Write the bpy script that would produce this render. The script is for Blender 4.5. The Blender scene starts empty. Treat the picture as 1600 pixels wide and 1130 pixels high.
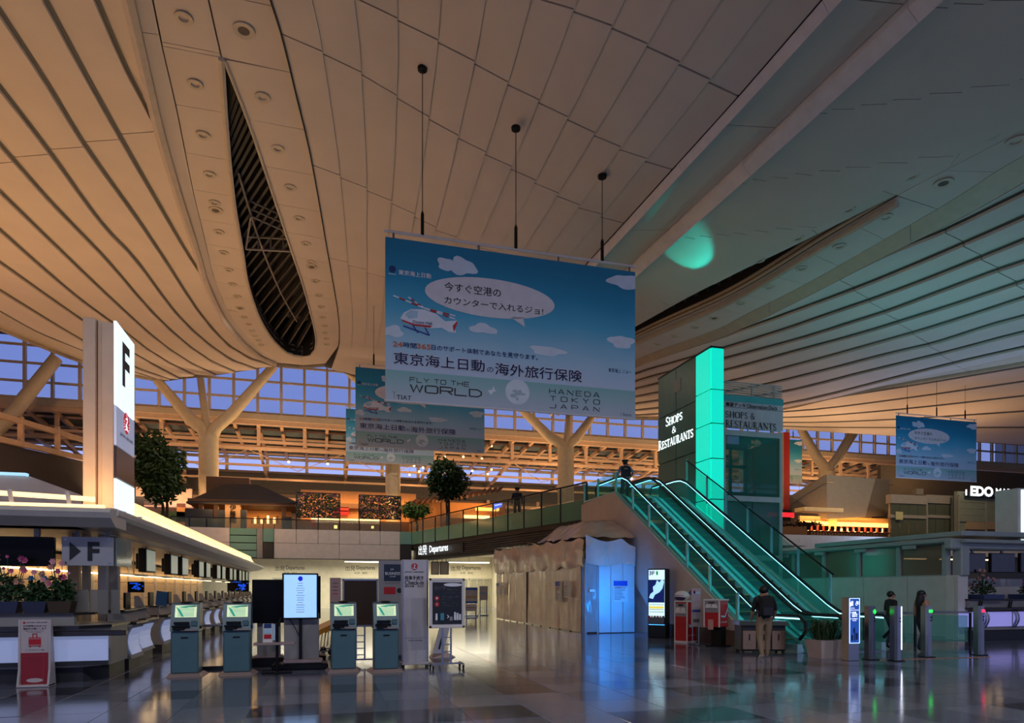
import bpy, bmesh, math, random
from mathutils import Vector, Matrix, noise
random.seed(7)
PI = math.pi
scene = bpy.context.scene
COL = scene.collection
# ---------------------------------------------------------------- camera
FPX, HZ, CZ = 1050.0, 920.0, 1.62
ANG = math.atan(300.0 / FPX)
CA, SA = math.cos(ANG), math.sin(ANG)
cam = bpy.data.cameras.new('camera')
cam.sensor_fit = 'HORIZONTAL'; cam.sensor_width = 36.0
cam.lens = FPX / 1600.0 * 36.0
cam.shift_y = (HZ - 565.0) / 1600.0
cam.clip_end = 600
camo = bpy.data.objects.new('camera', cam); COL.objects.link(camo)
camo.location = (0, 0, CZ); camo.rotation_euler = (PI / 2, 0, -ANG)
scene.camera = camo
# ---------------------------------------------------------------- view
vs = scene.view_settings
vs.view_transform = 'Standard'; vs.look = 'None'; vs.gamma = 1.0
vs.use_curve_mapping = False
vs.exposure = 0.0
# ---------------------------------------------------------------- world: blue dusk
def lin(c):
    c = c.lstrip('#'); o = []
    for i in (0, 2, 4):
        v = int(c[i:i + 2], 16) / 255.0
        o.append(v / 12.92 if v <= 0.04045 else ((v + 0.055) / 1.055) ** 2.4)
    return tuple(o)
W = bpy.data.worlds.new('dusk'); scene.world = W; W.use_nodes = True
nt = W.node_tree; nt.nodes.clear()
wo = nt.nodes.new('ShaderNodeOutputWorld'); bg = nt.nodes.new('ShaderNodeBackground')
tc = nt.nodes.new('ShaderNodeTexCoord'); sp = nt.nodes.new('ShaderNodeSeparateXYZ')
rp = nt.nodes.new('ShaderNodeValToRGB')
rp.color_ramp.elements[0].position = 0.0; rp.color_ramp.elements[0].color = (*lin('#9299cb'), 1)
rp.color_ramp.elements[1].position = 0.6; rp.color_ramp.elements[1].color = (*lin('#4f74c4'), 1)
nt.links.new(tc.outputs['Generated'], sp.inputs[0]); nt.links.new(sp.outputs['Z'], rp.inputs[0])
nt.links.new(rp.outputs[0], bg.inputs[0]); nt.links.new(bg.outputs[0], wo.inputs[0])
bg.inputs[1].default_value = 1.75
# ---------------------------------------------------------------- lamps of the hall
def area(name, loc, size, energy, col, rot=(0, 0, 0), sizey=None, spread=None):
    l = bpy.data.lights.new(name, 'AREA'); l.energy = energy; l.color = col
    l.shape = 'RECTANGLE'; l.size = size; l.size_y = sizey or size
    if spread: l.spread = spread
    o = bpy.data.objects.new(name, l); COL.objects.link(o)
    o.location = loc; o.rotation_euler = rot
    return o
def spot(name, loc, target, energy, col, angle, blend=.3, rad=.15):
    l = bpy.data.lights.new(name, 'SPOT'); l.energy = energy; l.color = col
    l.spot_size = angle; l.spot_blend = blend; l.shadow_soft_size = rad
    o = bpy.data.objects.new(name, l); COL.objects.link(o); o.location = loc
    o.rotation_euler = (Vector(target) - Vector(loc)).to_track_quat('-Z', 'Y').to_euler()
    return o
def point(name, loc, energy, col, rad=.1):
    l = bpy.data.lights.new(name, 'POINT'); l.energy = energy; l.color = col; l.shadow_soft_size = rad
    o = bpy.data.objects.new(name, l); COL.objects.link(o); o.location = loc
    return o
WARM = (1.0, .50, .20); WARMW = (1.0, .80, .52); TEAL = (0.0, 1.0, .72)
# uplights lying in the troughs of the check-in canopies (one lamp per canopy)
area('canopy_uplight', (-5.4, 37, 3.75), 1.0, 220, WARM, (PI, 0, 0), 20)
area('canopy_uplight', (-17.0, 35, 3.75), 1.0, 1050, WARM, (PI, 0, 0), 24)
area('canopy_uplight', (-29.0, 32, 3.75), 1.0, 2100, WARM, (PI, 0, 0), 26)
area('canopy_uplight', (24, 20, 3.6), .8, 90, (.62, .80, 1.0), (PI, 0, 0), 6)
area('canopy_uplight', (38, 30, 3.75), 1.0, 760, (.42, .60, 1.0), (PI, 0, 0), 20)
# added fill lamps high behind the camera, brightening the foreground
for x_ in (-9, -3, 3, 9, 15):
    area('foreground_fill', (x_, 1.0, 12.0), .5, 370, (.95, .93, .97), (0, 0, 0))
# market floor: warm uplights between the columns below the far roof
for x_, e_ in ((-16, 520), (-4, 640), (8, 800), (22, 900), (36, 1000), (52, 900)):
    area('column_uplight', (x_, 58.6, 8.2), .8, e_, (1.0, .60, .32), (PI * .86, 0, 0), .8)
for x_ in (-14, -2, 9, 22, 36, 52):
    area('market_lamp', (x_, 66.5, 12.4), 1.2, 300, (1.0, .48, .20), (0, 0, 0), 3)
# warm lamps added above the right-hand pavilions to light the far ceiling boards
for x_, y_ in ((33, 50), (43, 49), (53, 47)):
    area('far_bay_fill', (x_, y_, 9.6), 1.0, 430, (1.0, .56, .26), (PI, 0, 0))
# added lamps without fixtures, lifting the right-hand market front
for x_, y_ in ((30, 38), (38, 38), (47, 37)):
    area('market_front_fill', (x_, y_, 12.6), 1.0, 330, (1.0, .74, .46), (.35, 0, 0))
# lamps added under the left ceiling ribbon to brighten the parapet
for x_, y_ in ((-4, 41), (4, 43)):
    area('parapet_fill', (x_, y_, 17.0), .5, 420, (1.0, .88, .76), (.25, 0, 0))
# soffit lamps below the left check-in canopy
area('soffit_lamp', (-5.7, 30, 2.66), .8, 170, (1.0, .66, .34), (0, 0, 0), 28)
area('pillar_uplight', (-4.05, 13.8, 3.12), .6, 16, (1.0, .58, .26), (PI * .88, 0, 0), .12)
# departures hall ceiling light
for x_ in (-3, 4, 11):
    area('departures_lamp', (x_, 52.5, 3.5), 5.5, 400, (1.0, .93, .72), (0, 0, 0), 5.5)
area('teal_wash_fill', (23, 22, 3.6), 2.5, 230, (0.0, .68, .74), (PI, .25, 0), 5)  # added lamp, gives the right ceiling boards a teal wash
# ---------------------------------------------------------------- projection helpers (photograph 1600 x 1130)
def ray(px, py):
    u = (px - 800) / FPX
    return SA + u * CA, CA - u * SA, (HZ - py) / FPX
def onY(px, py, Y):
    kx, ky, v = ray(px, py); d = Y / ky
    return (kx * d, Y, CZ + v * d)
def onX(px, py, X):
    kx, ky, v = ray(px, py); d = X / kx
    return (X, ky * d, CZ + v * d)
def onZ(px, py, z=0.0):
    kx, ky, v = ray(px, py); d = (z - CZ) / v
    return (kx * d, ky * d, z)
def atd(px, py, d):
    kx, ky, v = ray(px, py)
    return (kx * d, ky * d, CZ + v * d)
# ---------------------------------------------------------------- materials
MATS = {}
def mk(name, col, rough=.5, metal=0, em=None, est=0, var=.06, scale=3.0, bump=0, bscale=30, alpha=1, trans=0, spec=.5, coat=0):
    if name in MATS: return MATS[name]
    m = bpy.data.materials.new(name); m.use_nodes = True; MATS[name] = m
    t = m.node_tree; b = t.nodes['Principled BSDF']
    c = lin(col) if isinstance(col, str) else col
    b.inputs['Roughness'].default_value = rough; b.inputs['Metallic'].default_value = metal
    b.inputs['Specular IOR Level'].default_value = spec
    tcn = t.nodes.new('ShaderNodeTexCoord'); nz = t.nodes.new('ShaderNodeTexNoise')
    nz.inputs['Scale'].default_value = scale; nz.inputs['Detail'].default_value = 3
    t.links.new(tcn.outputs['Object'], nz.inputs['Vector'])
    r = t.nodes.new('ShaderNodeValToRGB')
    r.color_ramp.elements[0].position = .3; r.color_ramp.elements[1].position = .7
    r.color_ramp.elements[0].color = (*[x * (1 - var) for x in c], 1)
    r.color_ramp.elements[1].color = (*[min(1, x * (1 + var)) for x in c], 1)
    t.links.new(nz.outputs[0], r.inputs[0]); t.links.new(r.outputs[0], b.inputs['Base Color'])
    if em:
        b.inputs['Emission Color'].default_value = (*(lin(em) if isinstance(em, str) else em), 1)
        b.inputs['Emission Strength'].default_value = est
    if bump:
        n2 = t.nodes.new('ShaderNodeTexNoise'); n2.inputs['Scale'].default_value = bscale; n2.inputs['Detail'].default_value = 4
        bp = t.nodes.new('ShaderNodeBump'); bp.inputs['Strength'].default_value = bump; bp.inputs['Distance'].default_value = .02
        t.links.new(tcn.outputs['Object'], n2.inputs['Vector']); t.links.new(n2.outputs[0], bp.inputs['Height'])
        t.links.new(bp.outputs[0], b.inputs['Normal'])
    if alpha < 1: b.inputs['Alpha'].default_value = alpha
    if trans: b.inputs['Transmission Weight'].default_value = trans; b.inputs['IOR'].default_value = 1.05
    if coat: b.inputs['Coat Weight'].default_value = coat
    return m
def glass(name, col, alpha=.25, rough=.03):
    """thin pane: mixes a clear see-through with a tinted glossy sheet"""
    if name in MATS: return MATS[name]
    m = bpy.data.materials.new(name); m.use_nodes = True; MATS[name] = m
    t = m.node_tree; t.nodes.clear()
    o = t.nodes.new('ShaderNodeOutputMaterial'); mx = t.nodes.new('ShaderNodeMixShader')
    tr = t.nodes.new('ShaderNodeBsdfTransparent'); pb = t.nodes.new('ShaderNodeBsdfPrincipled')
    c = lin(col)
    tr.inputs[0].default_value = (*[.55 + .45 * x for x in c], 1)
    pb.inputs['Base Color'].default_value = (*c, 1); pb.inputs['Roughness'].default_value = rough
    nz = t.nodes.new('ShaderNodeTexNoise'); nz.inputs['Scale'].default_value = .8
    mr = t.nodes.new('ShaderNodeMapRange'); mr.inputs['To Min'].default_value = alpha * .9; mr.inputs['To Max'].default_value = min(1, alpha * 1.1)
    t.links.new(nz.outputs[0], mr.inputs[0]); t.links.new(mr.outputs[0], mx.inputs[0])
    t.links.new(tr.outputs[0], mx.inputs[1]); t.links.new(pb.outputs[0], mx.inputs[2]); t.links.new(mx.outputs[0], o.inputs[0])
    return m
# ---------------------------------------------------------------- text: glyph outlines of the built-in font as flat meshes
TXT = {}
def text_geo(s, bold=0.0):
    k = (s, bold)
    if k in TXT: return TXT[k]
    cu = bpy.data.curves.new('t', 'FONT'); cu.body = s; cu.offset = bold; cu.resolution_u = 3; cu.fill_mode = 'FRONT'
    o = bpy.data.objects.new('t', cu); COL.objects.link(o)
    dg = bpy.context.evaluated_depsgraph_get()
    me = bpy.data.meshes.new_from_object(o.evaluated_get(dg))
    vv = [(v.co.x, v.co.y) for v in me.vertices]; ff = [tuple(p.vertices) for p in me.polygons]
    bpy.data.objects.remove(o); bpy.data.curves.remove(cu); bpy.data.meshes.remove(me)
    if not vv: vv = [(0, 0), (1, 0), (1, 1)]; ff = []
    x0 = min(v[0] for v in vv); x1 = max(v[0] for v in vv); y0 = min(v[1] for v in vv); y1 = max(v[1] for v in vv)
    vv = [((x - x0) / max(1e-6, x1 - x0), (y - y0) / max(1e-6, y1 - y0)) for x, y in vv]
    TXT[k] = (vv, ff, (x1 - x0) / max(1e-6, y1 - y0)); return TXT[k]
# stroke fonts: 'wide' squarish sans (w x 1 box) and a serif for the shop tower
WIDE = {
 'F': [[(0,0),(0,1),(1,1)],[(0,.52),(.85,.52)]], 'L': [[(0,1),(0,0),(1,0)]], 'Y': [[(0,1),(.5,.5),(1,1)],[(.5,.5),(.5,0)]],
 'T': [[(0,1),(1,1)],[(.5,1),(.5,0)]], 'O': [[(.12,0),(0,.1),(0,.9),(.12,1),(.88,1),(1,.9),(1,.1),(.88,0),(.12,0)]],
 'H': [[(0,0),(0,1)],[(1,0),(1,1)],[(0,.52),(1,.52)]], 'E': [[(1,1),(0,1),(0,0),(1,0)],[(0,.52),(.9,.52)]],
 'W': [[(0,1),(.26,0),(.5,.95),(.74,0),(1,1)]], 'R': [[(0,0),(0,1),(.88,1),(1,.9),(1,.55),(.88,.45),(0,.45)],[(.6,.45),(1,0)]],
 'D': [[(0,0),(0,1),(.7,1),(1,.72),(1,.28),(.7,0),(0,0)]], 'A': [[(0,0),(.46,1),(.54,1),(1,0)],[(.18,.32),(.82,.32)]],
 'N': [[(0,0),(0,1),(1,0),(1,1)]], 'K': [[(0,0),(0,1)],[(1,1),(.05,.5),(1,0)]], 'J': [[(1,1),(1,.1),(.88,0),(.12,0),(0,.15)]],
 'P': [[(0,0),(0,1),(.88,1),(1,.9),(1,.5),(.88,.4),(0,.4)]], ' ': []}
def arc(cx, cy, rx, ry, a0, a1, n=10):
    return [(cx + rx * math.cos(math.radians(a0 + (a1 - a0) * i / n)), cy + ry * math.sin(math.radians(a0 + (a1 - a0) * i / n))) for i in range(n + 1)]
# serif glyphs: (advance, [(polyline, half width)])
TK, TN = .075, .028
SERIF = {
 'S': (.62, [(arc(.30,.74,.20,.22,40,235), .05), ([(.18,.56),(.42,.42)], .07), (arc(.30,.25,.22,.22,50,-150), .05), ([(.47,.98),(.48,.74)], .02), ([(.08,.28),(.08,.02)], .02)]),
 'H': (.88, [([(.18,0),(.18,1)], TK), ([(.70,0),(.70,1)], TK), ([(.18,.5),(.70,.5)], TN), ([(.04,.02),(.32,.02)], .02), ([(.04,.98),(.32,.98)], .02), ([(.56,.02),(.84,.02)], .02), ([(.56,.98),(.84,.98)], .02)]),
 'O': (.90, [(arc(.44,.5,.36,.48,60,120), .025), (arc(.44,.5,.36,.48,120,240), .075), (arc(.44,.5,.36,.48,240,300), .025), (arc(.44,.5,.36,.48,-60,60), .075)]),
 'P': (.66, [([(.17,0),(.17,1)], TK), ([(.04,.02),(.34,.02)], .02), ([(.04,.98),(.30,.98)], .02), ([(.17,.97)] + arc(.34,.73,.20,.24,90,-90), .04), ([(.17,.5),(.34,.49)], TN)]),
 'R': (.74, [([(.17,0),(.17,1)], TK), ([(.04,.02),(.34,.02)], .02), ([(.04,.98),(.30,.98)], .02), ([(.17,.97)] + arc(.32,.74,.19,.23,90,-90), .04), ([(.17,.51),(.32,.51)], TN), ([(.32,.5),(.60,.03),(.72,.02)], .055)]),
 'E': (.66, [([(.17,0),(.17,1)], TK), ([(.04,.02),(.56,.02)], TN), ([(.04,.98),(.54,.98)], TN), ([(.17,.52),(.46,.52)], TN), ([(.55,.02),(.58,.22)], .02), ([(.53,.98),(.55,.80)], .02), ([(.46,.42),(.46,.62)], .02)]),
 'T': (.70, [([(.34,0),(.34,1)], TK), ([(.03,.97),(.65,.97)], TN), ([(.04,.97),(.03,.76)], .02), ([(.64,.97),(.65,.76)], .02), ([(.20,.02),(.48,.02)], .02)]),
 'A': (.84, [([(.10,.02),(.40,1)], TN), ([(.40,1),(.72,.02)], TK), ([(.22,.36),(.60,.36)], TN), ([(.0,.02),(.22,.02)], .02), ([(.58,.02),(.84,.02)], .02)]),
 'U': (.82, [([(.17,.98),(.17,.3)] + arc(.41,.28,.24,.26,180,300), .06), ([(.66,.98),(.66,.3),(.55,.08)], TN), ([(.04,.98),(.30,.98)], .02), ([(.56,.98),(.78,.98)], .02)]),
 'N': (.90, [([(.16,.02),(.16,.98)], TN), ([(.14,.98),(.72,.02)], TK), ([(.72,.02),(.72,.98)], TN), ([(.04,.02),(.28,.02)], .02), ([(.02,.98),(.2,.98)], .02), ([(.60,.98),(.84,.98)], .02)]),
 '&': (.84, [(arc(.34,.76,.15,.20,-40,230), .04), ([(.24,.62),(.70,.02)], .06), (arc(.32,.26,.24,.26,110,300), .05), ([(.46,.08),(.68,.42)], TN), ([(.58,.48),(.80,.48)], .02)]),
 ' ': (.35, [])}
def stroke_poly(pts, hw):
    """flat ribbon following a polyline: returns quads"""
    vv, ff = [], []
    n = len(pts)
    for i, p in enumerate(pts):
        a = pts[max(0, i - 1)]; b = pts[min(n - 1, i + 1)]
        dx, dy = b[0] - a[0], b[1] - a[1]; L = math.hypot(dx, dy) or 1
        m = 1.0
        if 0 < i < n - 1:
            d1 = Vector((p[0] - a[0], p[1] - a[1])).normalized(); d2 = Vector((b[0] - p[0], b[1] - p[1])).normalized()
            m = 1 / max(.5, math.sqrt(max(0.01, (1 + d1.dot(d2)) / 2)))
        nx, ny = -dy / L * hw * m, dx / L * hw * m
        vv += [(p[0] + nx, p[1] + ny), (p[0] - nx, p[1] - ny)]
    for i in range(n - 1): ff.append((2 * i, 2 * i + 1, 2 * i + 3, 2 * i + 2))
    return vv, ff
def glyph_geo(s, font, asp=1.2, gap=.35, hw=.075, caps=1.0):
    """lay out a string; returns unit-box verts, faces"""
    vv, ff, x = [], [], 0.0
    for i_, ch in enumerate(s):
        k_ = caps if i_ else 1.0
        if font == 'wide':
            w = asp * (.35 if ch == ' ' else 1)
            for pl in WIDE.get(ch, []):
                a, b = stroke_poly([(x + p[0] * w, p[1]) for p in pl], hw)
                k = len(vv); vv += a; ff += [tuple(i + k for i in f) for f in b]
            x += w + gap
        else:
            adv, pls = SERIF.get(ch, (.3, []))
            for pl, h in pls:
                a, b = stroke_poly([(x + p[0] * k_, p[1] * k_) for p in pl], h)
                k = len(vv); vv += a; ff += [tuple(i + k for i in f) for f in b]
            x += adv * k_
    x0 = min(v[0] for v in vv); x1 = max(v[0] for v in vv); y0 = min(v[1] for v in vv); y1 = max(v[1] for v in vv)
    return [((p[0] - x0) / (x1 - x0), (p[1] - y0) / (y1 - y0)) for p in vv], ff
# ---------------------------------------------------------------- mesh builder
class MB:
    def __init__(s): s.v = []; s.f = []; s.smooth = False
    def add(s, vv, ff):
        k = len(s.v); s.v += [tuple(p) for p in vv]; s.f += [tuple(i + k for i in f) for f in ff]; return s
    def box(s, cx, cy, cz, sx, sy, sz, bev=0, rz=0, rx=0):
        hx, hy, hz = sx / 2, sy / 2, sz / 2
        b = min(bev, hx * .49, hy * .49, hz * .49)
        if b <= 0:
            vv = [(x, y, z) for x in (-hx, hx) for y in (-hy, hy) for z in (-hz, hz)]
            ff = [(0, 1, 3, 2), (4, 6, 7, 5), (0, 4, 5, 1), (2, 3, 7, 6), (0, 2, 6, 4), (1, 5, 7, 3)]
        else:
            vv, idx = [], {}
            for X in (-1, 1):
                for Y in (-1, 1):
                    for Z in (-1, 1):
                        for ax in range(3):
                            q = [X * (hx - b), Y * (hy - b), Z * (hz - b)]
                            q[ax] = (X * hx, Y * hy, Z * hz)[ax]
                            idx[(X, Y, Z, ax)] = len(vv); vv.append(tuple(q))
            ff = []
            S = (-1, 1)
            for X in S:
                ff.append(tuple(idx[(X, y, z, 0)] for y, z in ((-1, -1), (1, -1), (1, 1), (-1, 1))))
                ff.append(tuple(idx[(x, X, z, 1)] for x, z in ((-1, -1), (1, -1), (1, 1), (-1, 1))))
                ff.append(tuple(idx[(x, y, X, 2)] for x, y in ((-1, -1), (1, -1), (1, 1), (-1, 1))))
            for A in S:
                for B in S:
                    ff.append((idx[(-1, A, B, 1)], idx[(1, A, B, 1)], idx[(1, A, B, 2)], idx[(-1, A, B, 2)]))
                    ff.append((idx[(A, -1, B, 0)], idx[(A, 1, B, 0)], idx[(A, 1, B, 2)], idx[(A, -1, B, 2)]))
                    ff.append((idx[(A, B, -1, 0)], idx[(A, B, 1, 0)], idx[(A, B, 1, 1)], idx[(A, B, -1, 1)]))
                    for C in S: ff.append((idx[(A, B, C, 0)], idx[(A, B, C, 1)], idx[(A, B, C, 2)]))
        if rx:
            c, n = math.cos(rx), math.sin(rx); vv = [(x, y * c - z * n, y * n + z * c) for x, y, z in vv]
        if rz:
            c, n = math.cos(rz), math.sin(rz); vv = [(x * c - y * n, x * n + y * c, z) for x, y, z in vv]
        return s.add([(x + cx, y + cy, z + cz) for x, y, z in vv], ff)
    def tube(s, pts, r, n=8, cap=True):
        pts = [Vector(p) for p in pts]; m = len(pts); vv = []
        rs = r if isinstance(r, (list, tuple)) else [r] * m
        s.smooth = True; up = None
        for i, p in enumerate(pts):
            d = (pts[min(m - 1, i + 1)] - pts[max(0, i - 1)]).normalized()
            if up is None: up = Vector((0, 0, 1)) if abs(d.z) < .9 else Vector((0, 1, 0))
            a = d.cross(up)
            if a.length < 1e-4: a = d.orthogonal()
            a.normalize(); b = a.cross(d).normalized(); up = b
            for k in range(n):
                t = 2 * PI * (k + .5) / n; vv.append(p + (a * math.cos(t) + b * math.sin(t)) * rs[i])
        ff = [(i * n + k, i * n + (k + 1) % n, (i + 1) * n + (k + 1) % n, (i + 1) * n + k) for i in range(m - 1) for k in range(n)]
        if cap: ff += [tuple(range(n - 1, -1, -1)), tuple(range((m - 1) * n, m * n))]
        return s.add(vv, ff)
    def bar(s, p, q, w, h=None):
        """square bar between two points"""
        p, q = Vector(p), Vector(q); d = (q - p).normalized(); h = h or w
        up = Vector((0, 0, 1)) if abs(d.z) < .95 else Vector((0, 1, 0))
        a = d.cross(up).normalized() * w / 2; b = a.cross(d).normalized() * h / 2
        vv = [o + x * a + y * b for o in (p, q) for x, y in ((-1, -1), (1, -1), (1, 1), (-1, 1))]
        return s.add(vv, [(0, 1, 2, 3), (7, 6, 5, 4), (0, 4, 5, 1), (1, 5, 6, 2), (2, 6, 7, 3), (3, 7, 4, 0)])
    def ext(s, poly, lo, hi, axis='y'):
        """polygon extruded along an axis; y: (x,z)  x: (y,z)  z: (x,y)"""
        f = {'y': lambda p, t: (p[0], t, p[1]), 'x': lambda p, t: (t, p[0], p[1]), 'z': lambda p, t: (p[0], p[1], t)}[axis]
        n = len(poly); vv = [f(p, lo) for p in poly] + [f(p, hi) for p in poly]
        ff = [tuple(range(n)), tuple(range(2 * n - 1, n - 1, -1))] + [(i, (i + 1) % n, n + (i + 1) % n, n + i) for i in range(n)]
        return s.add(vv, ff)
    def shell(s, line, lo, hi, th=.02, axis='y'):
        """open profile line extruded, with thickness"""
        a, b = [], []
        for i, p in enumerate(line):
            q0 = line[max(0, i - 1)]; q1 = line[min(len(line) - 1, i + 1)]
            dx, dy = q1[0] - q0[0], q1[1] - q0[1]; L = math.hypot(dx, dy) or 1
            a.append(p); b.append((p[0] - dy / L * th, p[1] + dx / L * th))
        for i in range(len(line) - 1): s.ext([a[i], a[i + 1], b[i + 1], b[i]], lo, hi, axis)
        return s
    def ball(s, cx, cy, cz, rx, ry=None, rz=None, n=10, m=7):
        ry = ry or rx; rz = rz or rx; s.smooth = True
        vv = [(cx, cy, cz - rz)]
        for i in range(1, m):
            t = PI * i / m
            for k in range(n):
                a = 2 * PI * k / n
                vv.append((cx + rx * math.sin(t) * math.cos(a), cy + ry * math.sin(t) * math.sin(a), cz - rz * math.cos(t)))
        vv.append((cx, cy, cz + rz)); ff = []
        for k in range(n):
            ff.append((0, 1 + (k + 1) % n, 1 + k))
            for i in range(m - 2): ff.append((1 + i * n + k, 1 + i * n + (k + 1) % n, 1 + (i + 1) * n + (k + 1) % n, 1 + (i + 1) * n + k))
            ff.append((1 + (m - 2) * n + k, 1 + (m - 2) * n + (k + 1) % n, len(vv) - 1))
        return s.add(vv, ff)
    def lathe(s, prof, cx=0, cy=0, cz=0, n=16):
        s.smooth = True
        vv = [(cx + r * math.cos(2 * PI * k / n), cy + r * math.sin(2 * PI * k / n), cz + z) for r, z in prof for k in range(n)]
        m = len(prof)
        ff = [(i * n + k, i * n + (k + 1) % n, (i + 1) * n + (k + 1) % n, (i + 1) * n + k) for i in range(m - 1) for k in range(n)]
        if prof[0][0] > 1e-4: ff.append(tuple(range(n - 1, -1, -1)))
        if prof[-1][0] > 1e-4: ff.append(tuple(range((m - 1) * n, m * n)))
        return s.add(vv, ff)
    def poly(s, pts, y=0, th=.006, f=None):
        """thin plate in the x-z plane, front face at y"""
        return s.ext(pts, y, y + th, 'y')
    def disc(s, cx, cz, r, y=0, rz=None, n=20, th=.006):
        return s.poly([(cx + r * math.cos(2 * PI * k / n), cz + (rz or r) * math.sin(2 * PI * k / n)) for k in range(n)], y, th)
    def ring(s, cx, cz, r0, r1, y=0, n=24, a0=0, a1=360):
        vv, ff = [], []
        for k in range(n + 1):
            a = math.radians(a0 + (a1 - a0) * k / n)
            vv += [(cx + r0 * math.cos(a), y, cz + r0 * math.sin(a)), (cx + r1 * math.cos(a), y, cz + r1 * math.sin(a))]
        ff = [(2 * k, 2 * k + 1, 2 * k + 3, 2 * k + 2) for k in range(n)]
        return s.add(vv, ff)
    def text(s, t, x0, x1, z0, z1, y=0, bold=0.0, font=None, **kw):
        """flat print in the x-z plane, reading from -y"""
        if font: vv, ff = glyph_geo(t, font, **kw)
        elif bold and not t.isascii():                     # heavier strokes: the outline laid down a few times
            vv, ff, _ = text_geo(t, 0); e = bold * (z1 - z0) * .9
            for dx, dz in ((-e, 0), (e, 0), (0, e), (0, -e)): s.add([(x0 + a * (x1 - x0) + dx, y, z0 + b * (z1 - z0) + dz) for a, b in vv], ff)
            return s
        else: vv, ff, _ = text_geo(t, bold)
        return s.add([(x0 + a * (x1 - x0), y, z0 + b * (z1 - z0)) for a, b in vv], ff)
    def ctext(s, t, cx, z0, h, y=0, bold=0.0, sx=1.0):
        vv, ff, asp = text_geo(t, bold); w = h * asp * sx
        return s.add([(cx - w / 2 + a * w, y, z0 + b * h) for a, b in vv], ff)
    def mesh(s, name, recalc=True):
        me = bpy.data.meshes.new(name); me.from_pydata(s.v, [], s.f)
        if recalc:
            bm = bmesh.new(); bm.from_mesh(me); bmesh.ops.recalc_face_normals(bm, faces=bm.faces); bm.to_mesh(me); bm.free()
        if s.smooth:
            me.polygons.foreach_set('use_smooth', [True] * len(me.polygons)); me.set_sharp_from_angle(angle=math.radians(38))
        return me
def M(): return MB()
def link(o, parent=None):
    COL.objects.link(o)
    if parent: o.parent = parent
    return o
def tag(o, label=None, cat=None, group=None, kind=None):
    if label: o['label'] = label
    if cat: o['category'] = cat
    if group: o['group'] = group
    if kind: o['kind'] = kind
    return o
def thing(name, label, cat, loc=(0, 0, 0), rz=0, group=None):
    o = bpy.data.objects.new(name, None); link(o); o.location = loc; o.rotation_euler = (0, 0, rz)
    o.empty_display_size = .2
    return tag(o, label, cat, group)
def obj(name, mb, mat, parent=None, label=None, recalc=True, world=False, kind=None):
    if world and parent:
        r = parent
        while r.parent: r = r.parent
        Mi = (Matrix.Translation(r.location) @ Matrix.Rotation(r.rotation_euler.z, 4, 'Z')).inverted()
        mb.v = [tuple(Mi @ Vector(p)) for p in mb.v]
    me = mb.mesh(name, recalc); me.materials.append(mat)
    o = bpy.data.objects.new(name, me); link(o, parent)
    if label: o['label'] = label
    if kind: o['kind'] = kind
    return o
def struct(name, mb, mat, label=None, parent=None):
    o = obj(name, mb, mat, parent)
    if not parent: o['kind'] = 'structure'
    if label: o['label'] = label
    return o
def piece(name, me, parent, loc=(0, 0, 0), rot=None):
    o = bpy.data.objects.new(name, me); link(o, parent); o.location = loc
    if rot: o.rotation_euler = rot
    return o
def dup(root, loc, rz=None, label=None, group=None):
    r = root.copy(); COL.objects.link(r); r.location = loc
    if rz is not None: r.rotation_euler = (0, 0, rz)
    if label: r['label'] = label
    if group: r['group'] = group
    for ch in list(root.children):
        c = ch.copy(); COL.objects.link(c); c.parent = r
        for g in list(ch.children):
            d = g.copy(); COL.objects.link(d); d.parent = c
    return r
# common materials
m_white = mk('white_paint', '#d8d2cc', .45); m_panel = mk('ceiling_panel_paint', '#d6cbbf', .62, var=.03, scale=.6, bump=.15, bscale=9)
m_black = mk('black_plastic', '#090a0b', .45, spec=.25); m_screen_off = mk('dark_screen_glass', '#040506', .4, spec=.15)
m_steel = mk('brushed_steel', '#8e9298', .32, 1.0); m_dsteel = mk('dark_steel', '#33373b', .4, .8)
m_grey = mk('grey_laminate', '#8d8a88', .5); m_dgrey = mk('charcoal_laminate', '#26282b', .5)
m_cream = mk('cream_wall_paint', '#dcd2b8', .6); m_red = mk('red_print', '#b0121c', .4); m_blue = mk('blue_print', '#1b3f8f', .5)
m_ink = mk('black_print', '#101214', .5); m_wprint = mk('white_print', '#e4e4e8', .5)
m_gold = mk('structural_steel_cream_paint', '#c9b89a', .55)
m_rubber = mk('rubber', '#15161a', .8)
# ================================================================ FLOOR
def tile_mat(name, col, rough):
    m = mk(name, col, rough, var=.10, scale=5, bump=.015, bscale=60, spec=1.0); return m
tl = [tile_mat('floor_tile_light', '#6a6e7c', .11), tile_mat('floor_tile_mid', '#5a5e6c', .10), tile_mat('floor_tile_dark', '#3b3b44', .10)]
def floor_mat():
    m = bpy.data.materials.new('polished_floor'); m.use_nodes = True; t = m.node_tree; b = t.nodes['Principled BSDF']
    tcn = t.nodes.new('ShaderNodeTexCoord'); br = t.nodes.new('ShaderNodeTexBrick')
    br.inputs['Scale'].default_value = 1.0; br.inputs['Brick Width'].default_value = .9; br.inputs['Row Height'].default_value = .9
    br.offset = 0.0; br.inputs['Mortar Size'].default_value = .004; br.inputs['Bias'].default_value = -.1
    br.inputs['Color1'].default_value = (*lin('#6a6e7c'), 1); br.inputs['Color2'].default_value = (*lin('#585c69'), 1); br.inputs['Mortar'].default_value = (*lin('#3c3d42'), 1)
    t.links.new(tcn.outputs['Object'], br.inputs['Vector']); t.links.new(br.outputs[0], b.inputs['Base Color'])
    b.inputs['Roughness'].default_value = .12; b.inputs['Specular IOR Level'].default_value = 1.0
    return m
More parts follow.
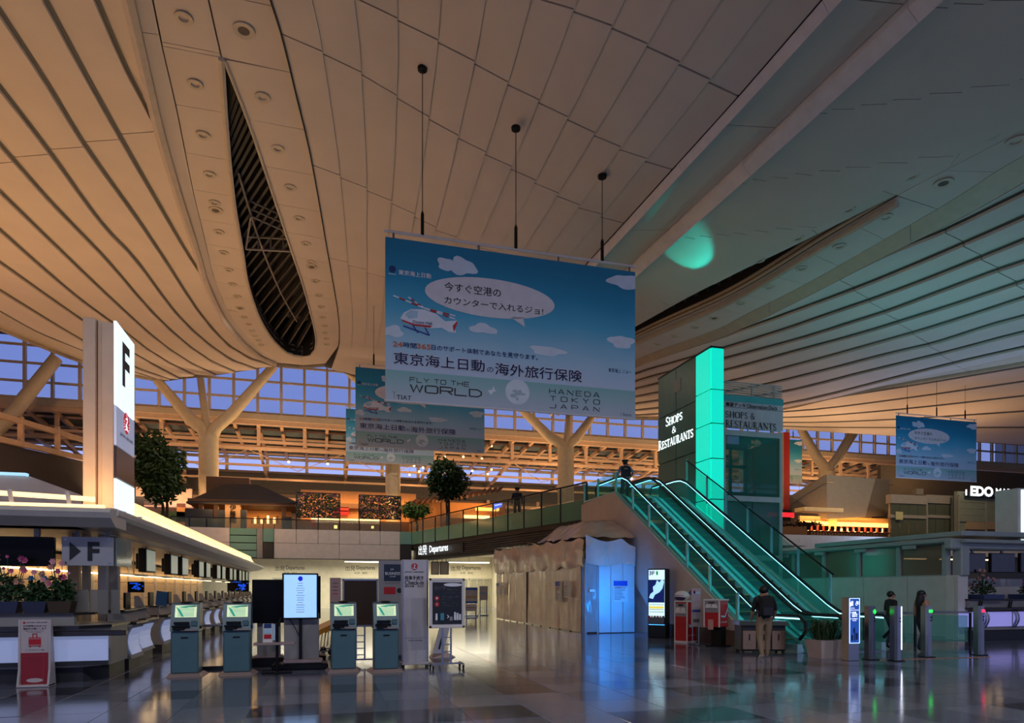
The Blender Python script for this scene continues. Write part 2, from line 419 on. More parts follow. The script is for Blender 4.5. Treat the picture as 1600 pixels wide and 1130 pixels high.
floor = struct('floor', M().box(10, 20, -.104, 170, 110, .2), floor_mat(), 'polished grey tiled floor of the departure hall')
tme = []
for k in range(3):
    mm = M().box(0, 0, -.02, .893, .893, .04, .004).mesh('floor_tile'); mm.materials.append(tl[k]); tme.append(mm)
cand = []
for i in range(-12, 24):
    for j in range(5, 26):
        x, y = (i + .5) * .9, (j + .5) * .9
        d = y * CA + x * SA; u = (x * CA - y * SA) / d
        if d > 7.3 and abs(u) < .80: cand.append((d, i, j))
cand.sort()
for d, i, j in cand[:290]:
    h = (i * 7 + j * 13 + (i * j) % 5) % 11
    k = 2 if (h in (2, 7)) else (1 if h in (0, 4, 5, 9) else 0)
    piece('floor_tile', tme[k], floor, ((i + .5) * .9, (j + .5) * .9, 0))
# ================================================================ CEILING
def ss(t): t = max(0.0, min(1.0, t)); return t * t * (3 - 2 * t)
def H(X, Y):
    t = ss((Y - 14) / 46); hn = 15.4 - 2.6 * ss((X - 1) / 9)
    return hn + (18.5 - 2.0 * ss((X - 16) / 16) - hn) * t
def ceil_at(px, py, dz=0.0):
    kx, ky, v = ray(px, py); lo, hi = 3.0, 140.0
    for _ in range(34):
        d = (lo + hi) / 2
        if CZ + v * d < H(kx * d, ky * d): lo = d
        else: hi = d
    return Vector((kx * d, ky * d, H(kx * d, ky * d) + dz))
def resample(c, ext=0, ext_end=0):
    c = [Vector((p[0], p[1])) for p in c]
    if ext: c = [c[0] - (c[1] - c[0]).normalized() * ext] + c
    if ext_end: c = c + [c[-1] + (c[-1] - c[-2]).normalized() * ext_end]
    L = [0.0]
    for a, b in zip(c, c[1:]): L.append(L[-1] + max(1e-6, (b - a).length))
    return c, L
class Curve:
    def __init__(s, pts, ext=0, ext_end=0):
        s.c, s.L = resample(pts, ext, ext_end); s.n = len(s.c)
        # catmull style smoothing through the points
    def at(s, t):
        q = t * s.L[-1]
        for i in range(s.n - 1):
            if q <= s.L[i + 1] or i == s.n - 2:
                f = (q - s.L[i]) / (s.L[i + 1] - s.L[i]); break
        p0 = s.c[max(0, i - 1)]; p1 = s.c[i]; p2 = s.c[i + 1]; p3 = s.c[min(s.n - 1, i + 2)]
        l1 = s.L[i + 1] - s.L[i]
        m1 = ((p2 - p0) / max(1e-6, s.L[i + 1] - s.L[max(0, i - 1)])) * l1
        m2 = ((p3 - p1) / max(1e-6, s.L[min(s.n - 1, i + 2)] - s.L[i])) * l1
        h = f * f * f; g = f * f
        return p1 * (2 * h - 3 * g + 1) + m1 * (h - 2 * g + f) + p2 * (-2 * h + 3 * g) + m2 * (h - g)
    def find(s, fn):
        p = s.at(0); a = fn(p.x, p.y)
        for i in range(1, 121):
            p = s.at(i / 120); b = fn(p.x, p.y)
            if a * b <= 0 and a != b: return (i - 1 + a / (a - b)) / 120
            a = b
        return None
def board(name, A, B, ta, tb, parent, mat, dzA=0.0, dzB=0.0, gap=.03, gl=.15, th=.10, nseg=6, sA=0.0, sB=1.0, lift=None):
    """one ceiling panel between curves A and B, from t=ta..tb (pairs allowed) and across sA..sB"""
    ta = ta if isinstance(ta, tuple) else (ta, ta); tb = tb if isinstance(tb, tuple) else (tb, tb)
    mb = M(); g = []
    for i in range(nseg + 1):
        f = i / nseg
        a = A.at(ta[0] + (tb[0] - ta[0]) * f); b = B.at(ta[1] + (tb[1] - ta[1]) * f)
        for s_, dz in ((sA, dzA), (sB, dzB)):
            q = a.lerp(b, s_); g.append(ceil_at(q.x, q.y, dz))
    n = nseg + 1
    for i in range(n):                                   # inset the joint
        a, b = g[2 * i].copy(), g[2 * i + 1].copy(); w = (b - a)
        if w.length > 1e-4:
            e = min(.4, gap / w.length); g[2 * i] = a + w * e; g[2 * i + 1] = b - w * e
    def shrink(i0, i1):
        for s_ in (0, 1):
            d = g[2 * i1 + s_] - g[2 * i0 + s_]
            if d.length > 1e-4: g[2 * i0 + s_] += d * min(.3, gap * .6 / d.length)
    shrink(0, 1); shrink(n - 1, n - 2)
    up = Vector((0, 0, th))
    vv = g + [p + up for p in g]; o = 2 * n; ff = []
    for i in range(nseg):
        k = 2 * i
        ff += [(k, k + 1, k + 3, k + 2), (o + k, o + k + 2, o + k + 3, o + k + 1), (k, k + 2, o + k + 2, o + k), (k + 1, o + k + 1, o + k + 3, k + 3)]
    ff += [(0, o, o + 1, 1), (2 * n - 2, 2 * n - 1, o + 2 * n - 1, o + 2 * n - 2)]
    mb.add(vv, ff); mb.smooth = True
    return obj(name, mb, mat, parent)
ceiling = struct('ceiling', M(), m_panel, 'sweeping white panelled ceiling of curved boards')
bk = M(); nx_, ny_ = 34, 26                                # closed roof deck above the panels
for j in range(ny_ + 1):
    for i in range(nx_ + 1):
        X = -70 + 165 * i / nx_; Y = -30 + 92 * j / ny_
        bk.v.append((X, Y, H(X, Y) + 3.2))
for j in range(ny_):
    for i in range(nx_): k = j * (nx_ + 1) + i; bk.f.append((k, k + 1, k + nx_ + 2, k + nx_ + 1))
m_deck = mk('roof_deck', '#3b3a3a', .8)
obj('roof_deck', bk, m_deck, ceiling)
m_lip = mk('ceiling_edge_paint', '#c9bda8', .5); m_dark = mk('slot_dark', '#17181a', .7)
# ---- left hull boards
lipA = [(202, 0), (226, 103), (248, 196), (276, 294), (311, 402), (315, 422), (333, 465), (354, 504), (375, 529), (400, 553), (430, 567)]
s1 = [(152, 0), (198, 106), (246, 198)]
s2 = [(72, 0), (129, 106), (184, 205), (255, 329), (294, 396), (314, 424)]
s3 = [(0, 16), (71, 124), (129, 219), (212, 336), (255, 400), (319, 497), (372, 550), (428, 570)]
s4 = [(0, 134), (74, 230), (159, 347), (209, 400), (283, 497), (354, 557), (400, 575)]
s5 = [(0, 223), (81, 315), (163, 400), (248, 497), (319, 557), (368, 580)]
s6 = [(0, 297), (85, 380), (177, 468), (248, 532), (301, 568), (338, 585)]
s7 = [(0, 357), (50, 402), (124, 465), (195, 517), (248, 557), (304, 585)]
s8 = [(0, 408), (126, 497), (212, 553), (280, 590)]
s9 = [(0, 452), (126, 529), (212, 573), (266, 592)]
s10 = [(0, 486), (64, 521), (126, 546), (190, 573), (250, 594)]
s11 = [(0, 518), (85, 553), (126, 568), (170, 581), (238, 596)]
EX = 420
m_joint = mk('joint_shade', '#74736a', .8)  # seam strips; their dark tone stands in for shade at the board laps
def joint(c, ext, w=.075, dz=-.03, n=36):
    C = Curve(c, ext); pts = [ceil_at(C.at(i / n).x, C.at(i / n).y, dz) for i in range(n + 1)]; vv = []
    for i, p in enumerate(pts):
        d = (pts[min(n, i + 1)] - pts[max(0, i - 1)]); sd = Vector((-d.y, d.x, 0)).normalized() * w
        vv += [p - sd, p + sd, p + Vector((0, 0, .1))]
    ff = []
    for i in range(n): o = 3 * i; ff += [(o, o + 1, o + 4, o + 3), (o + 1, o + 2, o + 5, o + 4), (o + 2, o, o + 3, o + 5)]
    return obj('board_joint', M().add(vv, ff), m_joint, ceiling)
seq = [(lipA[:3], s1), (s1 + lipA[3:6], s2), (s2 + lipA[6:], s3), (s3, s4), (s4, s5), (s5, s6), (s6, s7), (s7, s8), (s8, s9), (s9, s10), (s10, s11)]
for k, (a, b) in enumerate(seq):
    A, B = Curve(a, EX), Curve(b, EX)
    jl = lambda x, y: y - (250 - .215 * x)
    ta, tb = A.find(jl), B.find(jl)
    cuts = [(0, 0)]
    if ta and tb and .02 < ta < .97: cuts.append((ta, tb))
    cuts.append((1, 1))
    for c0, c1 in zip(cuts, cuts[1:]):
        fas = k == len(seq) - 1
        board('ceiling_board', A, B, c0, c1, ceiling, m_lip if fas else m_panel, -.16 if not fas else 0, 0 if not fas else .25, .035, nseg=12)
    if k < len(seq) - 1: joint(b, EX)
# edge lip tube along lipA
def lip(name, c, r, dz, ext=EX, n=40, mat=None, sq=True):
    C = Curve(c, ext); mb = M(); pts = []
    for i in range(n + 1): p = C.at(i / n); pts.append(ceil_at(p.x, p.y, dz))
    mb.tube(pts, r, 6); return obj(name, mb, mat or m_lip, ceiling)
lip('edge_lip', lipA, .16, -.12)
# hull end closing wall (upstand over the glazing)
edge = s11 + [(262, 596), (290, 592), (318, 590), (345, 586), (370, 582), (402, 577), (432, 572), (470, 577), (506, 574), (530, 580), (560, 592), (640, 612), (800, 640), (990, 654)]
def upstand(name, c, hgt, mat, ext=EX, n=70, dz=0, inset=0.0):
    C = Curve(c, ext); mb = M(); vv = []
    for i in range(n + 1):
        p = C.at(i / n); q = ceil_at(p.x, p.y, dz); vv += [q, q + Vector((0, .35, hgt))]
    mb.add(vv, [(2 * i, 2 * i + 1, 2 * i + 3, 2 * i + 2) for i in range(n)]); return obj(name, mb, mat, ceiling)
upstand('roof_edge_upstand', edge, 3.4, m_lip, dz=.02)
# ---- left ribbon with its slot
lipA2 = [(237, 0), (253, 78), (276, 177), (301, 301), (319, 375), (332, 430), (349, 475), (369, 510), (392, 537), (418, 556), (445, 568), (472, 573)]
mid = [(324, 0), (346, 97)]
slL = [(346, 97), (354, 212), (365, 319), (379, 400), (386, 444), (404, 497), (425, 532), (450, 555), (472, 560)]
slR = [(351, 100), (389, 198), (425, 304), (457, 400), (474, 451), (490, 511), (494, 539), (488, 556), (472, 560)]
Bln = [(423, 0), (439, 50), (464, 152), (485, 241), (513, 400), (522, 451), (529, 497), (530, 536), (522, 562), (506, 571), (472, 573)]
A2 = Curve(lipA2, EX); LA = Curve(lipA, EX)
board('ribbon_rim', LA, A2, 0, (.45, .45), ceiling, m_panel, .02, .12, .02, nseg=14); board('ribbon_rim', LA, A2, .45, 1, ceiling, m_panel, .02, .12, .02, nseg=14)
SL, SR, BL = Curve(slL), Curve(slR), Curve(Bln, EX)
MI = Curve(mid, EX)
yat = lambda yy, m: (lambda x, y: y - (yy + m * (x - 300)))
# panels above the slot tip
def joints(A, B, ys, m):
    return [(A.find(yat(y, m)) or 0.0, B.find(yat(y, m)) or 0.0) for y in ys]
jL = [(0, 0)] + joints(A2, MI, [-150, 82], .19) + [(A2.find(yat(88, .19)), 1)]
for c0, c1 in zip(jL, jL[1:]):
    if c1[0] > c0[0] + .004: board('ribbon_panel', A2, MI, c0, c1, ceiling, m_panel, .12, .12, .02, nseg=3)
jj = [(A2.find(yat(88, .19)), 0.0)] + joints(A2, SL, [174, 246, 301, 345, 382, 412, 438, 460, 478], .17) + [(.86, .80), (.93, .90), (1, 1)]
for c0, c1 in zip(jj, jj[1:]): board('ribbon_panel', A2, SL, c0, c1, ceiling, m_panel, .12, .12, .015, nseg=4)
jR = [(0, 0)] + joints(MI, BL, [-180, -8], .19) + [(1, BL.find(yat(93, .17)))]
for c0, c1 in zip(jR, jR[1:]):
    if c1[1] > c0[1] + .004: board('ribbon_panel', MI, BL, c0, c1, ceiling, m_panel, .12, .10, .02, nseg=3)
jj = [(0.0, BL.find(yat(93, .17)))] + joints(SR, BL, [178, 246, 301, 342, 378, 408, 434, 457, 476, 494], .17) + [(.90, .86), (1, 1)]
for c0, c1 in zip(jj, jj[1:]): board('ribbon_panel', SR, BL, c0, c1, ceiling, m_panel, .12, .10, .015, nseg=4)
def wallstrip(name, C, z0, z1, mat, n=30):
    mb = M(); vv = []
    for i in range(n + 1):
        p = C.at(i / n); q = ceil_at(p.x, p.y); vv += [q + Vector((0, 0, z0)), q + Vector((0, 0, z1))]
    mb.add(vv, [(2 * i, 2 * i + 1, 2 * i + 3, 2 * i + 2) for i in range(n)]); return obj(name, mb, mat, ceiling)
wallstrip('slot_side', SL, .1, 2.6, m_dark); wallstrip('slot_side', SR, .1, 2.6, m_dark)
lip('slot_lip', slL, .09, .10, 0); lip('slot_lip', slR, .05, .10, 0)
m_slat = mk('slot_slat_paint', '#4a4846', .6)
for i in range(30):
    t = .08 + .86 * i / 29
    a, b = SL.at(min(1, t + .045)), SR.at(max(0, t - .03))
    p, q = ceil_at(a.x, a.y, .9), ceil_at(b.x, b.y, 1.7)
    obj('slot_slat', M().bar(p, q, .10, .42), m_slat, ceiling)
pc = [ceil_at(*Curve([(372, 300), (405, 400), (440, 480), (464, 520)]).at(i / 10), .7) for i in range(11)]
obj('slot_rail', M().tube(pc, .045, 6), m_grey, ceiling)
g_ = M()                                                    # maintenance cradle in the slot
e0, e1 = ceil_at(384, 398, .25), ceil_at(462, 402, .25)
for dz in (0, .55): g_.tube([e0 + Vector((0, 0, dz)), e1 + Vector((0, 0, dz))], .05, 6)
for i in range(5): p = e0.lerp(e1, i / 4); g_.tube([p, p + Vector((0, 0, .55))], .04, 6)
e2, e3 = ceil_at(392, 352, .35), ceil_at(440, 372, .35)
for a, b in ((e0, e2), (e1, e3), (e2, e3)): g_.tube([a, b], .04, 6)
for dz in (.3, .6): g_.tube([e2 + Vector((0, 0, dz)), e3 + Vector((0, 0, dz))], .04, 6)
obj('maintenance_cradle', g_, m_grey, ceiling, 'grey tubular maintenance cradle inside the dark slot')
rl = M(); r0 = [ceil_at(*SL.at(.80 + .2 * i / 10), .15) for i in range(11)] + [ceil_at(*SR.at(1 - .12 * i / 6), .15) for i in range(1, 7)]
for dz in (.35, .7): rl.tube([p + Vector((0, 0, dz)) for p in r0], .025, 5)
for p in r0: rl.tube([p, p + Vector((0, 0, .7))], .02, 5)
obj('slot_guard_rail', rl, m_grey, ceiling)
# ---- central panels between the ribbon and the twin ribs
R1 = [(1281, 0), (1150, 152), (1042, 272), (972, 350), (926, 400), (800, 540), (720, 624)]
R1b = [(1294, 0), (1158, 152), (1048, 273), (979, 351), (933, 401), (806, 541), (726, 626)]
R2 = [(1429, 0), (1254, 166), (1136, 280), (1040, 368), (985, 420), (880, 520), (800, 638)]
R2b = [(1449, 0), (1257, 180), (1139, 289), (1040, 378), (988, 427), (886, 524), (808, 640)]
Cend = [(530, 560), (526, 574)]
CB = Curve(Bln[:8] + [(527, 558), (518, 577)], EX); CR = Curve(R1, EX)
def tabl(tab):
    def f(s):
        for (a, b), (c, d) in zip(tab, tab[1:]):
            if s <= c: return b + (d - b) * (s - a) / (c - a)
        return tab[-1][1]
    return f
seams = [tabl([(0, -330), (1, -150)]), tabl([(0, -190), (.5, -8), (.62, 25), (.75, 69), (.87, 110), (1, 151)]),
         tabl([(0, -85), (.2, 8), (.3, 50), (.4, 90), (.5, 129), (.61, 166), (.726, 202), (.85, 235), (1, 266)]),
         tabl([(0, 50), (.05, 70), (.13, 97), (.21, 133), (.29, 167), (.38, 201), (.48, 233), (.59, 263), (.71, 294), (.835, 322), (1, 350)]),
         tabl([(0, 255), (.25, 315), (.45, 365), (1, 442)]), tabl([(0, 400), (.5, 470), (1, 530)])]
NB = 12
def cpt(s, y):
    """t on both side curves where the interpolated board edge reaches height y"""
    lo, hi = 0.0, 1.0
    for _ in range(30):
        t = (lo + hi) / 2
        q = CB.at(t).lerp(CR.at(t), s)
        if q.y < y: lo = t
        else: hi = t
    return t
def cell(name, C1, C2, s0, s1, t00, t01, t10, t11, mat, dz0, dz1, gap, n=5):
    """panel of a fan: edges at fractions s0,s1 between two curves; t00..t01 on the first edge, t10..t11 on the second"""
    mb = M(); g = []
    for i in range(n + 1):
        f = i / n
        ta = t00 + (t01 - t00) * f; tb = t10 + (t11 - t10) * f
        a = C1.at(ta).lerp(C2.at(ta), s0); b = C1.at(tb).lerp(C2.at(tb), s1)
        p, q = ceil_at(a.x, a.y, dz0), ceil_at(b.x, b.y, dz1); w = q - p; e = -.004
        g += [p + w * e, q - w * e]
    N = n + 1
    for s_ in (0, 1):
        d = g[2 + s_] - g[s_]; g[s_] = g[s_] + d * min(.3, gap * 1.2 / max(.05, d.length))
        d = g[2 * N - 4 + s_] - g[2 * N - 2 + s_]; g[2 * N - 2 + s_] = g[2 * N - 2 + s_] + d * min(.3, gap * 1.2 / max(.05, d.length))
    up = Vector((0, 0, .1)); vv = g + [p + up for p in g]; o = 2 * N; ff = []
    for i in range(n):
        k = 2 * i
        ff += [(k, k + 1, k + 3, k + 2), (o + k, o + k + 2, o + k + 3, o + k + 1), (k, k + 2, o + k + 2, o + k), (k + 1, o + k + 1, o + k + 3, k + 3)]
    ff += [(0, o, o + 1, 1), (2 * N - 2, 2 * N - 1, o + 2 * N - 1, o + 2 * N - 2)]
    mb.add(vv, ff); mb.smooth = True
    return obj(name, mb, mat, ceiling)
for k in range(NB):
    s0, s1 = k / NB, (k + 1) / NB
    yy = [(0, 0)]
    for sm in seams:
        y0, y1 = sm(s0), sm(s1)
        yy.append((cpt(s0, y0 + 3), cpt(s1, y1 - 3)))
    yy.append((1, 1))
    for c0, c1 in zip(yy, yy[1:]):
        if c1[0] - c0[0] > .01:
            cell('ceiling_panel', CB, CR, s0, s1, c0[0], c1[0], c0[1], c1[1], m_panel, .0, -.035, .022)
m_ribw = mk('rib_white', '#e6e2de', .5)
# twin ribs and the panel strip between them
joint(Bln[:9], EX, .02, -.04).data.materials[0] = m_dark; joint(R1, EX, .014, -.05).data.materials[0] = m_dark
C1, C1b, C2, C2b = Curve(R1, EX), Curve(R1b, EX), Curve(R2, EX), Curve(R2b, EX)
for (a, b) in ((C1, C1b), (C2, C2b)):
    for t0, t1 in ((0, .33), (.33, .6), (.6, 1)): board('ceiling_rib', a, b, t0, t1, ceiling, m_ribw, -.02, -.30, .01, th=.35, nseg=5)
for t0, t1 in ((0, .18), (.18, .335), (.335, .545), (.545, .72), (.72, 1)):
    board('rib_panel', C1b, C2, (t0, t0), (t1, t1), ceiling, m_panel, .1, .1, .025, nseg=5)
# ---- right smooth panel field between the second rib and the right ribbon
T1 = [(1600, 188), (1482, 248), (1375, 300), (1281, 352), (1196, 400), (1150, 427), (1000, 499), (900, 560), (850, 640)]
CT1 = Curve(T1, EX)
ND = 8
for k in range(ND):
    s0, s1 = k / ND, (k + 1) / ND
    cuts = [(0, 0)]
    for (x0, y0, sl_) in ((1435, 13, .10), (1257, 180, .16), (1139, 287, .13), (1045, 375, .10), (930, 480, .05)):
        tt = []
        for s_, e_ in ((s0, 2), (s1, -2)):
            r_ = 0.0
            for i in range(400):
                q = C2b.at(i / 400).lerp(CT1.at(i / 400), s_)
                if q.y + e_ > y0 - sl_ * (q.x - x0): r_ = i / 400; break
            tt.append(r_)
        if tt[0] > cuts[-1][0] + .01 and tt[1] > cuts[-1][1] + .01: cuts.append(tuple(tt))
    cuts.append((1, 1))
    for c0, c1 in zip(cuts, cuts[1:]):
        cell('ceiling_panel', C2b, CT1, s0, s1, c0[0], c1[0], c0[1], c1[1], m_panel, .02, -.015, .012, 6)
# ---- right ribbon with slot
T2 = [(1600, 249), (1567, 267), (1517, 300), (1465, 332), (1382, 379), (1259, 448), (1165, 495), (1124, 516), (1000, 562), (900, 610), (870, 645)]
T2b = [(1600, 276), (1555, 303), (1482, 343), (1382, 394), (1262, 457), (1169, 504), (1127, 523), (1000, 568), (900, 614), (870, 648)]
u_slU = [(1400, 311), (1247, 386), (1112, 450), (1000, 510), (900, 568), (855, 641)]
u_slL = [(1402, 312), (1300, 371), (1150, 461), (1000, 528), (900, 580), (860, 643)]
MR = Curve([(1600, 209), (1401, 311)], EX)
CU, CL, CT2, CT2b = Curve(u_slU), Curve(u_slL), Curve(T2, EX), Curve(T2b, EX)
tx = lambda C, x0, m=0: (C.find(lambda x, y: x - x0 + m * (y - 300)) or 0)
xs = [2000, 1850, 1700, 1560]
prev = 0
for (Ca, Cb, nm) in ((CT1, MR, 0), (MR, CT2, 1)):
    cu = [(0, 0)] + [(tx(Ca, x - (0 if nm == 0 else 34)), tx(Cb, x - (30 if nm == 0 else 0) + (45 if nm else 0))) for x in (1800, 1640, 1510)]
    cu.append((tx(CT1, 1372) if nm == 0 else 1, 1 if nm == 0 else tx(CT2, 1465)))
    for c0, c1 in zip(cu, cu[1:]):
        if c1[0] >= c0[0] + .003 and c1[1] >= c0[1] + .003: board('ribbon_panel', Ca, Cb, c0, c1, ceiling, m_panel, .1, .1, .015, nseg=3)
cu = [(tx(CT1, 1372), 0), (tx(CT1, 1265), .21), (tx(CT1, 1150), .42), (tx(CT1, 1040), .60), (tx(CT1, 950), .80), (1, 1)]
for c0, c1 in zip(cu, cu[1:]): board('ribbon_panel', CT1, CU, c0, c1, ceiling, m_panel, .1, .1, .015, nseg=4)
cu = [(0, tx(CT2, 1465))] + [(t, tx(CT2, x)) for t, x in ((.13, 1382), (.26, 1310), (.37, 1259), (.46, 1207), (.53, 1165), (.60, 1120), (.68, 1060), (.78, 980))] + [(1, 1)]
for c0, c1 in zip(cu, cu[1:]): board('ribbon_panel', CL, CT2, c0, c1, ceiling, m_panel, .1, .1, .015, nseg=3)
for t0, t1 in ((0, .3), (.3, .5), (.5, .7), (.7, 1)): board('ribbon_rim', CT2, CT2b, t0, t1, ceiling, m_lip, .1, -.15, .01, th=.25, nseg=5)
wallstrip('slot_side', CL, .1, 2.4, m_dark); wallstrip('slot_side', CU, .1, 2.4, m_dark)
for w_, z_ in ((.10, -.02), (.07, .20), (.07, .38)): lip('slot_lip', [(p[0], p[1] + (6 if z_ < .1 else 0)) for p in u_slL], w_, z_, 0)
for i in range(26):
    t = .2 + .75 * i / 25
    a, b = CL.at(t), CU.at(max(0, t - .02))
    obj('slot_slat', M().bar(ceil_at(a.x, a.y, .9), ceil_at(b.x, b.y, 1.5), .12, .35), m_slat, ceiling)
# ---- right hull boards
def c3(l): return [(1000 + .375 * x, 300 + .375 * y) for x, y in l]
hull = [T2b,
 c3([(1560, 10), (1270, 150), (1010, 258)]) + T2b[4:],
 c3([(1600, 95), (1350, 205), (1100, 312), (900, 393), (730, 457), (580, 512), (340, 597)]) + [(1040, 553), (992, 571), (900, 616), (872, 649)],
 c3([(1600, 190), (1425, 262), (1180, 360), (965, 440), (790, 500), (640, 553), (400, 630)]) + [(1060, 563), (992, 583), (900, 622)],
 c3([(1600, 280), (1500, 313), (1245, 408), (1040, 485), (860, 543), (700, 595), (350, 690)]) + [(1060, 576), (992, 595), (900, 628)],
 c3([(1600, 362), (1320, 457), (1100, 527), (920, 583), (620, 665), (350, 740)]) + [(1060, 591), (992, 607), (900, 634)],
 c3([(1600, 432), (1385, 503), (1165, 572), (980, 625), (680, 708), (350, 790)]) + [(1060, 607), (992, 619), (900, 639)],
 c3([(1600, 510), (1455, 550), (1220, 625), (1040, 667), (760, 740), (440, 815)]) + [(1060, 620), (992, 630), (910, 644)],
 c3([(1600, 577), (1520, 597), (1295, 657), (1100, 705), (935, 745), (590, 830)]) + [(1080, 631), (992, 640), (920, 648)],
 c3([(1600, 640), (1350, 697), (1155, 745), (600, 880)]) + [(1100, 641), (992, 648), (930, 652)],
 c3([(1600, 680), (1350, 735), (1155, 775), (600, 900)]) + [(1100, 646), (992, 651), (940, 653)],
 c3([(1600, 722), (1515, 737), (1310, 772), (1130, 802), (830, 857), (590, 910)]) + [(1110, 652), (992, 655), (945, 655)]]
HC = [Curve(h, 380) for h in hull]
for k in range(len(HC) - 1):
    A, B = HC[k], HC[k + 1]
    jl = lambda x, y: (x - 1478) - 1.33 * (y - 357)
    cuts = [(0, 0)]
    for sh in (0, -265):
        f2 = lambda x, y, sh=sh: (x - 1478 - sh) - 1.33 * (y - 357)
        ta, tb = A.find(f2), B.find(f2)
        if ta and tb and ta > cuts[-1][0] + .02 and tb > cuts[-1][1] + .02 and ta < .97 and tb < .97: cuts.append((ta, tb))
    cuts.append((1, 1))
    for c0, c1 in zip(cuts, cuts[1:]):
        fas = k >= len(HC) - 2
        board('ceiling_board', A, B, c0, c1, ceiling, m_lip if fas else m_panel, -.16 if not fas else 0, 0 if not fas else .2, .03, nseg=12)
    if 0 < k < len(HC) - 2: joint(hull[k], 380, .05)
upstand('roof_edge_upstand', hull[-1], 1.6, m_lip, 380)
# ---- next bay of roof seen beyond the right hull
def far_at(px, py, z): return Vector(onZ(px, py, z))
fs = [[(980, 640), (1120, 628), (1230, 618), (1400, 590), (1640, 545)], [(980, 644), (1120, 634), (1230, 630), (1400, 606), (1640, 566)], [(980, 648), (1120, 641), (1230, 643), (1400, 624), (1640, 590)],
      [(980, 650), (1120, 648), (1230, 652), (1400, 640), (1640, 614)], [(980, 652), (1120, 653), (1230, 660), (1400, 655), (1640, 640)], [(980, 654), (1120, 657), (1230, 666), (1400, 668), (1640, 668)], [(980, 656), (1120, 660), (1230, 671), (1400, 682), (1640, 700)]]
FC = [Curve(list(reversed(f)), 300) for f in fs]
for k in range(len(FC) - 1):
    zz0, zz1 = 17.2 + .0 * k, 17.2
    mb = M(); n = 20; vv = []
    for i in range(n + 1):
        a, b = FC[k].at(i / n), FC[k + 1].at(i / n)
        p, q = far_at(a.x, a.y, 16.9), far_at(b.x, b.y, 16.75); w = q - p
        vv += [p + w * .06, q - w * .06, p + Vector((0, 0, .12)), q + Vector((0, 0, .12))]
    ff = []
    for i in range(n):
        o = 4 * i; ff += [(o, o + 1, o + 5, o + 4), (o + 2, o + 6, o + 7, o + 3), (o, o + 4, o + 6, o + 2), (o + 1, o + 3, o + 7, o + 5)]
    mb.add(vv, ff); mb.smooth = True; obj('far_ceiling_board', mb, m_panel, ceiling)
    if k:
        jb = M(); pts = [far_at(FC[k].at(i / n).x, FC[k].at(i / n).y, 16.8) for i in range(n + 1)]; jb.tube(pts, .09, 4); obj('board_joint', jb, m_joint, ceiling)
mb = M(); vv = []
for i in range(21):
    b = FC[-1].at(i / 20); q = far_at(b.x, b.y, 16.75); vv += [q, q + Vector((0, .3, 5))]
mb.add(vv, [(2 * i, 2 * i + 1, 2 * i + 3, 2 * i + 2) for i in range(20)]); obj('roof_edge_upstand', mb, m_lip, ceiling)
# ---- recessed downlights
dl_ring = M().lathe([(.10, .05), (.125, .02), (.21, 0), (.21, -.02), (.115, -.015), (.10, .05)], n=20).mesh('trim_ring'); dl_ring.materials.append(m_lip)
dl_lens = M().lathe([(.0, .04), (.11, .05), (.11, .07), (0, .07)], n=16).mesh('lens')
dl_lens.materials.append(mk('downlight_reflector', '#6a6c70', .15, .9))
dl_lit = dl_lens.copy(); dl_lit.materials.clear(); dl_lit.materials.append(mk('lit_downlight', '#e8e0e6', .3, em='#ffe9f2', est=2.2))
dl_grille = M().lathe([(0, -.005), (.15, -.005), (.15, .03), (0, .03)], n=18).mesh('grille'); dl_grille.materials.append(mk('speaker_grille', '#6b6357', .8))
CNT = {}; ORD = 'first second third fourth fifth sixth seventh eighth ninth tenth eleventh twelfth thirteenth fourteenth fifteenth sixteenth'.split()
def downlight(px, py, where, kind='lamp', s=1.0):
    p = ceil_at(px, py, .085)
    CNT[(where, kind)] = CNT.get((where, kind), 0) + 1; o_ = ORD[CNT[(where, kind)] - 1]
    lab = {'lamp': o_ + ' round downlight from the top in the %s', 'lit': ('left' if o_ == 'first' else 'right') + ' bright lit downlight in the %s', 'speaker': o_ + ' speaker grille from the top in the %s'}[kind] % where
    t = thing('ceiling_speaker' if kind == 'speaker' else 'recessed_downlight', lab, 'speaker' if kind == 'speaker' else 'ceiling light', p, 0, ('speakers' if kind == 'speaker' else 'downlights') + ' in the ' + where)
    t.scale = (s, s, s)
    piece('trim_ring', dl_ring, t); piece('grille' if kind == 'speaker' else 'lens', dl_grille if kind == 'speaker' else (dl_lit if kind == 'lit' else dl_lens), t)
wl, wr, wu, wd = 'panel strip left of the left dark slot', 'panel strip right of the left dark slot', 'panel strip above the right ceiling slot', 'panel strip below the right ceiling slot'
for q in ((287, 34), (305, 137), (317, 216), (327, 277), (335, 321), (342, 366), (349, 398), (357, 425), (363, 447), (370, 466), (381, 498), (388, 509), (393, 519), (398, 527), (403, 534), (408, 541)): downlight(*q, wl)
for q in ((381, 53), (337, 332), (375, 484)): downlight(*q, wl, 'speaker', 1.25)
for q in ((410, 157), (434, 237), (453, 297), (467, 345), (478, 384), (486, 413), (493, 442), (498, 464), (502, 482), (504, 498), (507, 511), (508, 522), (510, 531), (510, 540)): downlight(*q, wr)
downlight(487, 420, wr, 'speaker', 1.2)
for q in ((1424, 280), (1325, 332), (1246, 376), (1186, 410), (1113, 444), (1070, 465)): downlight(*q, wu)
for q in ((1549, 215), (1587, 226)): downlight(*q, wd, 'lit', 1.1)
for q in ((1384, 344), (1312, 389), (1253, 423), (1202, 452), (1158, 477), (1086, 514), (1055, 528), (1028, 540)): downlight(*q, wd)
for q in ((1474, 291), (1116, 500)): downlight(*q, wd, 'speaker', 1.2)
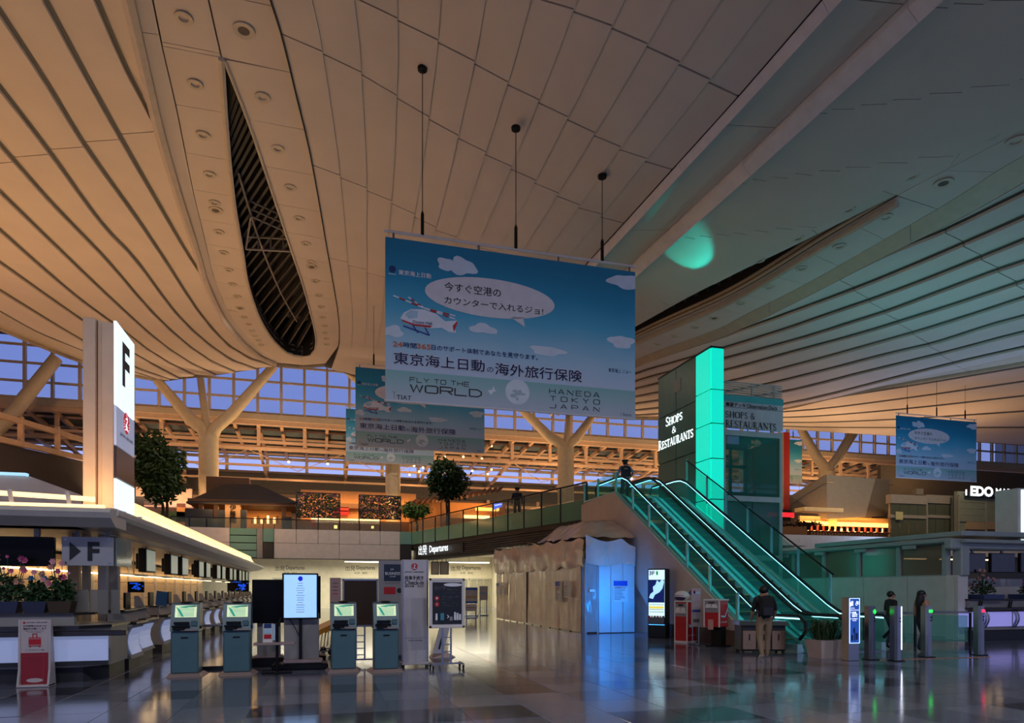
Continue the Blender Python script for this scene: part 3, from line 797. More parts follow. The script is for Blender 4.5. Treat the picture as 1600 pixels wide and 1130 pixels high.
# ================================================================ OUTER SHELL (mostly outside the frame)
m_shell = mk('shell_wall_paint', '#8a8580', .7)
struct('wall_back', M().box(10, -30, 18, 170, .4, 10), m_shell)
fw = struct('window_3', M().box(10, -30, .3, 170, .4, .6), m_shell, 'glazed entrance front of the terminal behind the camera')
for x_ in range(-70, 96, 5): obj('mullion', M().box(x_, -30, 6.8, .3, .3, 13), m_shell, fw)
for z_ in (4.5, 9): obj('transom', M().box(10, -30, z_, 170, .25, .25), m_shell, fw)
struct('wall_left', M().box(-70, 20, 8, .4, 110, 30), m_shell); struct('wall_right', M().box(95, 20, 8, .4, 110, 30), m_shell)
# ================================================================ CLERESTORY GLAZING (transverse, Y = 61)
YW = 61.0
m_mull = mk('mullion_paint', '#bfae92', .5); m_pane = glass('clear_glazing', '#aebccf', .06, .02)
win = struct('window_1', M().box(20, YW, 16.25, 130, .35, .5), m_mull, 'tall clerestory glazing on the far side with blue dusk sky')
cols = [-7.0 + 1.9 * i for i in range(-11, 48)]
mul = M().box(0, 0, 0, .22, .30, 6.6, .02).mesh('mullion'); mul.materials.append(m_mull)
pan = M().box(0, 0, 0, 1.66, .03, 1.32).mesh('pane'); pan.materials.append(m_pane)
for x in cols:
    piece('mullion', mul, win, (x, YW, 19.7))
    for r in range(4): piece('pane', pan, win, (x + .95, YW, 17.15 + 1.42 * r))
for z in (16.6, 17.85, 19.3, 20.7): obj('transom', M().box(20, YW - .05, z, 130, .16, .12 if z < 17 else .17), m_mull, win)
obj('head_panel', M().box(20, YW + .3, 23.4, 130, .2, 1.4), m_shell, win)
# ================================================================ LOWER MARKET ROOF beyond the glazing line
m_truss = mk('truss_paint', '#c8a987', .55); m_blind = mk('roof_louvre', '#5c6a6e', .6)
roof = struct('trim_1', M().box(20, 61.2, 15.85, 130, .5, .45), m_truss, 'cream steel trusses carrying the lower roof behind the glazing')
YB = 72.0
for z, h in ((14.35, .22), (13.75, .25)): obj('chord', M().box(20, 62.0, z, 130, .25, h), m_truss, roof)
ver = M().box(0, 0, 0, .28, .28, 2.0).mesh('strut'); ver.materials.append(m_truss)
raf = M().bar((0, 61.3, 15.75), (0, YB, 14.75), .26, .34).mesh('rafter'); raf.materials.append(m_truss)
raf2 = M().bar((0, 62, 14.0), (0, YB, 12.6), .22, .26).mesh('lower_rafter'); raf2.materials.append(m_truss)
for i, x in enumerate(cols):
    if i % 2 == 0: piece('strut', ver, roof, (x, 61.9, 15.0))
    piece('rafter', raf, roof, (x, 0, 0))
    if i % 4 == 0: piece('lower_rafter', raf2, roof, (x, 0, 0))
for k in range(9):
    f = (k + .5) / 9; Y = 61.8 + f * (YB - 62.2)
    obj('louvre', M().box(20, Y, 16.0 - f * 1.0, 130, .75, .05, rx=-.35), m_blind, roof)
for k in range(4):
    f = (k + .5) / 4; obj('purlin', M().box(20, 61.5 + f * 10, 15.72 - f * .95, 130, .16, .16), m_truss, roof)
obj('roof_cover', M().box(20, 66.8, 16.35, 130, 11.6, .1), m_deck, roof)
for z, y_ in ((13.0, 66), (12.2, 69)): obj('tie_beam', M().box(20, y_, z, 130, .18, .2), m_truss, roof)
for x in range(-22, 70, 8):
    obj('tie_rod', M().tube([(x, 62.2, 13.7), (x + 4, 66, 12.6)], .035, 5), m_truss, roof); obj('tie_rod', M().tube([(x + 4, 66, 12.6), (x + 8, 62.2, 13.7)], .035, 5), m_truss, roof)
# far wall of the market: window band, then panelling
m_bwall = mk('market_back_wall', '#6b5d50', .7); m_conc = mk('dark_concrete', '#4d4c49', .75)
bw = struct('wall_far', M().box(20, YB + .2, 12.3, 130, .3, 2.1), m_conc, 'dark back wall of the upper market floor')
obj('wall_panel', M().box(20, YB + .2, 8.2, 130, .3, 6.2), m_bwall, bw)
w2 = struct('window_2', M().box(20, YB, 14.75, 130, .3, .28), m_mull, 'low window band under the far roof')
obj('sill', M().box(20, YB, 13.35, 130, .3, .22), m_mull, w2)
mu2 = M().box(0, 0, 0, .3, .3, 1.3).mesh('mullion'); mu2.materials.append(m_mull)
for i, x in enumerate(cols):
    if i % 2 == 0: piece('mullion', mu2, w2, (x, YB, 14.05))
for z in (10.6, 9.6): obj('wall_beam', M().box(20, YB - .6, z, 130, .3, .3), m_truss, bw)
for i, x in enumerate(cols):
    if i % 3 == 0: obj('wall_post', M().box(x, YB - .5, 9.0, .3, .3, 4.6), m_truss, bw)
# string of small bulbs
m_bulb = mk('bulb_glow', '#ffd9a0', .3, em='#ffb060', est=14)
for i, (px, py) in enumerate([(451, 722), (512, 725), (655, 737), (661, 731), (647, 728), (695, 714), (724, 714), (753, 717), (738, 736), (762, 741), (768, 734), (768, 697), (891, 744), (987, 748), (700, 741), (640, 742)]):
    p = onY(px, py, 64.0)
    t = thing('festoon_bulb', 'small glowing warm bulb hung under the market roof trusses', 'bulb', p, 0, 'festoon bulbs under the market roof')
    obj('globe', M().ball(0, 0, 0, .10, n=8, m=6), m_bulb, t); obj('cord', M().tube([(0, 0, .1), (0, 0, 1.3)], .012, 4), m_black, t)
# slanting left glazed gallery wall under the roof (far left)
m_gall = mk('gallery_wall', '#3d3a38', .75)
gw = struct('wall_gallery', M().add([(-24.5, 36, 4), (-24.5, 36, 10.4), (-12.5, 70, 11.6), (-12.5, 70, 4), (-24.8, 36, 4), (-24.8, 36, 10.4), (-12.8, 70, 11.6), (-12.8, 70, 4)], [(0, 1, 2, 3), (7, 6, 5, 4), (1, 5, 6, 2), (0, 3, 7, 4), (0, 4, 5, 1), (3, 2, 6, 7)]), m_gall, 'dark slanted gallery wall beneath the far left glazing')
for z0, z1 in ((10.6, 11.8), (12.4, 12.9)): obj('gallery_beam', M().bar((-24.4, 36, z0), (-12.4, 70, z1), .3, .35), m_truss, gw)
for i in range(12):
    f = i / 11; p = Vector((-24.4, 36, 10.5)).lerp(Vector((-12.4, 70, 11.7)), f)
    obj('gallery_post', M().bar(p, p + Vector((0, 0, 1.9)), .3, .3), m_truss, gw)
# ================================================================ TREE COLUMNS
m_col = mk('column_paint', '#d8c79f', .45)
def tree_column(px, py_top, Y, ztop_items, label, r=.74, zb=5.2):
    x, _, zf = onY(px, py_top, Y)
    t = thing('branching_column', label, 'column', (x, Y, zb), 0, 'branching columns')
    obj('shaft', M().lathe([(r, 0), (r, zf - zb - .6), (r * 1.02, zf - zb)], n=22), m_col, t)
    for (bx, by, Yb, r0, r1) in ztop_items:
        e = Vector(onY(bx, by, Yb)) - Vector((x, Y, zb)); s0 = Vector((0, 0, zf - zb - .3))
        obj('branch', M().tube([s0, s0.lerp(e, .12) + Vector((0, 0, .35)), s0.lerp(e, .35), e], [r * .8, r0 * 1.05, r0, r1], 12), m_col, t)
    obj('access_plate', M().box(r * .1, -r - .01, (zf - zb) * .55, .5, .08, 1.0, .01), m_col, t)
    return t
tree_column(326, 682, 57.5, [(246, 595, 60.2, .48, .36), (313, 590, 60.0, .30, .28), (428, 572, 56.5, .46, .34)], 'cream branching column with three arms beside the dark leafy tree')
tree_column(884, 702, 57.5, [(815, 640, 59, .46, .36), (889, 640, 59, .30, .26), (926, 650, 60, .46, .34)], 'cream branching column behind the guard on the walkway')
tree_column(-20, 690, 57.0, [(88, 560, 59.0, .52, .46)], 'cream column arm rising at the far left edge')
tree_column(1292, 738, 57.5, [(1250, 668, 60, .5, .4), (1330, 676, 59.5, .42, .34), (1337, 676, 60.5, .40, .32)], 'cream branching column above the grey angular box', r=.8)
tree_column(614, 640, 56.8, [(540, 576, 56.6, .42, .34)], 'round cream column below the stacked hanging banners', r=.62)
# ================================================================ UPPER FLOOR AND FRONT PARAPET (Y = 48)
m_facade = mk('facade_panel_white', '#cfc7c0', .5); m_fgreen = glass('green_parapet_glass', '#78a488', .8, .12); m_slat_dk = mk('dark_fascia_slat', '#2b2724', .55)
m_clear = glass('balustrade_glass', '#b8c7c0', .10, .03)
ZF = 5.2
deck = struct('floor_upper', M().add([(-30, 48.3, 4.5), (6.3, 48.3, 4.5), (11.5, 28.2, 4.5), (14.8, 28.2, 4.5), (30, 44, 4.5), (30, 72, 4.5), (-30, 72, 4.5), (-30, 48.3, ZF), (6.3, 48.3, ZF), (11.5, 28.2, ZF), (14.8, 28.2, ZF), (30, 44, ZF), (30, 72, ZF), (-30, 72, ZF)],
    [(6, 5, 4, 3, 2, 1, 0), (7, 8, 9, 10, 11, 12, 13)] + [(i, (i + 1) % 7, 7 + (i + 1) % 7, 7 + i) for i in range(7)]), mk('upper_floor_carpet', '#4a4038', .8), 'upper market floor slab')
fac = struct('wall_facade', M().box(-6, 48.25, 4.65, 24, .1, 2.0), m_dgrey, 'white panelled parapet below the tea house')
def fpan(px0, px1, z0, z1, mat, name='facade_panel', y=48.0, dy=.12):
    x0 = onY(px0, 850, y)[0] + .012; x1 = onY(px1, 850, y)[0] - .012
    return obj(name, M().box((x0 + x1) / 2, y, (z0 + z1) / 2, x1 - x0, dy, z1 - z0 - .02, .01), mat, fac)
for a, b in ((428, 463), (463, 497), (497, 530), (530, 562), (562, 594), (594, 625)): fpan(a, b, 4.70, 5.66, m_facade)
for a, b in ((428, 530), (530, 625)): fpan(a, b, 3.66, 4.70, m_facade)
for a, b in ((230, 290), (290, 359)): fpan(a, b, 3.66, 4.70, m_facade); fpan(a, b, 4.70, 5.66, m_facade)
for zz in (3.7, 4.2, 4.7, 5.2): fpan(359, 401, zz, zz + .46, m_fgreen, 'glass_panel')
fpan(401, 411, 3.66, 5.66, m_grey); fpan(411, 428, 4.75, 5.66, m_fgreen, 'glass_panel', 47.9); fpan(411, 428, 3.66, 4.72, m_slat_dk, 'dark_panel', 47.9)
fpan(625, 643, 4.75, 5.66, m_fgreen, 'glass_panel', 47.9); fpan(625, 643, 3.50, 4.72, m_slat_dk, 'dark_panel', 47.9)
# clear guard rail over the parapet
br = thing('glass_balustrade', 'clear glass guard rail in front of the tea house', 'railing', (-4, 48.1, 5.6))
for i, px in enumerate([267, 296, 323, 360, 411, 429, 463, 497, 530, 562, 594, 626]):
    x = onY(px, 830, 48.1)[0] + 4; z0 = -.9 if px >= 463 else 0
    obj('post', M().box(x, 0, (z0 + .72) / 2, .06, .06, .72 - z0), m_dsteel, br)
    if i < 11:
        nx = [267, 296, 323, 360, 411, 429, 463, 497, 530, 562, 594, 626][i + 1]; x2 = onY(nx, 830, 48.1)[0] + 4
        obj('glass_panel', M().box((x + x2) / 2, 0, .34, x2 - x - .1, .02, .66), m_clear, br)
obj('hand_rail', M().tube([(onY(267, 830, 48.1)[0] + 4, 0, .72), (onY(642, 830, 48.1)[0] + 4, 0, .72)], .035, 6), m_dsteel, br)
# diagonal walkway edge from the parapet to the escalator head
E0, E1 = Vector((6.25, 47.9, 0)), Vector((11.48, 28.0, 0)); ED = (E1 - E0); EL = ED.length; ED.normalize(); EN = Vector((-ED.y, ED.x, 0)) * -1
if EN.x > 0: EN = -EN
wk = struct('wall_walkway', M().add([E0 - EN * .3 + Vector((0, 0, 3.6)), E1 - EN * .3 + Vector((0, 0, 3.6)), E1 - EN * .3 + Vector((0, 0, 4.7)), E0 - EN * .3 + Vector((0, 0, 4.7)), E0 - EN * .9 + Vector((0, 0, 3.6)), E1 - EN * .9 + Vector((0, 0, 3.6)), E1 - EN * .9 + Vector((0, 0, 4.7)), E0 - EN * .9 + Vector((0, 0, 4.7))],
    [(0, 1, 2, 3), (7, 6, 5, 4), (0, 4, 5, 1), (3, 2, 6, 7), (0, 3, 7, 4), (1, 5, 6, 2)]), m_slat_dk, 'dark slatted fascia under the diagonal upper walkway')
for i in range(9):
    z = 3.62 + i * .123
    obj('slat', M().bar(E0 + Vector((0, 0, z + .05)) - EN * .2, E1 + Vector((0, 0, z + .05)) - EN * .2, .10, .09), m_slat_dk, wk)
wkr = thing('walkway_balustrade', 'green glass balustrade with clear upper panes along the diagonal walkway', 'railing', tuple(E0.lerp(E1, .5) + Vector((0, 0, 4.7))))
fr = [0, .10, .20, .30, .40, .49, .58, .66, .74, .82, .90, 1.0]
for i, f in enumerate(fr):
    p = E0 + ED * EL * f
    obj('post', M().bar(p + Vector((0, 0, 4.7)), p + Vector((0, 0, 6.35)), .07, .07), m_dsteel, wkr, world=True)
    if i < len(fr) - 1:
        q0 = E0 + ED * (EL * f + .06); q1 = E0 + ED * (EL * fr[i + 1] - .06)
        def sheet(z0, z1, th=.03): return M().add([q0 + Vector((0, 0, z0)), q1 + Vector((0, 0, z0)), q1 + Vector((0, 0, z1)), q0 + Vector((0, 0, z1))] + [v + EN * -th for v in (q0 + Vector((0, 0, z0)), q1 + Vector((0, 0, z0)), q1 + Vector((0, 0, z1)), q0 + Vector((0, 0, z1)))], [(0, 1, 2, 3), (7, 6, 5, 4), (0, 4, 5, 1), (3, 2, 6, 7), (0, 3, 7, 4), (1, 5, 6, 2)])
        obj('green_glass_panel', sheet(4.74, 5.62), m_fgreen, wkr, world=True); obj('clear_glass_panel', sheet(5.68, 6.3, .015), m_clear, wkr, world=True)
obj('hand_rail', M().bar(E0 + Vector((0, 0, 6.38)), E1 + Vector((0, 0, 6.38)), .07, .06), m_dsteel, wkr, world=True)
# ================================================================ DEPARTURES HALL UNDER THE UPPER FLOOR
m_dwall = mk('departures_wall', '#e6dcc0', .55); m_dceil = mk('departures_ceiling', '#e9e4d8', .6)
YD = 57.0
dw = struct('wall_departures', M().box(1, YD, 2.25, 62, .2, 4.5), m_dwall, 'cream back wall of the departures gate area')
struct('ceiling_departures', M().add([(-28, 48.4, 4.35), (6.4, 48.4, 4.35), (9.6, 36, 4.35), (30, 36, 4.35), (30, 57, 4.35), (-28, 57, 4.35)], [(0, 1, 2, 3, 4, 5)]), m_dceil, 'pale ceiling of the departures gate area')
struct('wall_departures_side', M().box(14.5, 46, 2.2, .2, 22, 4.4), m_dwall); struct('wall_departures_end', M().box(-20, 52.5, 2.2, .2, 9, 4.4), m_dwall)
struct('trim_2', M().box(-8, 48.55, 3.75, 28, .25, .25), m_dwall)
m_strip = mk('light_strip', '#ffffff', .4, em='#fff4d8', est=5)
for i, (px0, px1, py) in enumerate(((539, 596, 878), (700, 764, 879))):
    p0, p1 = onY(px0, py, YD - 2.0), onY(px1, py, YD - 2.0)
    t = thing('linear_ceiling_light', 'bright linear ceiling light %s the check-in sign in the departures area' % ('left of', 'right of')[i], 'ceiling light', ((p0[0] + p1[0]) / 2, YD - 2.0, p0[2]))
    obj('diffuser', M().box(0, 0, 0, p1[0] - p0[0], .35, .06, .01), m_strip, t); obj('housing', M().box(0, 0, .08, p1[0] - p0[0] + .1, .45, .1, .01), m_white, t)
    obj('hanger', M().tube([(0, 0, .1), (0, 0, 4.3 - p0[2])], .02, 5), m_steel, t)
def wall_text(px0, px1, py0, py1, Y, s, name, mat, root, bold=0.0):
    a, b = onY(px0, py1, Y), onY(px1, py0, Y)
    return obj(name, M().text(s, a[0], b[0], a[2], onY(px0, py0, Y)[2], Y, bold), mat, root, recalc=False)
m_gink = mk('grey_lettering', '#57584c', .6)
for (px, sh) in ((430, 0), (540, 0), (705, 0)):
    wall_text(px, px + 15, 884, 892, YD - .12, '出発', 'lettering', m_gink, dw, .0); wall_text(px + 17, px + 46, 884, 892, YD - .12, 'Departures', 'lettering', m_gink, dw, .01)
    wall_text(px + 14, px + 22, 894, 897, YD - .12, '出发', 'lettering', m_gink, dw); wall_text(px + 26, px + 34, 894, 897, YD - .12, '출발', 'lettering', m_gink, dw)
# gate openings below the lettering
m_gate = mk('gate_recess', '#a39c84', .6); m_gsteel = mk('gate_frame', '#b9b8a8', .4, .5)
for i, (a, b) in enumerate(((428, 478), (531, 600), (700, 730), (735, 765))):
    p0, p1 = onY(a, 903, YD - .15), onY(b, 903, YD - .15); d_ = struct('door_%d' % (i + 1), M().box((p0[0] + p1[0]) / 2, YD - .13, 1.2, p1[0] - p0[0], .1, 2.4), m_gate)
    obj('door_frame', M().box((p0[0] + p1[0]) / 2, YD - .2, 2.46, p1[0] - p0[0] + .2, .14, .12), m_gsteel, d_)
    for k in range(4):
        x = p0[0] + (p1[0] - p0[0]) * k / 3; obj('door_frame', M().box(x, YD - .2, 1.2, .1, .14, 2.4), m_gsteel, d_)
# big illuminated Departures sign on the slatted fascia
ds = thing('departures_sign', 'white illuminated 出発 Departures lettering on the dark slatted fascia', 'sign', tuple(E0 + ED * 2.2 - EN * .05 + Vector((0, 0, 3.9))))
m_lit = mk('lit_lettering', '#ffffff', .4, em='#eef8ff', est=1.7)
def fascia_text(px0, px1, py0, py1, s, bold):
    def hit(px, py):
        kx, ky, v = ray(px, py); nn = EN; P = E0 + EN * .08
        d = (P.x * nn.x + P.y * nn.y) / (kx * nn.x + ky * nn.y); return Vector((kx * d, ky * d, CZ + v * d))
    a, b, c = hit(px0, py1), hit(px1, py1), hit(px0, py0)
    vv, ff, _ = text_geo(s, bold); ex = Vector((b.x - a.x, b.y - a.y, 0)); h = c.z - a.z
    front = [a + ex * p[0] + Vector((0, 0, h * p[1])) for p in vv]
    return obj('letters', M().add(front, ff), m_lit, ds, recalc=False, world=True)
fascia_text(654, 667, 853, 868, '出発', .0); fascia_text(671, 700, 853, 867, 'Departures', .008)
obj('backing', M().bar(E0 + ED * .6 - EN * .12 + Vector((0, 0, 4.15)), E0 + ED * 8 - EN * .12 + Vector((0, 0, 4.15)), .06, .62), m_slat_dk, ds, world=True)
# ================================================================ CHECK-IN ISLAND (left)
XE, YI0, YI1 = -3.5, 13.4, 45.5
m_can = mk('canopy_white', '#c9c4bd', .4); m_glow = mk('cove_light', '#fff1d8', .5, em=(1.0, .60, .25), est=1.7); m_tube = mk('cove_lamp', '#fff3dc', .4, em=(1.0, .66, .32), est=6)
cp = thing('check_in_canopy', 'long white check-in canopy with warm glowing cove over the left island', 'canopy', (-8, 29, 2.7))
obj('fascia', M().ext([(XE, 2.86), (XE + .06, 2.93), (XE + .06, 3.0), (XE, 3.05), (XE - .25, 3.05), (XE - .6, 2.9), (XE - .6, 2.72), (XE - .3, 2.74)], YI0, YI1), m_can, cp, world=True)
obj('soffit', M().box(-8.6, (YI0 + YI1) / 2, 2.74, 9.0, YI1 - YI0, .08), m_can, cp, world=True)
obj('front_fascia', M().ext([(YI0 - .35, 3.0), (YI0 - .42, 2.93), (YI0 - .35, 2.84), (YI0 - .05, 2.70), (YI0 + .6, 2.70), (YI0 + .6, 3.05)], -16, XE + .03, 'x'), m_can, cp, world=True)
# glowing reflector: curved wing behind the fascia, one panel per bay
prof = [(XE - .22, 3.03), (XE - .34, 3.08), (XE - .46, 3.18), (XE - .57, 3.33), (XE - .65, 3.48), (XE - .70, 3.64)]
nb = 11
m_refl = mk('reflector_white', '#efe6d6', .5)
for i in range(nb):
    y0 = 16.6 + (YI1 - 16.6) * i / nb; y1 = 16.6 + (YI1 - 16.6) * (i + 1) / nb
    obj('reflector_panel', M().shell(prof, y0 + .02, y1 - .02, .04), m_refl, cp, world=True)
    obj('lamp_tube', M().box(XE - .16, (y0 + y1) / 2, 3.07, .06, (y1 - y0) * .86, .05, .01), m_tube, cp, world=True)
    obj('lamp_bracket', M().box(XE - .55, y0, 3.15, .5, .05, .12), m_can, cp, world=True)
l_ = area('cove_lamp', (XE - .14, 31, 3.12), .06, 520, (1.0, .62, .28), (0, 2.2, 0), 28)
# front glowing rails and posts
obj('front_light_rail', M().tube([(-16, YI0 - .1, 3.30), (-6, YI0 - .1, 3.27), (-3.9, YI0 + .3, 3.23)], .045, 8), m_glow, cp, world=True)
obj('front_light_rail', M().box(-9.8, YI0 - .2, 3.05, 12.4, .10, .05, .01), m_glow, cp, world=True)
for px in (20, 110):
    p = onY(px, 790, YI0 - .1); obj('rail_post', M().bar((p[0], YI0 - .1, 3.0), (p[0] - .05, YI0 - .1, 3.3), .055), m_can, cp, world=True)
area('front_cove_lamp', (-9.5, YI0 + .35, 3.1), 10, 90, (1.0, .6, .28), (PI, 0, 0), .1)
for x_, y_ in ((-7.4, 14.2), (-4.6, 15.0)): obj('canopy_post', M().box(x_, y_, 2.45, .10, .10, .62), m_grey, cp, world=True)
obj('soffit_downlight', M().box(-6.1, YI0 + .3, 2.69, .12, .05, .02), m_strip, cp, world=True)
# supporting columns of the island
for y_ in (17.5, 25, 33, 41): obj('support', M().lathe([(.16, 0), (.16, 2.72)], -7.5, y_, 0, 12), m_can, cp, world=True)
# ---- tall F sign pillar
fp = thing('sign_pillar', 'tall beige sign pillar with illuminated F and crane logo', 'sign', (-4.06, 15.17, 3.05))
m_pil = mk('pillar_metal', '#d8bda2', .5); m_litp = mk('lit_acrylic', '#f4fbff', .4, em='#d8f4ff', est=1.15)
X0, X1, Ya, Yb, Zt = -4.34, -3.78, 14.5, 15.84, 6.78
wL = (X1 - X0) * .42
obj('front_panel', M().box(X0 + wL / 2, (Ya + Yb) / 2, (3.05 + Zt) / 2, wL - .02, Yb - Ya, Zt - 3.05, .01), m_pil, fp, world=True)
obj('front_panel', M().box(X0 + wL + .04, (Ya + Yb) / 2, (3.05 + Zt) / 2, .07, Yb - Ya - .16, Zt - 3.05, .005), m_pil, fp, world=True)
obj('front_panel', M().box((X0 + wL + .09 + X1 - .03) / 2, (Ya + Yb) / 2, (3.05 + Zt) / 2 - .03, X1 - X0 - wL - .12, Yb - Ya, Zt - 3.11, .01), m_pil, fp, world=True)
def side(z0, z1, mat, name, dx=0.0, y0=Ya + .02, y1=Yb - .02): return obj(name, M().box(X1 - .01 + dx, (y0 + y1) / 2, (z0 + z1) / 2, .05, y1 - y0, z1 - z0), mat, fp, world=True)
zz = lambda py, px=181: onX(px, py, X1)[2]
side(zz(632), zz(502), m_litp, 'lit_panel'); side(zz(695), zz(634), mk('logo_panel', '#c7cbe0', .4, em='#b9c4e6', est=.35), 'logo_panel'); side(zz(746), zz(697), mk('dark_glass', '#3a2c26', .3), 'dark_panel'); side(3.06, zz(748), m_litp, 'lit_panel')
def side_text(mb, s, y0, y1, z0, z1, bold=0, x=X1 + .02):
    vv, ff, _ = text_geo(s, bold); return mb.add([(x, y0 + a * (y1 - y0), z0 + b * (z1 - z0)) for a, b in vv], ff)
def yx(px): return onX(px, 600, X1)[1]
obj('letter_f', side_text(M(), 'F', yx(189.5), yx(201), zz(593), zz(522), .03), m_ink, fp, recalc=False, world=True, label='large black letter F')
def crane_logo(x, cy, cz, r, axis='x'):
    """red disc with a white crane drawn by its wings and neck; returns (red, white) builders in y-z plane (x fixed) or x-z"""
    red, wh = M(), M()
    f = (lambda a, b, o=0: (x + o, cy + a, cz + b)) if axis == 'x' else (lambda a, b, o=0: (cy + a, x - o, cz + b))
    n = 28; red.add([f(r * math.cos(2 * PI * k / n), r * math.sin(2 * PI * k / n)) for k in range(n)], [tuple(range(n))])
    o = .008
    def st(pts, hw):
        a, b = stroke_poly(pts, hw); wh.add([f(p[0] * r, p[1] * r, o) for p in a], b)
    st([(-.1, .95), (.05, .62), (.16, .42)], .05); st([(-.34, .34), (-.05, .42), (.18, .40), (.25, .28), (.10, .10), (-.12, -.12), (-.22, -.30)], .08); st([(-.22, -.30), (0, -.42), (.2, -.40)], .16)
    for s_ in (-1, 1):
        for q in range(3): st([(s_ * (.95 - .0 * q), .1 - .28 * q), (s_ * .62, -.02 - .22 * q)], .025)
    st([(-.62, -.72), (-.2, -.60), (.2, -.60), (.62, -.72)], .05)
    return red, wh
lr, lw = crane_logo(X1 + .02, yx(196), zz(662, 196), .215); lr.v = [(a, yx(196) + (b - yx(196)) * 1.0, c) for a, b, c in lr.v]
obj('crane_logo', lr, mk('logo_red', '#c8102e', .4, em='#c8102e', est=.5), fp, world=True, recalc=False); obj('crane_mark', lw, m_litp, fp, world=True, recalc=False)
obj('airline_name', side_text(M(), 'JAPAN AIRLINES', yx(186), yx(206), zz(689, 196), zz(682.5, 196), .02), m_ink, fp, recalc=False, world=True)
# ---- hanging arrow-F sign
a0, a1 = onY(97, 884, 13.7), onY(178, 840, 13.7)
hs = thing('hanging_arrow_sign', 'grey hanging sign with black arrow and letter F under the canopy', 'sign', ((a0[0] + a1[0]) / 2, 13.7, a0[2]))
hw, hh = (a1[0] - a0[0]), a1[2] - a0[2]
obj('face_plate', M().box(0, 0, hh / 2, hw, .05, hh, .005), mk('sign_acrylic_grey', '#9a9aa0', .35), hs)
obj('arrow', M().poly([(-.345 * hw, .18 * hh), (-.345 * hw, .82 * hh), (-.13 * hw, .5 * hh)], -.04), m_ink, hs)
obj('letter_f', M().text('F', 0, .23 * hw, .17 * hh, .83 * hh, -.036, .04), m_ink, hs, recalc=False)
for sx in (-.42, .42):
    for sz in (.1, .9): obj('standoff_bolt', M().tube([(sx * hw, -.04, sz * hh), (sx * hw, 0, sz * hh)], .018, 8), m_steel, hs)
obj('side_plate', M().box(hw / 2 + .02, .55, hh / 2, .03, 1.0, hh, .005), glass('sign_side_glass', '#8fa3a0', .6, .1), hs); obj('body', M().box(.05, .5, hh / 2, hw * .8, .9, hh * .8, .01), m_grey, hs)
for sx in (-.3, .3): obj('hanger', M().box(sx * hw, .3, (hh + 2.69 - a0[2]) / 2, .06, .06, 2.69 - a0[2] - hh), m_grey, hs)
# ---- black monitor at the front left
a0, a1 = onY(-40, 884, 13.7), onY(82, 839, 13.7)
mt = thing('hanging_monitor', 'wide switched-off black monitor under the canopy left of the arrow sign', 'monitor', ((a0[0] + a1[0]) / 2, 13.75, a0[2]))
w_, h_ = a1[0] - a0[0], a1[2] - a0[2]
obj('housing', M().box(0, .06, h_ / 2, w_, .12, h_, .01), m_black, mt); obj('screen', M().box(0, -.005, h_ / 2, w_ - .06, .01, h_ - .06), m_screen_off, mt)
obj('standby_light', M().box(w_ / 2 - .03, -.012, .05, .012, .01, .012), mk('red_led', '#ff2020', .4, em='#ff1010', est=4), mt); obj('bracket', M().box(.3, .10, (h_ + 2.69 - a0[2]) / 2, .08, .08, 2.69 - a0[2] - h_), m_grey, mt)
# ---- front counter
YC = 13.2; XR = -3.62
m_top = mk('counter_top_dark', '#221f1d', .3); m_lpan = mk('lit_counter_panel', '#9aa4c4', .4, em='#a9b8ea', est=.34); m_tran = glass('smoked_screen', '#8d8a80', .55, .15)
ct = thing('check_in_counter', 'front check-in counter with glowing white panel and dark top', 'counter', (-7, YC, 0))
obj('plinth', M().ext([(-16, YC + .12), (XR - .35, YC + .12), (XR - .05, YC + .5), (XR - .05, YC + 1.5), (-16, YC + 1.5)], 0, .26, 'z'), m_dgrey, ct, world=True)
obj('body', M().ext([(-16, YC + .02), (XR - .38, YC + .02), (XR, YC + .42), (XR, YC + 1.5), (-16, YC + 1.5)], .26, .99, 'z'), m_grey, ct, world=True)
x0, x1 = onY(28, 1000, YC)[0] - 3.0, onY(169, 1000, YC)[0]
obj('lit_panel', M().box((x0 + x1) / 2, YC, .585, x1 - x0, .05, .43, .01), m_lpan, ct, world=True, label='glowing white panel')
obj('lower_trim', M().box((x0 + x1) / 2, YC, .33, x1 - x0, .05, .07), m_dgrey, ct, world=True); obj('upper_trim', M().box((x0 + x1) / 2 + .1, YC - .03, .85, x1 - x0 + .4, .14, .09, .01), m_top, ct, world=True)
obj('counter_top', M().ext([(-16, YC - .06), (XR - .36, YC - .06), (XR + .03, YC + .36), (XR + .03, YC + 1.6), (-16, YC + 1.6)], .93, .98, 'z'), m_top, ct, world=True)
obj('upper_front', M().box((-16 + XR - .5) / 2, YC + .22, 1.07, XR - .5 + 16, .12, .18), m_grey, ct, world=True)
obj('upper_shelf', M().ext([(-16, YC + .12), (XR - .5, YC + .12), (XR - .25, YC + .4), (XR - .25, YC + .7), (-16, YC + .7)], 1.16, 1.20, 'z'), m_top, ct, world=True)
for i, (pa, pb) in enumerate(((95, 139), (140, 170), (170, 186))):
    q0, q1 = onY(pa, 950, YC + .55), onY(pb, 950, YC + .55); obj('screen_panel', M().box((q0[0] + q1[0]) / 2, YC + .55 + (.0 if i < 2 else .1), 1.38, q1[0] - q0[0] - .02, .03, .44), m_tran, ct, world=True)
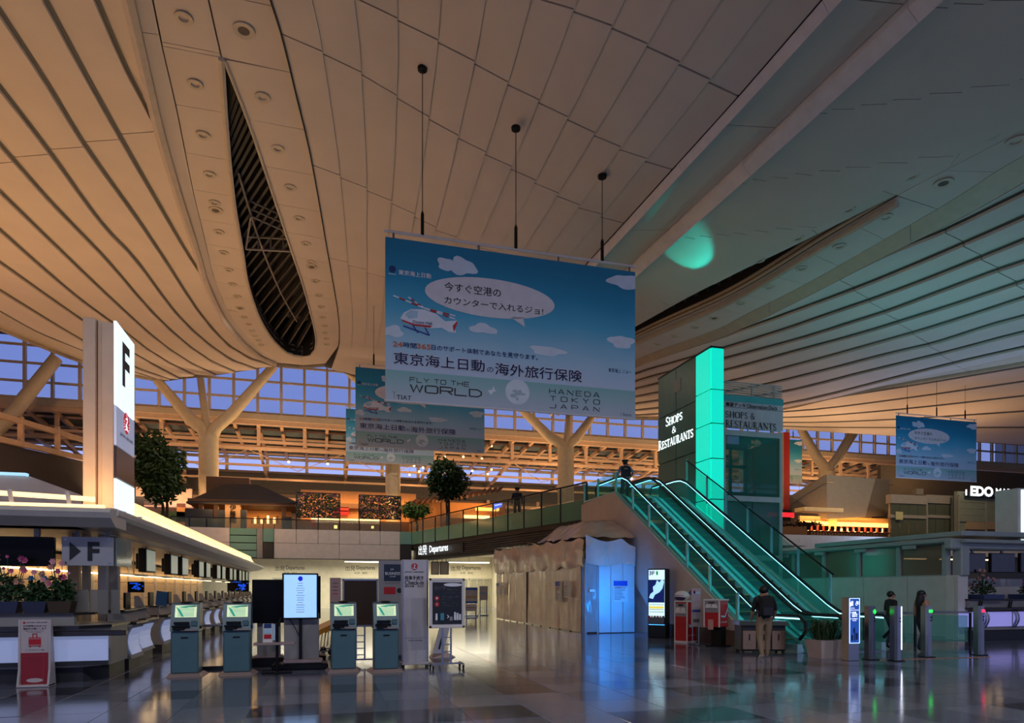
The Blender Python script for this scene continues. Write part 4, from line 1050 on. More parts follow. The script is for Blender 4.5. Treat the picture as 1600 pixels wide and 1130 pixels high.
# end wing of the front counter
cv = [(-.0, .30), (-.10, .42), (-.16, .60), (-.14, .76), (-.04, .90)]
wg = thing('counter_wing', 'curved glowing counter end beside the front counter corner', 'counter', (XR + .02, YC + 1.75, 0))
def curved_module(t, L, lit):
    """counter module along +y, front faces +x, concave waist"""
    pr = [(.0, .22), (-.09, .36), (-.13, .55), (-.10, .74), (.02, .90)]
    obj('body', M().ext(pr + [(-.5, .90), (-.5, .22)], 0, L), m_grey, t)
    obj('kick', M().ext([(-.06, 0), (-.06, .22), (-.5, .22), (-.5, 0)], .02, L - .02), m_dgrey, t)
    obj('lit_panel', M().shell([(p[0] + .012, p[1]) for p in [(-.05, .29), (-.10, .42), (-.12, .55), (-.105, .68), (-.04, .82)]][::-1], .12, L - .12, .02), lit, t)
    obj('counter_top', M().box(-.2, L / 2, .93, .56, L, .05, .01), m_top, t)
    obj('upper_stand', M().ext([(-.10, .95), (-.22, 1.16), (-.45, 1.16), (-.45, .95)], .05, L - .05), m_grey, t); obj('upper_shelf', M().box(-.3, L / 2, 1.18, .34, L, .035, .01), m_top, t)
curved_module(wg, 1.0, m_lpan)
proto = thing('check_in_desk', 'curved check-in desk, nearest in the row along the aisle', 'desk', (-3.75, 16.4, 0), 0, 'check-in desks along the left island')
curved_module(proto, 1.25, m_lpan)
obj('desk_screen', M().box(-.42, .5, 1.36, .05, .42, .34, .01), m_black, proto); obj('divider', M().ext([(-.1, .95), (-.45, .95), (-.45, 1.45), (-.35, 1.45)], 1.22, 1.25), m_grey, proto)
for i in range(1, 13):
    y = 16.4 + 2.2 * i
    dup(proto, (-3.75, y, 0), None, ['', 'second', 'third', 'fourth', 'fifth', 'sixth', 'seventh', 'eighth', 'ninth', 'tenth', 'eleventh', 'twelfth', 'last'][i] + ' curved check-in desk of the row along the aisle')
# back partition of the island with vertical posts and pale panels
m_part = mk('island_partition', '#cdb590', .55)
ip = struct('wall_island', M().box(-7.2, 30, 1.3, .12, 30, 2.6), m_part, 'pale partition wall inside the left check-in island')
for i in range(14):
    y = 16 + 2.15 * i; obj('panel_post', M().box(-7.08, y, 1.3, .12, .12, 2.6), m_can, ip)
    for k in range(4): obj('wall_panel', M().box(-7.12, y + 1.075, .3 + .62 * k, .06, 1.96, .6, .01), m_part, ip)
struct('wall_island_front', M().box(-9.6, 16.1, 1.3, 4.9, .12, 2.6), m_part)
for i, (pa, pb, mat_) in enumerate(((130, 140, m_part), (155, 168, m_can), (172, 186, m_grey), (108, 125, m_part))):
    q0, q1 = onY(pa, 900, 15.2 + .3 * i), onY(pb, 900, 15.2 + .3 * i)
    tag(obj('island_pillar', M().box((q0[0] + q1[0]) / 2, q0[1], 1.35, q1[0] - q0[0], .2, 2.7, .01), mat_), ['tan', 'pale narrow', 'grey', 'broad tan'][i] + ' pillar standing behind the front counter screens', 'pillar')
obj('picture_rail_light', M().box(-6.98, 31, 2.12, .06, 29, .04), m_tube, ip)
# hanging desk monitors (pairs) with lit edge strip
m_mon = mk('monitor_face', '#b4bab0', .3, em='#a9b6a4', est=.28); hm = thing('desk_monitor', 'hanging desk monitor, nearest of the row under the canopy edge', 'monitor', (-4.2, 19.3, 2.04), 0, 'hanging monitors along the left island')
obj('housing', M().box(-.10, .0, .30, .18, 1.0, .60, .01), m_black, hm); obj('screen', M().box(-.005, .0, .30, .012, .92, .53), m_mon, hm)
obj('back_box', M().box(-.24, .0, .28, .14, .5, .4, .02), m_black, hm)
obj('bracket', M().tube([(-.12, 0, .6), (-.12, 0, .65)], .03, 6), m_grey, hm); obj('cable', M().tube([(-.2, .03, .5), (-.26, .04, .58), (-.2, .02, .65)], .012, 5), m_black, hm)
ordn = ['', 'second', 'third', 'fourth', 'fifth', 'sixth', 'seventh', 'eighth', 'ninth', 'tenth', 'eleventh', 'twelfth', 'thirteenth', 'last']
k = 0
for y in (22.2, 23.9, 27, 28.6, 31.4, 33.0, 35.6, 37.2, 39.6, 41.2, 43.0, 44.6):
    k += 1; dup(hm, (-4.2, y, 2.04), None, ordn[k] + ' hanging desk monitor of the row under the canopy edge')
lr_ = thing('monitor_light_rail', 'warm thin light rail below the row of hanging monitors', 'light rail', (-4.66, 31.5, 1.98))
obj('rail', M().box(0, 0, 0, .08, 28.5, .05), m_can, lr_)
for i in range(9): obj('lamp', M().box(.03, -13 + 3.2 * i, -.028, .05, 1.7, .012), m_tube, lr_)
for i in range(5): obj('drop', M().tube([(0, -12 + 6 * i, 0), (0, -12 + 6 * i, .71)], .015, 5), m_can, lr_)
# wall screens of the island
def screen(px0, py0, px1, py1, Y, label, glow='#1a4fb0', bodyname='wall_screen'):
    a, b = onY(px0, py1, Y), onY(px1, py0, Y); w, h = b[0] - a[0], b[2] - a[2]
    t = thing(bodyname, label, 'screen', ((a[0] + b[0]) / 2, Y, a[2])); obj('bezel', M().box(0, .03, h / 2, w, .06, h, .01), m_black, t); obj('display', M().box(0, -.004, h / 2, w * .94, .008, h * .92), m_screen_off, t)
    g = M(); random.seed(int(px0))
    for i in range(26):
        cx = random.gauss(.12, .16) * w; cz = h * (.5 + random.gauss(0, .16)) ; s = random.uniform(.02, .07) * w
        cx = max(-.4 * w, min(.42 * w, cx)); cz = max(.12 * h, min(.86 * h, cz))
        g.poly([(cx - s, cz - s * .5), (cx + s * .6, cz - s * .7), (cx + s, cz + s * .4), (cx - s * .4, cz + s * .7)], -.012)
    obj('map_graphic', g, mk('blue_screen_glow', '#1240a0', .4, em='#1450d8', est=.9), t)
    for i in range(3): obj('map_line', M().box(-.1 * w, -.011, h * (.86 - .02 * i), w * .5, .004, .012), mk('blue_screen_glow', '#1240a0'), t)
    return t
screen(355, 907, 389, 925, 40, 'blue map screen on the island wall beyond the hanging monitors'); screen(199, 909, 225, 926, 17.5, 'small dark screen with blue lines above the desk corner')
tb = thing('blue_notice', 'tilted small blue notice taped near the island desks', 'notice', onY(252, 936, 17.9)); obj('sheet', M().poly([(-.13, -.15), (.12, -.18), (.14, .16), (-.10, .2)]), mk('blue_paper', '#2f5f86', .6), tb); obj('stem', M().tube([(-.05, .02, -.14), (-.1, .1, -.6)], .015, 5), m_steel, tb)
# white stepped roofs of the neighbouring booth, far left
nb_ = thing('booth_roof', 'white stepped booth roof with blue edge light at far left', 'roof', (-14.6, 21, 4.0))
def roofslab(pts, dep, z_, mat, name): return obj(name, M().add(pts, [(0, 1, 2, 3)] if len(pts) == 4 else [tuple(range(len(pts)))]), mat, nb_, world=True)
m_broof = mk('booth_white', '#cfc6be', .5)
Yr = 20.0
def pr(px, py, Y=Yr): return onY(px, py, Y)
tops = [(-60, 738), (40, 742), (128, 774), (128, 800), (-60, 764)]
obj('roof_slab', M().add([pr(*p) for p in tops] + [pr(p[0], p[1], Yr + 3.5) for p in tops], [tuple(range(5)), tuple(range(9, 4, -1))] + [(i, (i + 1) % 5, 5 + (i + 1) % 5, 5 + i) for i in range(5)]), m_broof, nb_, world=True)
t2 = [(-60, 764), (28, 770), (128, 803), (-60, 776)]
obj('lower_slab', M().add([pr(p[0], p[1], Yr - .3) for p in t2] + [pr(p[0], p[1], Yr + 3) for p in t2], [tuple(range(4)), tuple(range(7, 3, -1))] + [(i, (i + 1) % 4, 4 + (i + 1) % 4, 4 + i) for i in range(4)]), m_broof, nb_, world=True)
obj('edge_light', M().tube([pr(-60, 737.5, Yr - .05), pr(40, 741.5, Yr - .05), pr(44, 743, Yr - .05)], .04, 6), mk('pale_blue_light', '#bfe6ff', .4, em='#9fd8ff', est=1.0), nb_, world=True)
obj('booth_wall', M().box(-14.6, 22.2, 2.0, 8, 2.5, 4.0), m_dgrey, nb_, world=True)
# ================================================================ ESCALATORS
YB0, YT0, ZT_ = 15.5, 24.7, 5.2
m_egl = glass('escalator_glass', '#8fdcd4', .055, .04); m_led = mk('handrail_led', '#e8ffff', .3, em='#8fe6ff', est=4.0); m_rub = mk('handrail_rubber', '#0d0f10', .4)
m_str = mk('stringer_paint', '#b9a89a', .5); m_step = mk('step_metal', '#2a3434', .4, .6); m_yel = mk('step_edge_yellow', '#b09a1c', .5); m_skirt = mk('skirt_steel', '#9cc4c2', .3, .5)
m_tealpost = mk('teal_lit_post', '#7fc4bf', .35, .5)
def railpath(X, dz):
    return [(X, YB0 - 1.3, dz), (X, YB0 - .1, dz), (X, YB0 + .25, dz + .06), (X, YB0 + .7, dz + .28)] + [(X, YT0 - .7, dz + ZT_ - .22), (X, YT0 - .2, dz + ZT_ - .04), (X, YT0 + .3, dz + ZT_), (X, YT0 + 2.2, dz + ZT_)]
def escalator(X0, X1, label):
    t = thing('escalator', label, 'escalator', ((X0 + X1) / 2, YB0 - 1.5, 0), 0, 'escalators to the upper floor')
    for X, sd in ((X0, 1), (X1, -1)):
        p = railpath(X, .92)
        rr = [(X, YB0 - 1.3, .35), (X, YB0 - 1.52, .55), (X, YB0 - 1.52, .75)] + p + [(X, YT0 + 2.42, ZT_ + .75), (X, YT0 + 2.42, ZT_ + .55), (X, YT0 + 2.2, ZT_ + .35)]
        h = obj('hand_rail', M().tube(rr, .045, 8), m_rub, t, world=True)
        if X < 12.5 or X > 12.9: obj('led_line', M().tube([(q[0], q[1], q[2] - .06) for q in p], .015, 6), m_led, h, world=True, label='pale cyan LED line')
        gl = [q for q in railpath(X, .86)]; lo = [q for q in railpath(X, .22)]
        vv = []
        for a, b in zip(lo, gl): vv += [(X - .012, a[1], a[2]), (X + .012, a[1], a[2]), (X + .012, b[1], b[2]), (X - .012, b[1], b[2])]
        n = len(lo); ff = []
        for i in range(n - 1):
            for k in range(4): ff.append((4 * i + k, 4 * i + (k + 1) % 4, 4 * i + 4 + (k + 1) % 4, 4 * i + 4 + k))
        obj('glass_side', M().add(vv, ff), m_egl, t, world=True)
        lo2 = [q for q in railpath(X, .0)]; vv = []
        for a, b in zip(lo2, lo): vv += [(X - .07, a[1], a[2] - .10), (X + .07 + .10 * (sd > 0), a[1], a[2] - .10), (X + .07, b[1], b[2]), (X - .07, b[1], b[2])]
        obj('skirt', M().add(vv, ff + [(0, 1, 2, 3), (4 * n - 4, 4 * n - 3, 4 * n - 2, 4 * n - 1)]), m_skirt, t, world=True)
    w = X1 - X0 - .2; xc = (X0 + X1) / 2
    ns = 22; rise = ZT_ / ns; run = (YT0 - YB0 - .5) / ns
    st = M().box(0, run / 2 + .02, -rise / 2, w, run + .04, rise, .005).mesh('step'); st.materials.append(m_step)
    ye = M().box(0, .012, .006, w * .98, .03, .012).mesh('edge_stripe'); ye.materials.append(m_yel)
    lo = Vector(t.location)
    for i in range(ns):
        o = piece('step', st, t, Vector((xc, YB0 + .25 + run * i, rise * (i + 1))) - lo); piece('edge_stripe', ye, o)
    obj('landing_plate', M().box(xc, YB0 - .6, .01, w, 1.7, .02), m_steel, t, world=True); obj('landing_plate', M().box(xc, YT0 + 1.2, ZT_ + .01, w, 2.4, .02), m_steel, t, world=True)
    obj('truss_cover', M().ext([(YB0 - .2, -.02), (YB0 + .3, -.02), (YT0, ZT_ - .5), (YT0 + 1, ZT_ - .5), (YT0 + 1, ZT_ - .3), (YT0 - .1, ZT_ - .3)], X0 + .1, X1 - .1, 'x'), m_dgrey, t, world=True)
    return t
escalator(11.55, 12.72, 'near escalator with cyan lit handrails beside the beige stringer'); escalator(12.98, 14.15, 'far escalator with cyan lit handrails beside the teal sign tower')
for x_ in (12.135, 13.565):                                # light of the handrail LEDs on the treads
    area('handrail_glow', (x_, (YB0 + YT0) / 2 + .1, ZT_ / 2 + .98), .9, 30, (.10, .90, 1.0), (math.atan(.565), 0, 0), 10.4)
# beige stringer wall on the near side
sw = struct('wall_escalator', M().ext([(YB0 + .5, 0), (YB0 + .5, .40), (YB0 + .55, .42), (YT0 - .1, ZT_ + .25), (YT0 + .9, ZT_ + .25), (28.0, ZT_ + .15), (28.0, 3.3), (24.5, 3.3), (YB0 + 5, .0)], 11.22, 11.46, 'x'), m_str, 'beige stringer wall carrying the escalators')
obj('under_panel', M().ext([(YB0 + .3, 0), (YB0 + 5.0, 0), (24.5, 3.3), (24.5, 0), (28, 0), (28, 3.3), (24.4, 3.3)], 11.36, 11.40, 'x'), m_str, sw)
obj('under_wall', M().ext([(YB0 + .35, 0), (28, 0), (28, 4.6), (YT0, 4.6)], 11.46, 11.52, 'x'), m_str, sw)
obj('skirting', M().box(11.2, 18.2, .22, .03, 4.0, .44), mk('brown_skirting', '#4c332b', .5), sw)
# outer glass guard above the stringer with teal posts
og = thing('escalator_guard', 'tall glass guard with teal posts outside the near escalator', 'railing', (11.34, 20, .4))
GS = ZT_ / (YT0 - YB0 - .5)
zl = lambda y: max(.3, min(ZT_ + .25, .42 + (y - YB0 - .55) * (ZT_ - .17) / (YT0 - .1 - YB0 - .55)))
ys = [16.5, 17.9, 19.2, 20.5, 21.8, 23.1, 24.6, 26.4, 27.9]
for i, y in enumerate(ys):
    obj('post', M().box(11.34, y, zl(y) + .40, .06, .09, .85), m_tealpost, og, world=True)
    if i < len(ys) - 1:
        y2 = ys[i + 1]; a, b = zl(y), zl(y2)
        obj('glass_panel', M().ext([(y + .06, a + .05), (y2 - .06, b + .05), (y2 - .06, b + .80), (y + .06, a + .80)], 11.33, 11.35, 'x'), m_egl, og, world=True)
obj('edge_trim', M().tube([(11.34, y, zl(y) + .02) for y in ys], .05, 6), m_skirt, og, world=True)
# far outer glass guard
fs_ = struct('wall_escalator_far', M().ext([(YB0 + .5, 0), (YB0 + .5, .4), (YT0, ZT_ + .1), (28, ZT_ + .1), (28, 3.6), (YT0, 3.6), (YB0 + 5, 0)], 14.4, 14.6, 'x'), m_str, 'far stringer wall of the escalators')
og2 = thing('escalator_guard', 'sloping glass guard with thin dark rail beyond the far escalator', 'railing', (14.5, 20, .4))
for i, y in enumerate(ys):
    if y > 25: continue
    z = (y - YB0) * GS
    obj('post', M().box(14.5, y, z + .95, .05, .07, 1.1), m_tealpost, og2, world=True)
    if ys[i + 1] < 25:
        y2 = ys[i + 1]; obj('glass_panel', M().ext([(y + .05, z), (y2 - .05, (y2 - YB0) * GS), (y2 - .05, (y2 - YB0) * GS + 1.4), (y + .05, z + 1.4)], 14.49, 14.51, 'x'), m_egl, og2, world=True)
obj('top_rail', M().tube([(14.5, 16.4, 1.5 + .9 * GS), (14.5, 24.6, 9.1 * GS + 1.45)], .03, 6), m_dsteel, og2, world=True)
# ================================================================ TEAL SIGN TOWER
XT, YT1, YT2, XT2, ZTOP = 15.0, 23.6, 27.9, 15.56, 11.25
m_tg = mk('dark_green_glass', '#4a7a62', .3, spec=.4); m_teal = mk('teal_light_panel', '#30e8c4', .4, em=(0.0, .66, .49), est=1.0); m_seam = mk('tower_seam', '#0d1f1c', .5)
tw = thing('sign_tower', 'tall sign tower with glowing teal corner panels and dark green glass', 'sign tower', (15.3, 25.7, 0))
obj('core', M().box(15.3, 25.75, ZTOP / 2, .5, 4.24, ZTOP - .02), m_seam, tw, world=True)
yx2 = onX(1088, 600, XT)[1]
zj = [0.2, 2.4] + [onX(1111, p, XT)[2] for p in (780, 716, 661, 608)] + [ZTOP]
zj = sorted(zj)
for a, b in zip(zj, zj[1:]):
    obj('teal_panel', M().box(XT, (YT1 + yx2) / 2, (a + b) / 2, .06, yx2 - YT1 - .03, b - a - .05, .005), m_teal, tw, world=True)
    obj('teal_panel', M().box((XT + XT2) / 2, YT1 - .02, (a + b) / 2, XT2 - XT - .02, .06, b - a - .05, .005), m_teal, tw, world=True)
ym = (yx2 + YT2) / 2
zg = [0.2, 3.0, 5.2, 7.3, 9.4, ZTOP]
for a, b in zip(zg, zg[1:]):
    for y0, y1 in ((yx2, ym), (ym, YT2)): obj('glass_panel', M().box(XT, (y0 + y1) / 2, (a + b) / 2, .05, y1 - y0 - .03, b - a - .03, .005), m_tg, tw, world=True)
obj('back_panel', M().box(XT2, 25.75, ZTOP / 2, .05, 4.2, ZTOP - .1), m_tg, tw, world=True)
obj('top_cap', M().box(15.28, 25.75, ZTOP + .03, .62, 4.36, .06), m_seam, tw, world=True)
pq = onX(1058, 603, XT - .03); obj('access_panel', M().box(XT - .03, pq[1], pq[2], .03, .62, .55, .005), mk('pale_plate', '#9aa59a', .5), tw, world=True)
def tower_text(s, px0, px1, py0, py1, caps=1.0):
    """serif letters on the X = XT face; px0 is the far (left) end"""
    a, b = onX(px0, py1, XT - .04), onX(px1, py1, XT - .04); zb = a[2]; zt = onX(px0, py0, XT - .04)[2]
    vv, ff = glyph_geo(s, 'serif', caps=caps); return obj('letters', M().add([(XT - .04, a[1] + p[0] * (b[1] - a[1]), zb + p[1] * (zt - zb)) for p in vv], ff), m_lit, tw, recalc=False, world=True)
tower_text('SHOPS', 1040.5, 1066, 653, 667.5, .8); tower_text('&', 1050, 1056.4, 667.5, 678); tower_text('RESTAURANTS', 1029, 1083, 690, 705, .8)
# teal spill: lamps behind the acrylic throw light on the roof
spot('tower_top_lamp', (15.2, 24.0, ZTOP + .3), ceil_at(1078, 395), 800, (0, 1, .80), math.radians(20), .55, .05)
area('tower_side_lamp', (15.6, 25.0, 2.6), 1.2, 40, (0, 1, .78), (0, PI / 2 + PI, 0), 5)
# ================================================================ GLASS LIFT SHAFT
lf = thing('lift_shaft', 'greenish glass lift shaft with white shops board on top', 'lift', (17.3, 25.2, 0))
Xl, Xr, Yl = 15.95, 18.7, 24.2
m_lgl = glass('lift_glass', '#3f8f80', .42, .06); m_lfr = mk('lift_frame', '#b7c4ba', .4, .3)
for x in (Xl, Xr):
    for y in (Yl, Yl + 2.4): obj('corner_post', M().box(x, y, 4.1, .14, .14, 8.2), m_lfr, lf, world=True)
for z in (2.9, 5.35, 8.05):
    obj('band', M().box((Xl + Xr) / 2, Yl - .02, z, Xr - Xl, .14, .22), m_lfr, lf, world=True); obj('band', M().box((Xl + Xr) / 2, Yl + 2.4, z, Xr - Xl, .14, .22), m_lfr, lf, world=True)
for a, b in ((.2, 2.8), (3.0, 5.25), (5.45, 7.95)):
    for i in range(2):
        xa = Xl + (Xr - Xl) * i / 2; xb = Xl + (Xr - Xl) * (i + 1) / 2
        obj('glass_pane', M().box((xa + xb) / 2, Yl, (a + b) / 2, xb - xa - .04, .04, b - a), m_lgl, lf, world=True)
    obj('glass_pane', M().box(Xr, Yl + 1.2, (a + b) / 2, .04, 2.2, b - a), m_lgl, lf, world=True); obj('glass_pane', M().box(Xl, Yl + 1.2, (a + b) / 2, .04, 2.2, b - a), m_lgl, lf, world=True)
obj('lift_car', M().box((Xl + Xr) / 2, Yl + 1.3, 4.1, 1.7, 1.5, 2.4, .03), mk('lift_car_steel', '#7d8b86', .35, .6), lf, world=True)
for x in (17.0, 17.7): obj('guide_rail', M().box(x, Yl + 2.1, 4, .10, .10, 7.8), m_dsteel, lf, world=True)
for z in (1.8, 3.6, 5.9, 7.1): obj('tie', M().box(17.3, Yl + 2.1, z, 2.4, .10, .12), m_dsteel, lf, world=True)
ba, bb = onY(1130, 630, Yl), onY(1219, 672, Yl); zb0, zb1 = 8.25, onY(1130, 618, Yl)[2]
obj('sign_board', M().box((Xl + Xr) / 2, Yl - .05, (zb0 + zb1) / 2, Xr - Xl + .1, .16, zb1 - zb0, .01), mk('sign_board_white', '#c9c7c6', .45), lf, world=True)
obj('sign_stripe', M().box((Xl + Xr) / 2, Yl - .145, zb1 - .13, Xr - Xl + .1, .02, .26), mk('teal_stripe', '#4fb3ae', .5), lf, world=True); obj('sign_line', M().box((Xl + Xr) / 2, Yl - .14, zb1 - .50, Xr - Xl + .1, .015, .015), m_grey, lf, world=True)
def b_text(s, px0, px1, py0, py1, font=None, bold=.0):
    a, b, c = onY(px0, py1, Yl - .16), onY(px1, py1, Yl - .16), onY(px0, py0, Yl - .16)
    return obj('letters', M().text(s, a[0], b[0], a[2], c[2], Yl - .16, bold, font), m_ink, lf, recalc=False, world=True)
b_text('展望デッキ', 1134, 1165, 628, 634.5, bold=.02); b_text('Observation Deck', 1167, 1215, 631, 637.5, bold=.01); b_text('SHOPS &', 1134, 1180, 642, 652.5, 'serif'); b_text('RESTAURANTS', 1134, 1213, 656, 667, 'serif')
for k in range(7): obj('crown_slat', M().box((Xl + Xr) / 2, Yl - .02, zb1 + .07 + .085 * k, Xr - Xl + .1, .06, .035), m_lfr, lf, world=True)
for x in (Xl, (Xl + Xr) / 2, Xr - .3): obj('crown_post', M().box(x, Yl + .03, zb1 + .3, .05, .05, .65), m_lfr, lf, world=True)
# ================================================================ WRAPPED SITE ENCLOSURE (plastic sheeting)
m_tarp = mk('plastic_sheeting', '#c3ab9b', .22, var=.12, scale=1.2, bump=.5, bscale=3.5); m_board = mk('hoarding_board', '#b9b6b2', .35, var=.05, bump=.15, bscale=3)
m_clearp = glass('clear_sheeting', '#c9c4bc', .5, .12)
en = thing('wrapped_enclosure', 'temporary enclosure wrapped in crinkled plastic sheeting under the walkway', 'enclosure', (9.9, 29, 0))
XA, YA, YBk = 9.2, 22.6, 35.2
def crumple(f, nu, nv, amp, sc, seed, name, mat):
    mb = M(); mb.smooth = True
    for j in range(nv + 1):
        for i in range(nu + 1):
            p, n = f(i / nu, j / nv); p = Vector(p); q = p * sc + Vector((seed, seed * 2, 0))
            d = noise.noise(q) * .6 + abs(noise.noise(q * 2.3)) * .6 + noise.noise(Vector((q.x * 3, q.y * 3, q.z * .6))) * .4
            mb.v.append(tuple(p + Vector(n) * d * amp))
    for j in range(nv):
        for i in range(nu): k = j * (nu + 1) + i; mb.f.append((k, k + 1, k + nu + 2, k + nu + 1))
    return obj(name, mb, mat, en, world=True)
# side wall panels (facing the aisle) and hoarding on the front
np_ = 10
for i in range(np_):
    y0 = YA + .45 + (YBk - YA - .45) * i / np_; y1 = YA + .45 + (YBk - YA - .45) * (i + 1) / np_
    crumple(lambda a, b, y0=y0, y1=y1: ((XA, y1 + (y0 - y1) * a, .03 + 2.62 * b), (-1, 0, 0)), 8, 14, .045, .9, i * 1.7, 'side_panel', m_tarp)
    obj('stud', M().box(XA + .08, y0, 1.4, .06, .06, 2.8), m_grey, en, world=True)
crumple(lambda a, b: ((XA - .05 - .04 * math.sin(b * 3), YBk + .1 + (YA - .15 - YBk) * a, 2.5 + (1.0 + .28 * (1 - a)) * b - .14 * abs(math.sin(a * 23))), (-1, 0, .3)), 70, 10, .12, 1.1, 3, 'draped_sheet', m_tarp)
crumple(lambda a, b: ((XA - .02 + 2.0 * b, YBk + (YA - .05 - YBk) * a, 3.48 + .28 * (1 - a) + (.75 * min(1, b * 1.9) * min(1, max(0, 1 - a) * 6.5) if a > .55 else .05 * b)), (0, 0, 1)), 70, 14, .14, 1.1, 8, 'roof_sheet', m_tarp)
XF1 = 11.15
crumple(lambda a, b: ((XA + (XF1 - XA) * a, YA - .06, 2.55 + (1.02 - .12 * math.sin(a * PI) - .9 * max(0, a - .7) * 1.2) * b - .12 * abs(math.sin(a * 4.2))), (0, -1, .2)), 30, 12, .10, 1.5, 11, 'draped_sheet', m_tarp)
for i in range(3):
    x0 = XA + .52 + (XF1 - XA - .52) * i / 3; x1 = XA + .52 + (XF1 - XA - .52) * (i + 1) / 3
    obj('front_panel', M().box((x0 + x1) / 2, YA, 1.32, x1 - x0 - .015, .06, 2.6, .005), m_board, en, world=True)
obj('corner_post', M().box(XA + .02, YA + .02, 1.35, .08, .08, 2.7), m_grey, en, world=True); obj('corner_post', M().box(XA + .48, YA, 1.35, .05, .08, 2.7), m_grey, en, world=True)
crumple(lambda a, b: ((XA + .05 + .42 * a, YA - .01, .05 + 2.5 * b), (0, -1, 0)), 8, 24, .06, 3.0, 21, 'clear_sheet', m_clearp)
obj('clip', M().box(XA + .25, YA - .06, 1.55, .22, .03, .10, .02), m_white, en, world=True)
obj('door_edge', M().box(XA - .03, 29.6, 1.3, .05, .07, 2.5), m_dgrey, en, world=True)
def notice(px0, py0, px1, py1, plane, val, label, head, lines, seed):
    f = onX if plane == 'x' else onY
    a, b = f(px0, py1, val), f(px1, py0, val); 
    if plane == 'x':
        w = abs(b[1] - a[1]); h = f(px0, py0, val)[2] - a[2]; t = thing('paper_notice', label, 'notice', (val, (a[1] + b[1]) / 2, a[2]), -PI / 2)
    else:
        w = b[0] - a[0]; h = f(px0, py0, val)[2] - a[2]; t = thing('paper_notice', label, 'notice', ((a[0] + b[0]) / 2, val, a[2]))
    obj('sheet', M().box(0, 0, h / 2, w, .01, h), mk('notice_paper', '#c8c4c0', .6), t)
    if head: obj('heading', M().box(0, -.008, h * .86, w * .94, .006, h * .24), mk('notice_blue', '#16339a', .5), t); 
    g = M(); random.seed(seed)
    for k in range(lines):
        ww = w * random.uniform(.4, .8); g.box((ww - w * .84) / 2, -.008, h * (.66 - .6 * k / lines), ww, .004, h * .025)
    obj('printed_lines', g, mk('notice_ink', '#4a4a52', .6), t)
    obj('red_line', M().box(0, -.009, h * .68, w * .8, .004, h * .03), m_red, t)
    return t
notice(958, 907, 981, 941, 'y', YA - .06, 'blue-headed notice on the blue-lit front panel of the wrapped enclosure', True, 9, 1)
notice(867.5, 908, 875, 940, 'x', XA - .16, 'narrow blue-headed notice on the sheeted side wall near the corner', True, 8, 2)
notice(881, 908, 889, 934, 'x', XA - .16, 'plain paper notice on the sheeted side wall beside the corner post', False, 5, 3)
notice(775.5, 911, 780, 930, 'x', XA - .16, 'small blue-headed notice at the far end of the sheeted wall', True, 6, 4)
notice(783.5, 910, 788, 930, 'x', XA - .16, 'small plain notice at the far end of the sheeted wall', False, 4, 5)
# ================================================================ RIGHT-HAND ISLAND ENCLOSURE
m_rw = mk('island_wall_grey', '#cdc8c2', .5); m_rgl = glass('frosted_glazing', '#8d7a66', .72, .2); m_fr = mk('island_frame', '#9aa3a3', .45)
XW = 19.1
rw = struct('wall_island_right', M().box(XW + .1, 22.6, 1.0, .2, 11.8, 2.0), m_rw, 'grey panelled side wall of the right check-in island')
for i in range(6): obj('wall_panel', M().box(XW - .02, 17.2 + 1.9 * i, 1.05, .05, 1.87, 1.94, .008), m_rw, rw)
obj('corner_pier', M().box(XW + .25, 16.55, 1.02, .6, .28, 2.04, .02), m_white, rw)
for i in range(7): obj('window_post', M().box(XW + .1, 16.8 + 1.78 * i, 2.58, .18, .16, 1.12), m_fr, rw)
for i in range(6): obj('window_pane', M().box(XW + .1, 17.7 + 1.78 * i, 2.55, .05, 1.6, 1.0), m_rgl, rw)
obj('sill', M().box(XW + .1, 22.6, 2.03, .24, 11.8, .06), m_fr, rw); obj('header', M().box(XW + .1, 22.6, 3.14, .3, 11.9, .18, .02), m_fr, rw); obj('conduit', M().tube([(XW - .1, 16.6, 3.12), (XW - .1, 28, 3.12)], .05, 6), m_fr, rw)
for i in range(5): obj('junction_box', M().box(XW - .12, 18 + 2.1 * i, 3.0, .1, .5, .12, .01), m_fr, rw)
rc = thing('right_canopy', 'grey canopy frame over the right check-in island', 'canopy', (24, 17, 3.0))
obj('beam', M().box(24, 16.5, 3.02, 10.2, .3, .34, .05), m_fr, rc, world=True); obj('roof_slab', M().box(24, 19.5, 3.35, 9.6, 6.5, .16, .02), m_fr, rc, world=True)
obj('corner_post', M().box(XW + .35, 16.5, 2.6, .34, .34, 1.15, .03), m_fr, rc, world=True); obj('pipe', M().tube([(19.2, 16.2, 3.1), (29, 16.2, 3.08)], .06, 8), m_fr, rc, world=True)
for i in range(3): obj('lamp', M().box(21.6 + 1.9 * i, 20.3, 2.75, 1.2, .08, .04), m_tube, rc, world=True)
for i, px in enumerate((1500, 1546, 1592)):
    a, b = onY(px, 895, 16.6), onY(px + (38 if i < 2 else 40), 865, 16.6)
    t = thing('hanging_monitor', ['dark navy monitor at the left under the right canopy', 'dark navy monitor in the middle under the right canopy', 'dark monitor cut by the right photo edge'][i], 'monitor', ((a[0] + b[0]) / 2, 16.55, a[2]))
    w, h = b[0] - a[0], b[2] - a[2]; obj('housing', M().box(0, .05, h / 2, w, .1, h, .01), m_black, t); obj('screen', M().box(0, -.004, h / 2, w - .05, .01, h - .05), mk('navy_screen', '#0a141d', .15), t); obj('bracket', M().box(0, .05, (h + 2.84 - a[2]) / 2, .08, .06, 2.84 - a[2] - h), m_fr, t)
m_lav = mk('lit_lavender_panel', '#a8a4d8', .4, em='#a09cf4', est=.5)
rk = thing('right_counter', 'right check-in counter with glowing lavender panels and curved brackets', 'counter', (24, 16.2, 0))
YK = 16.0
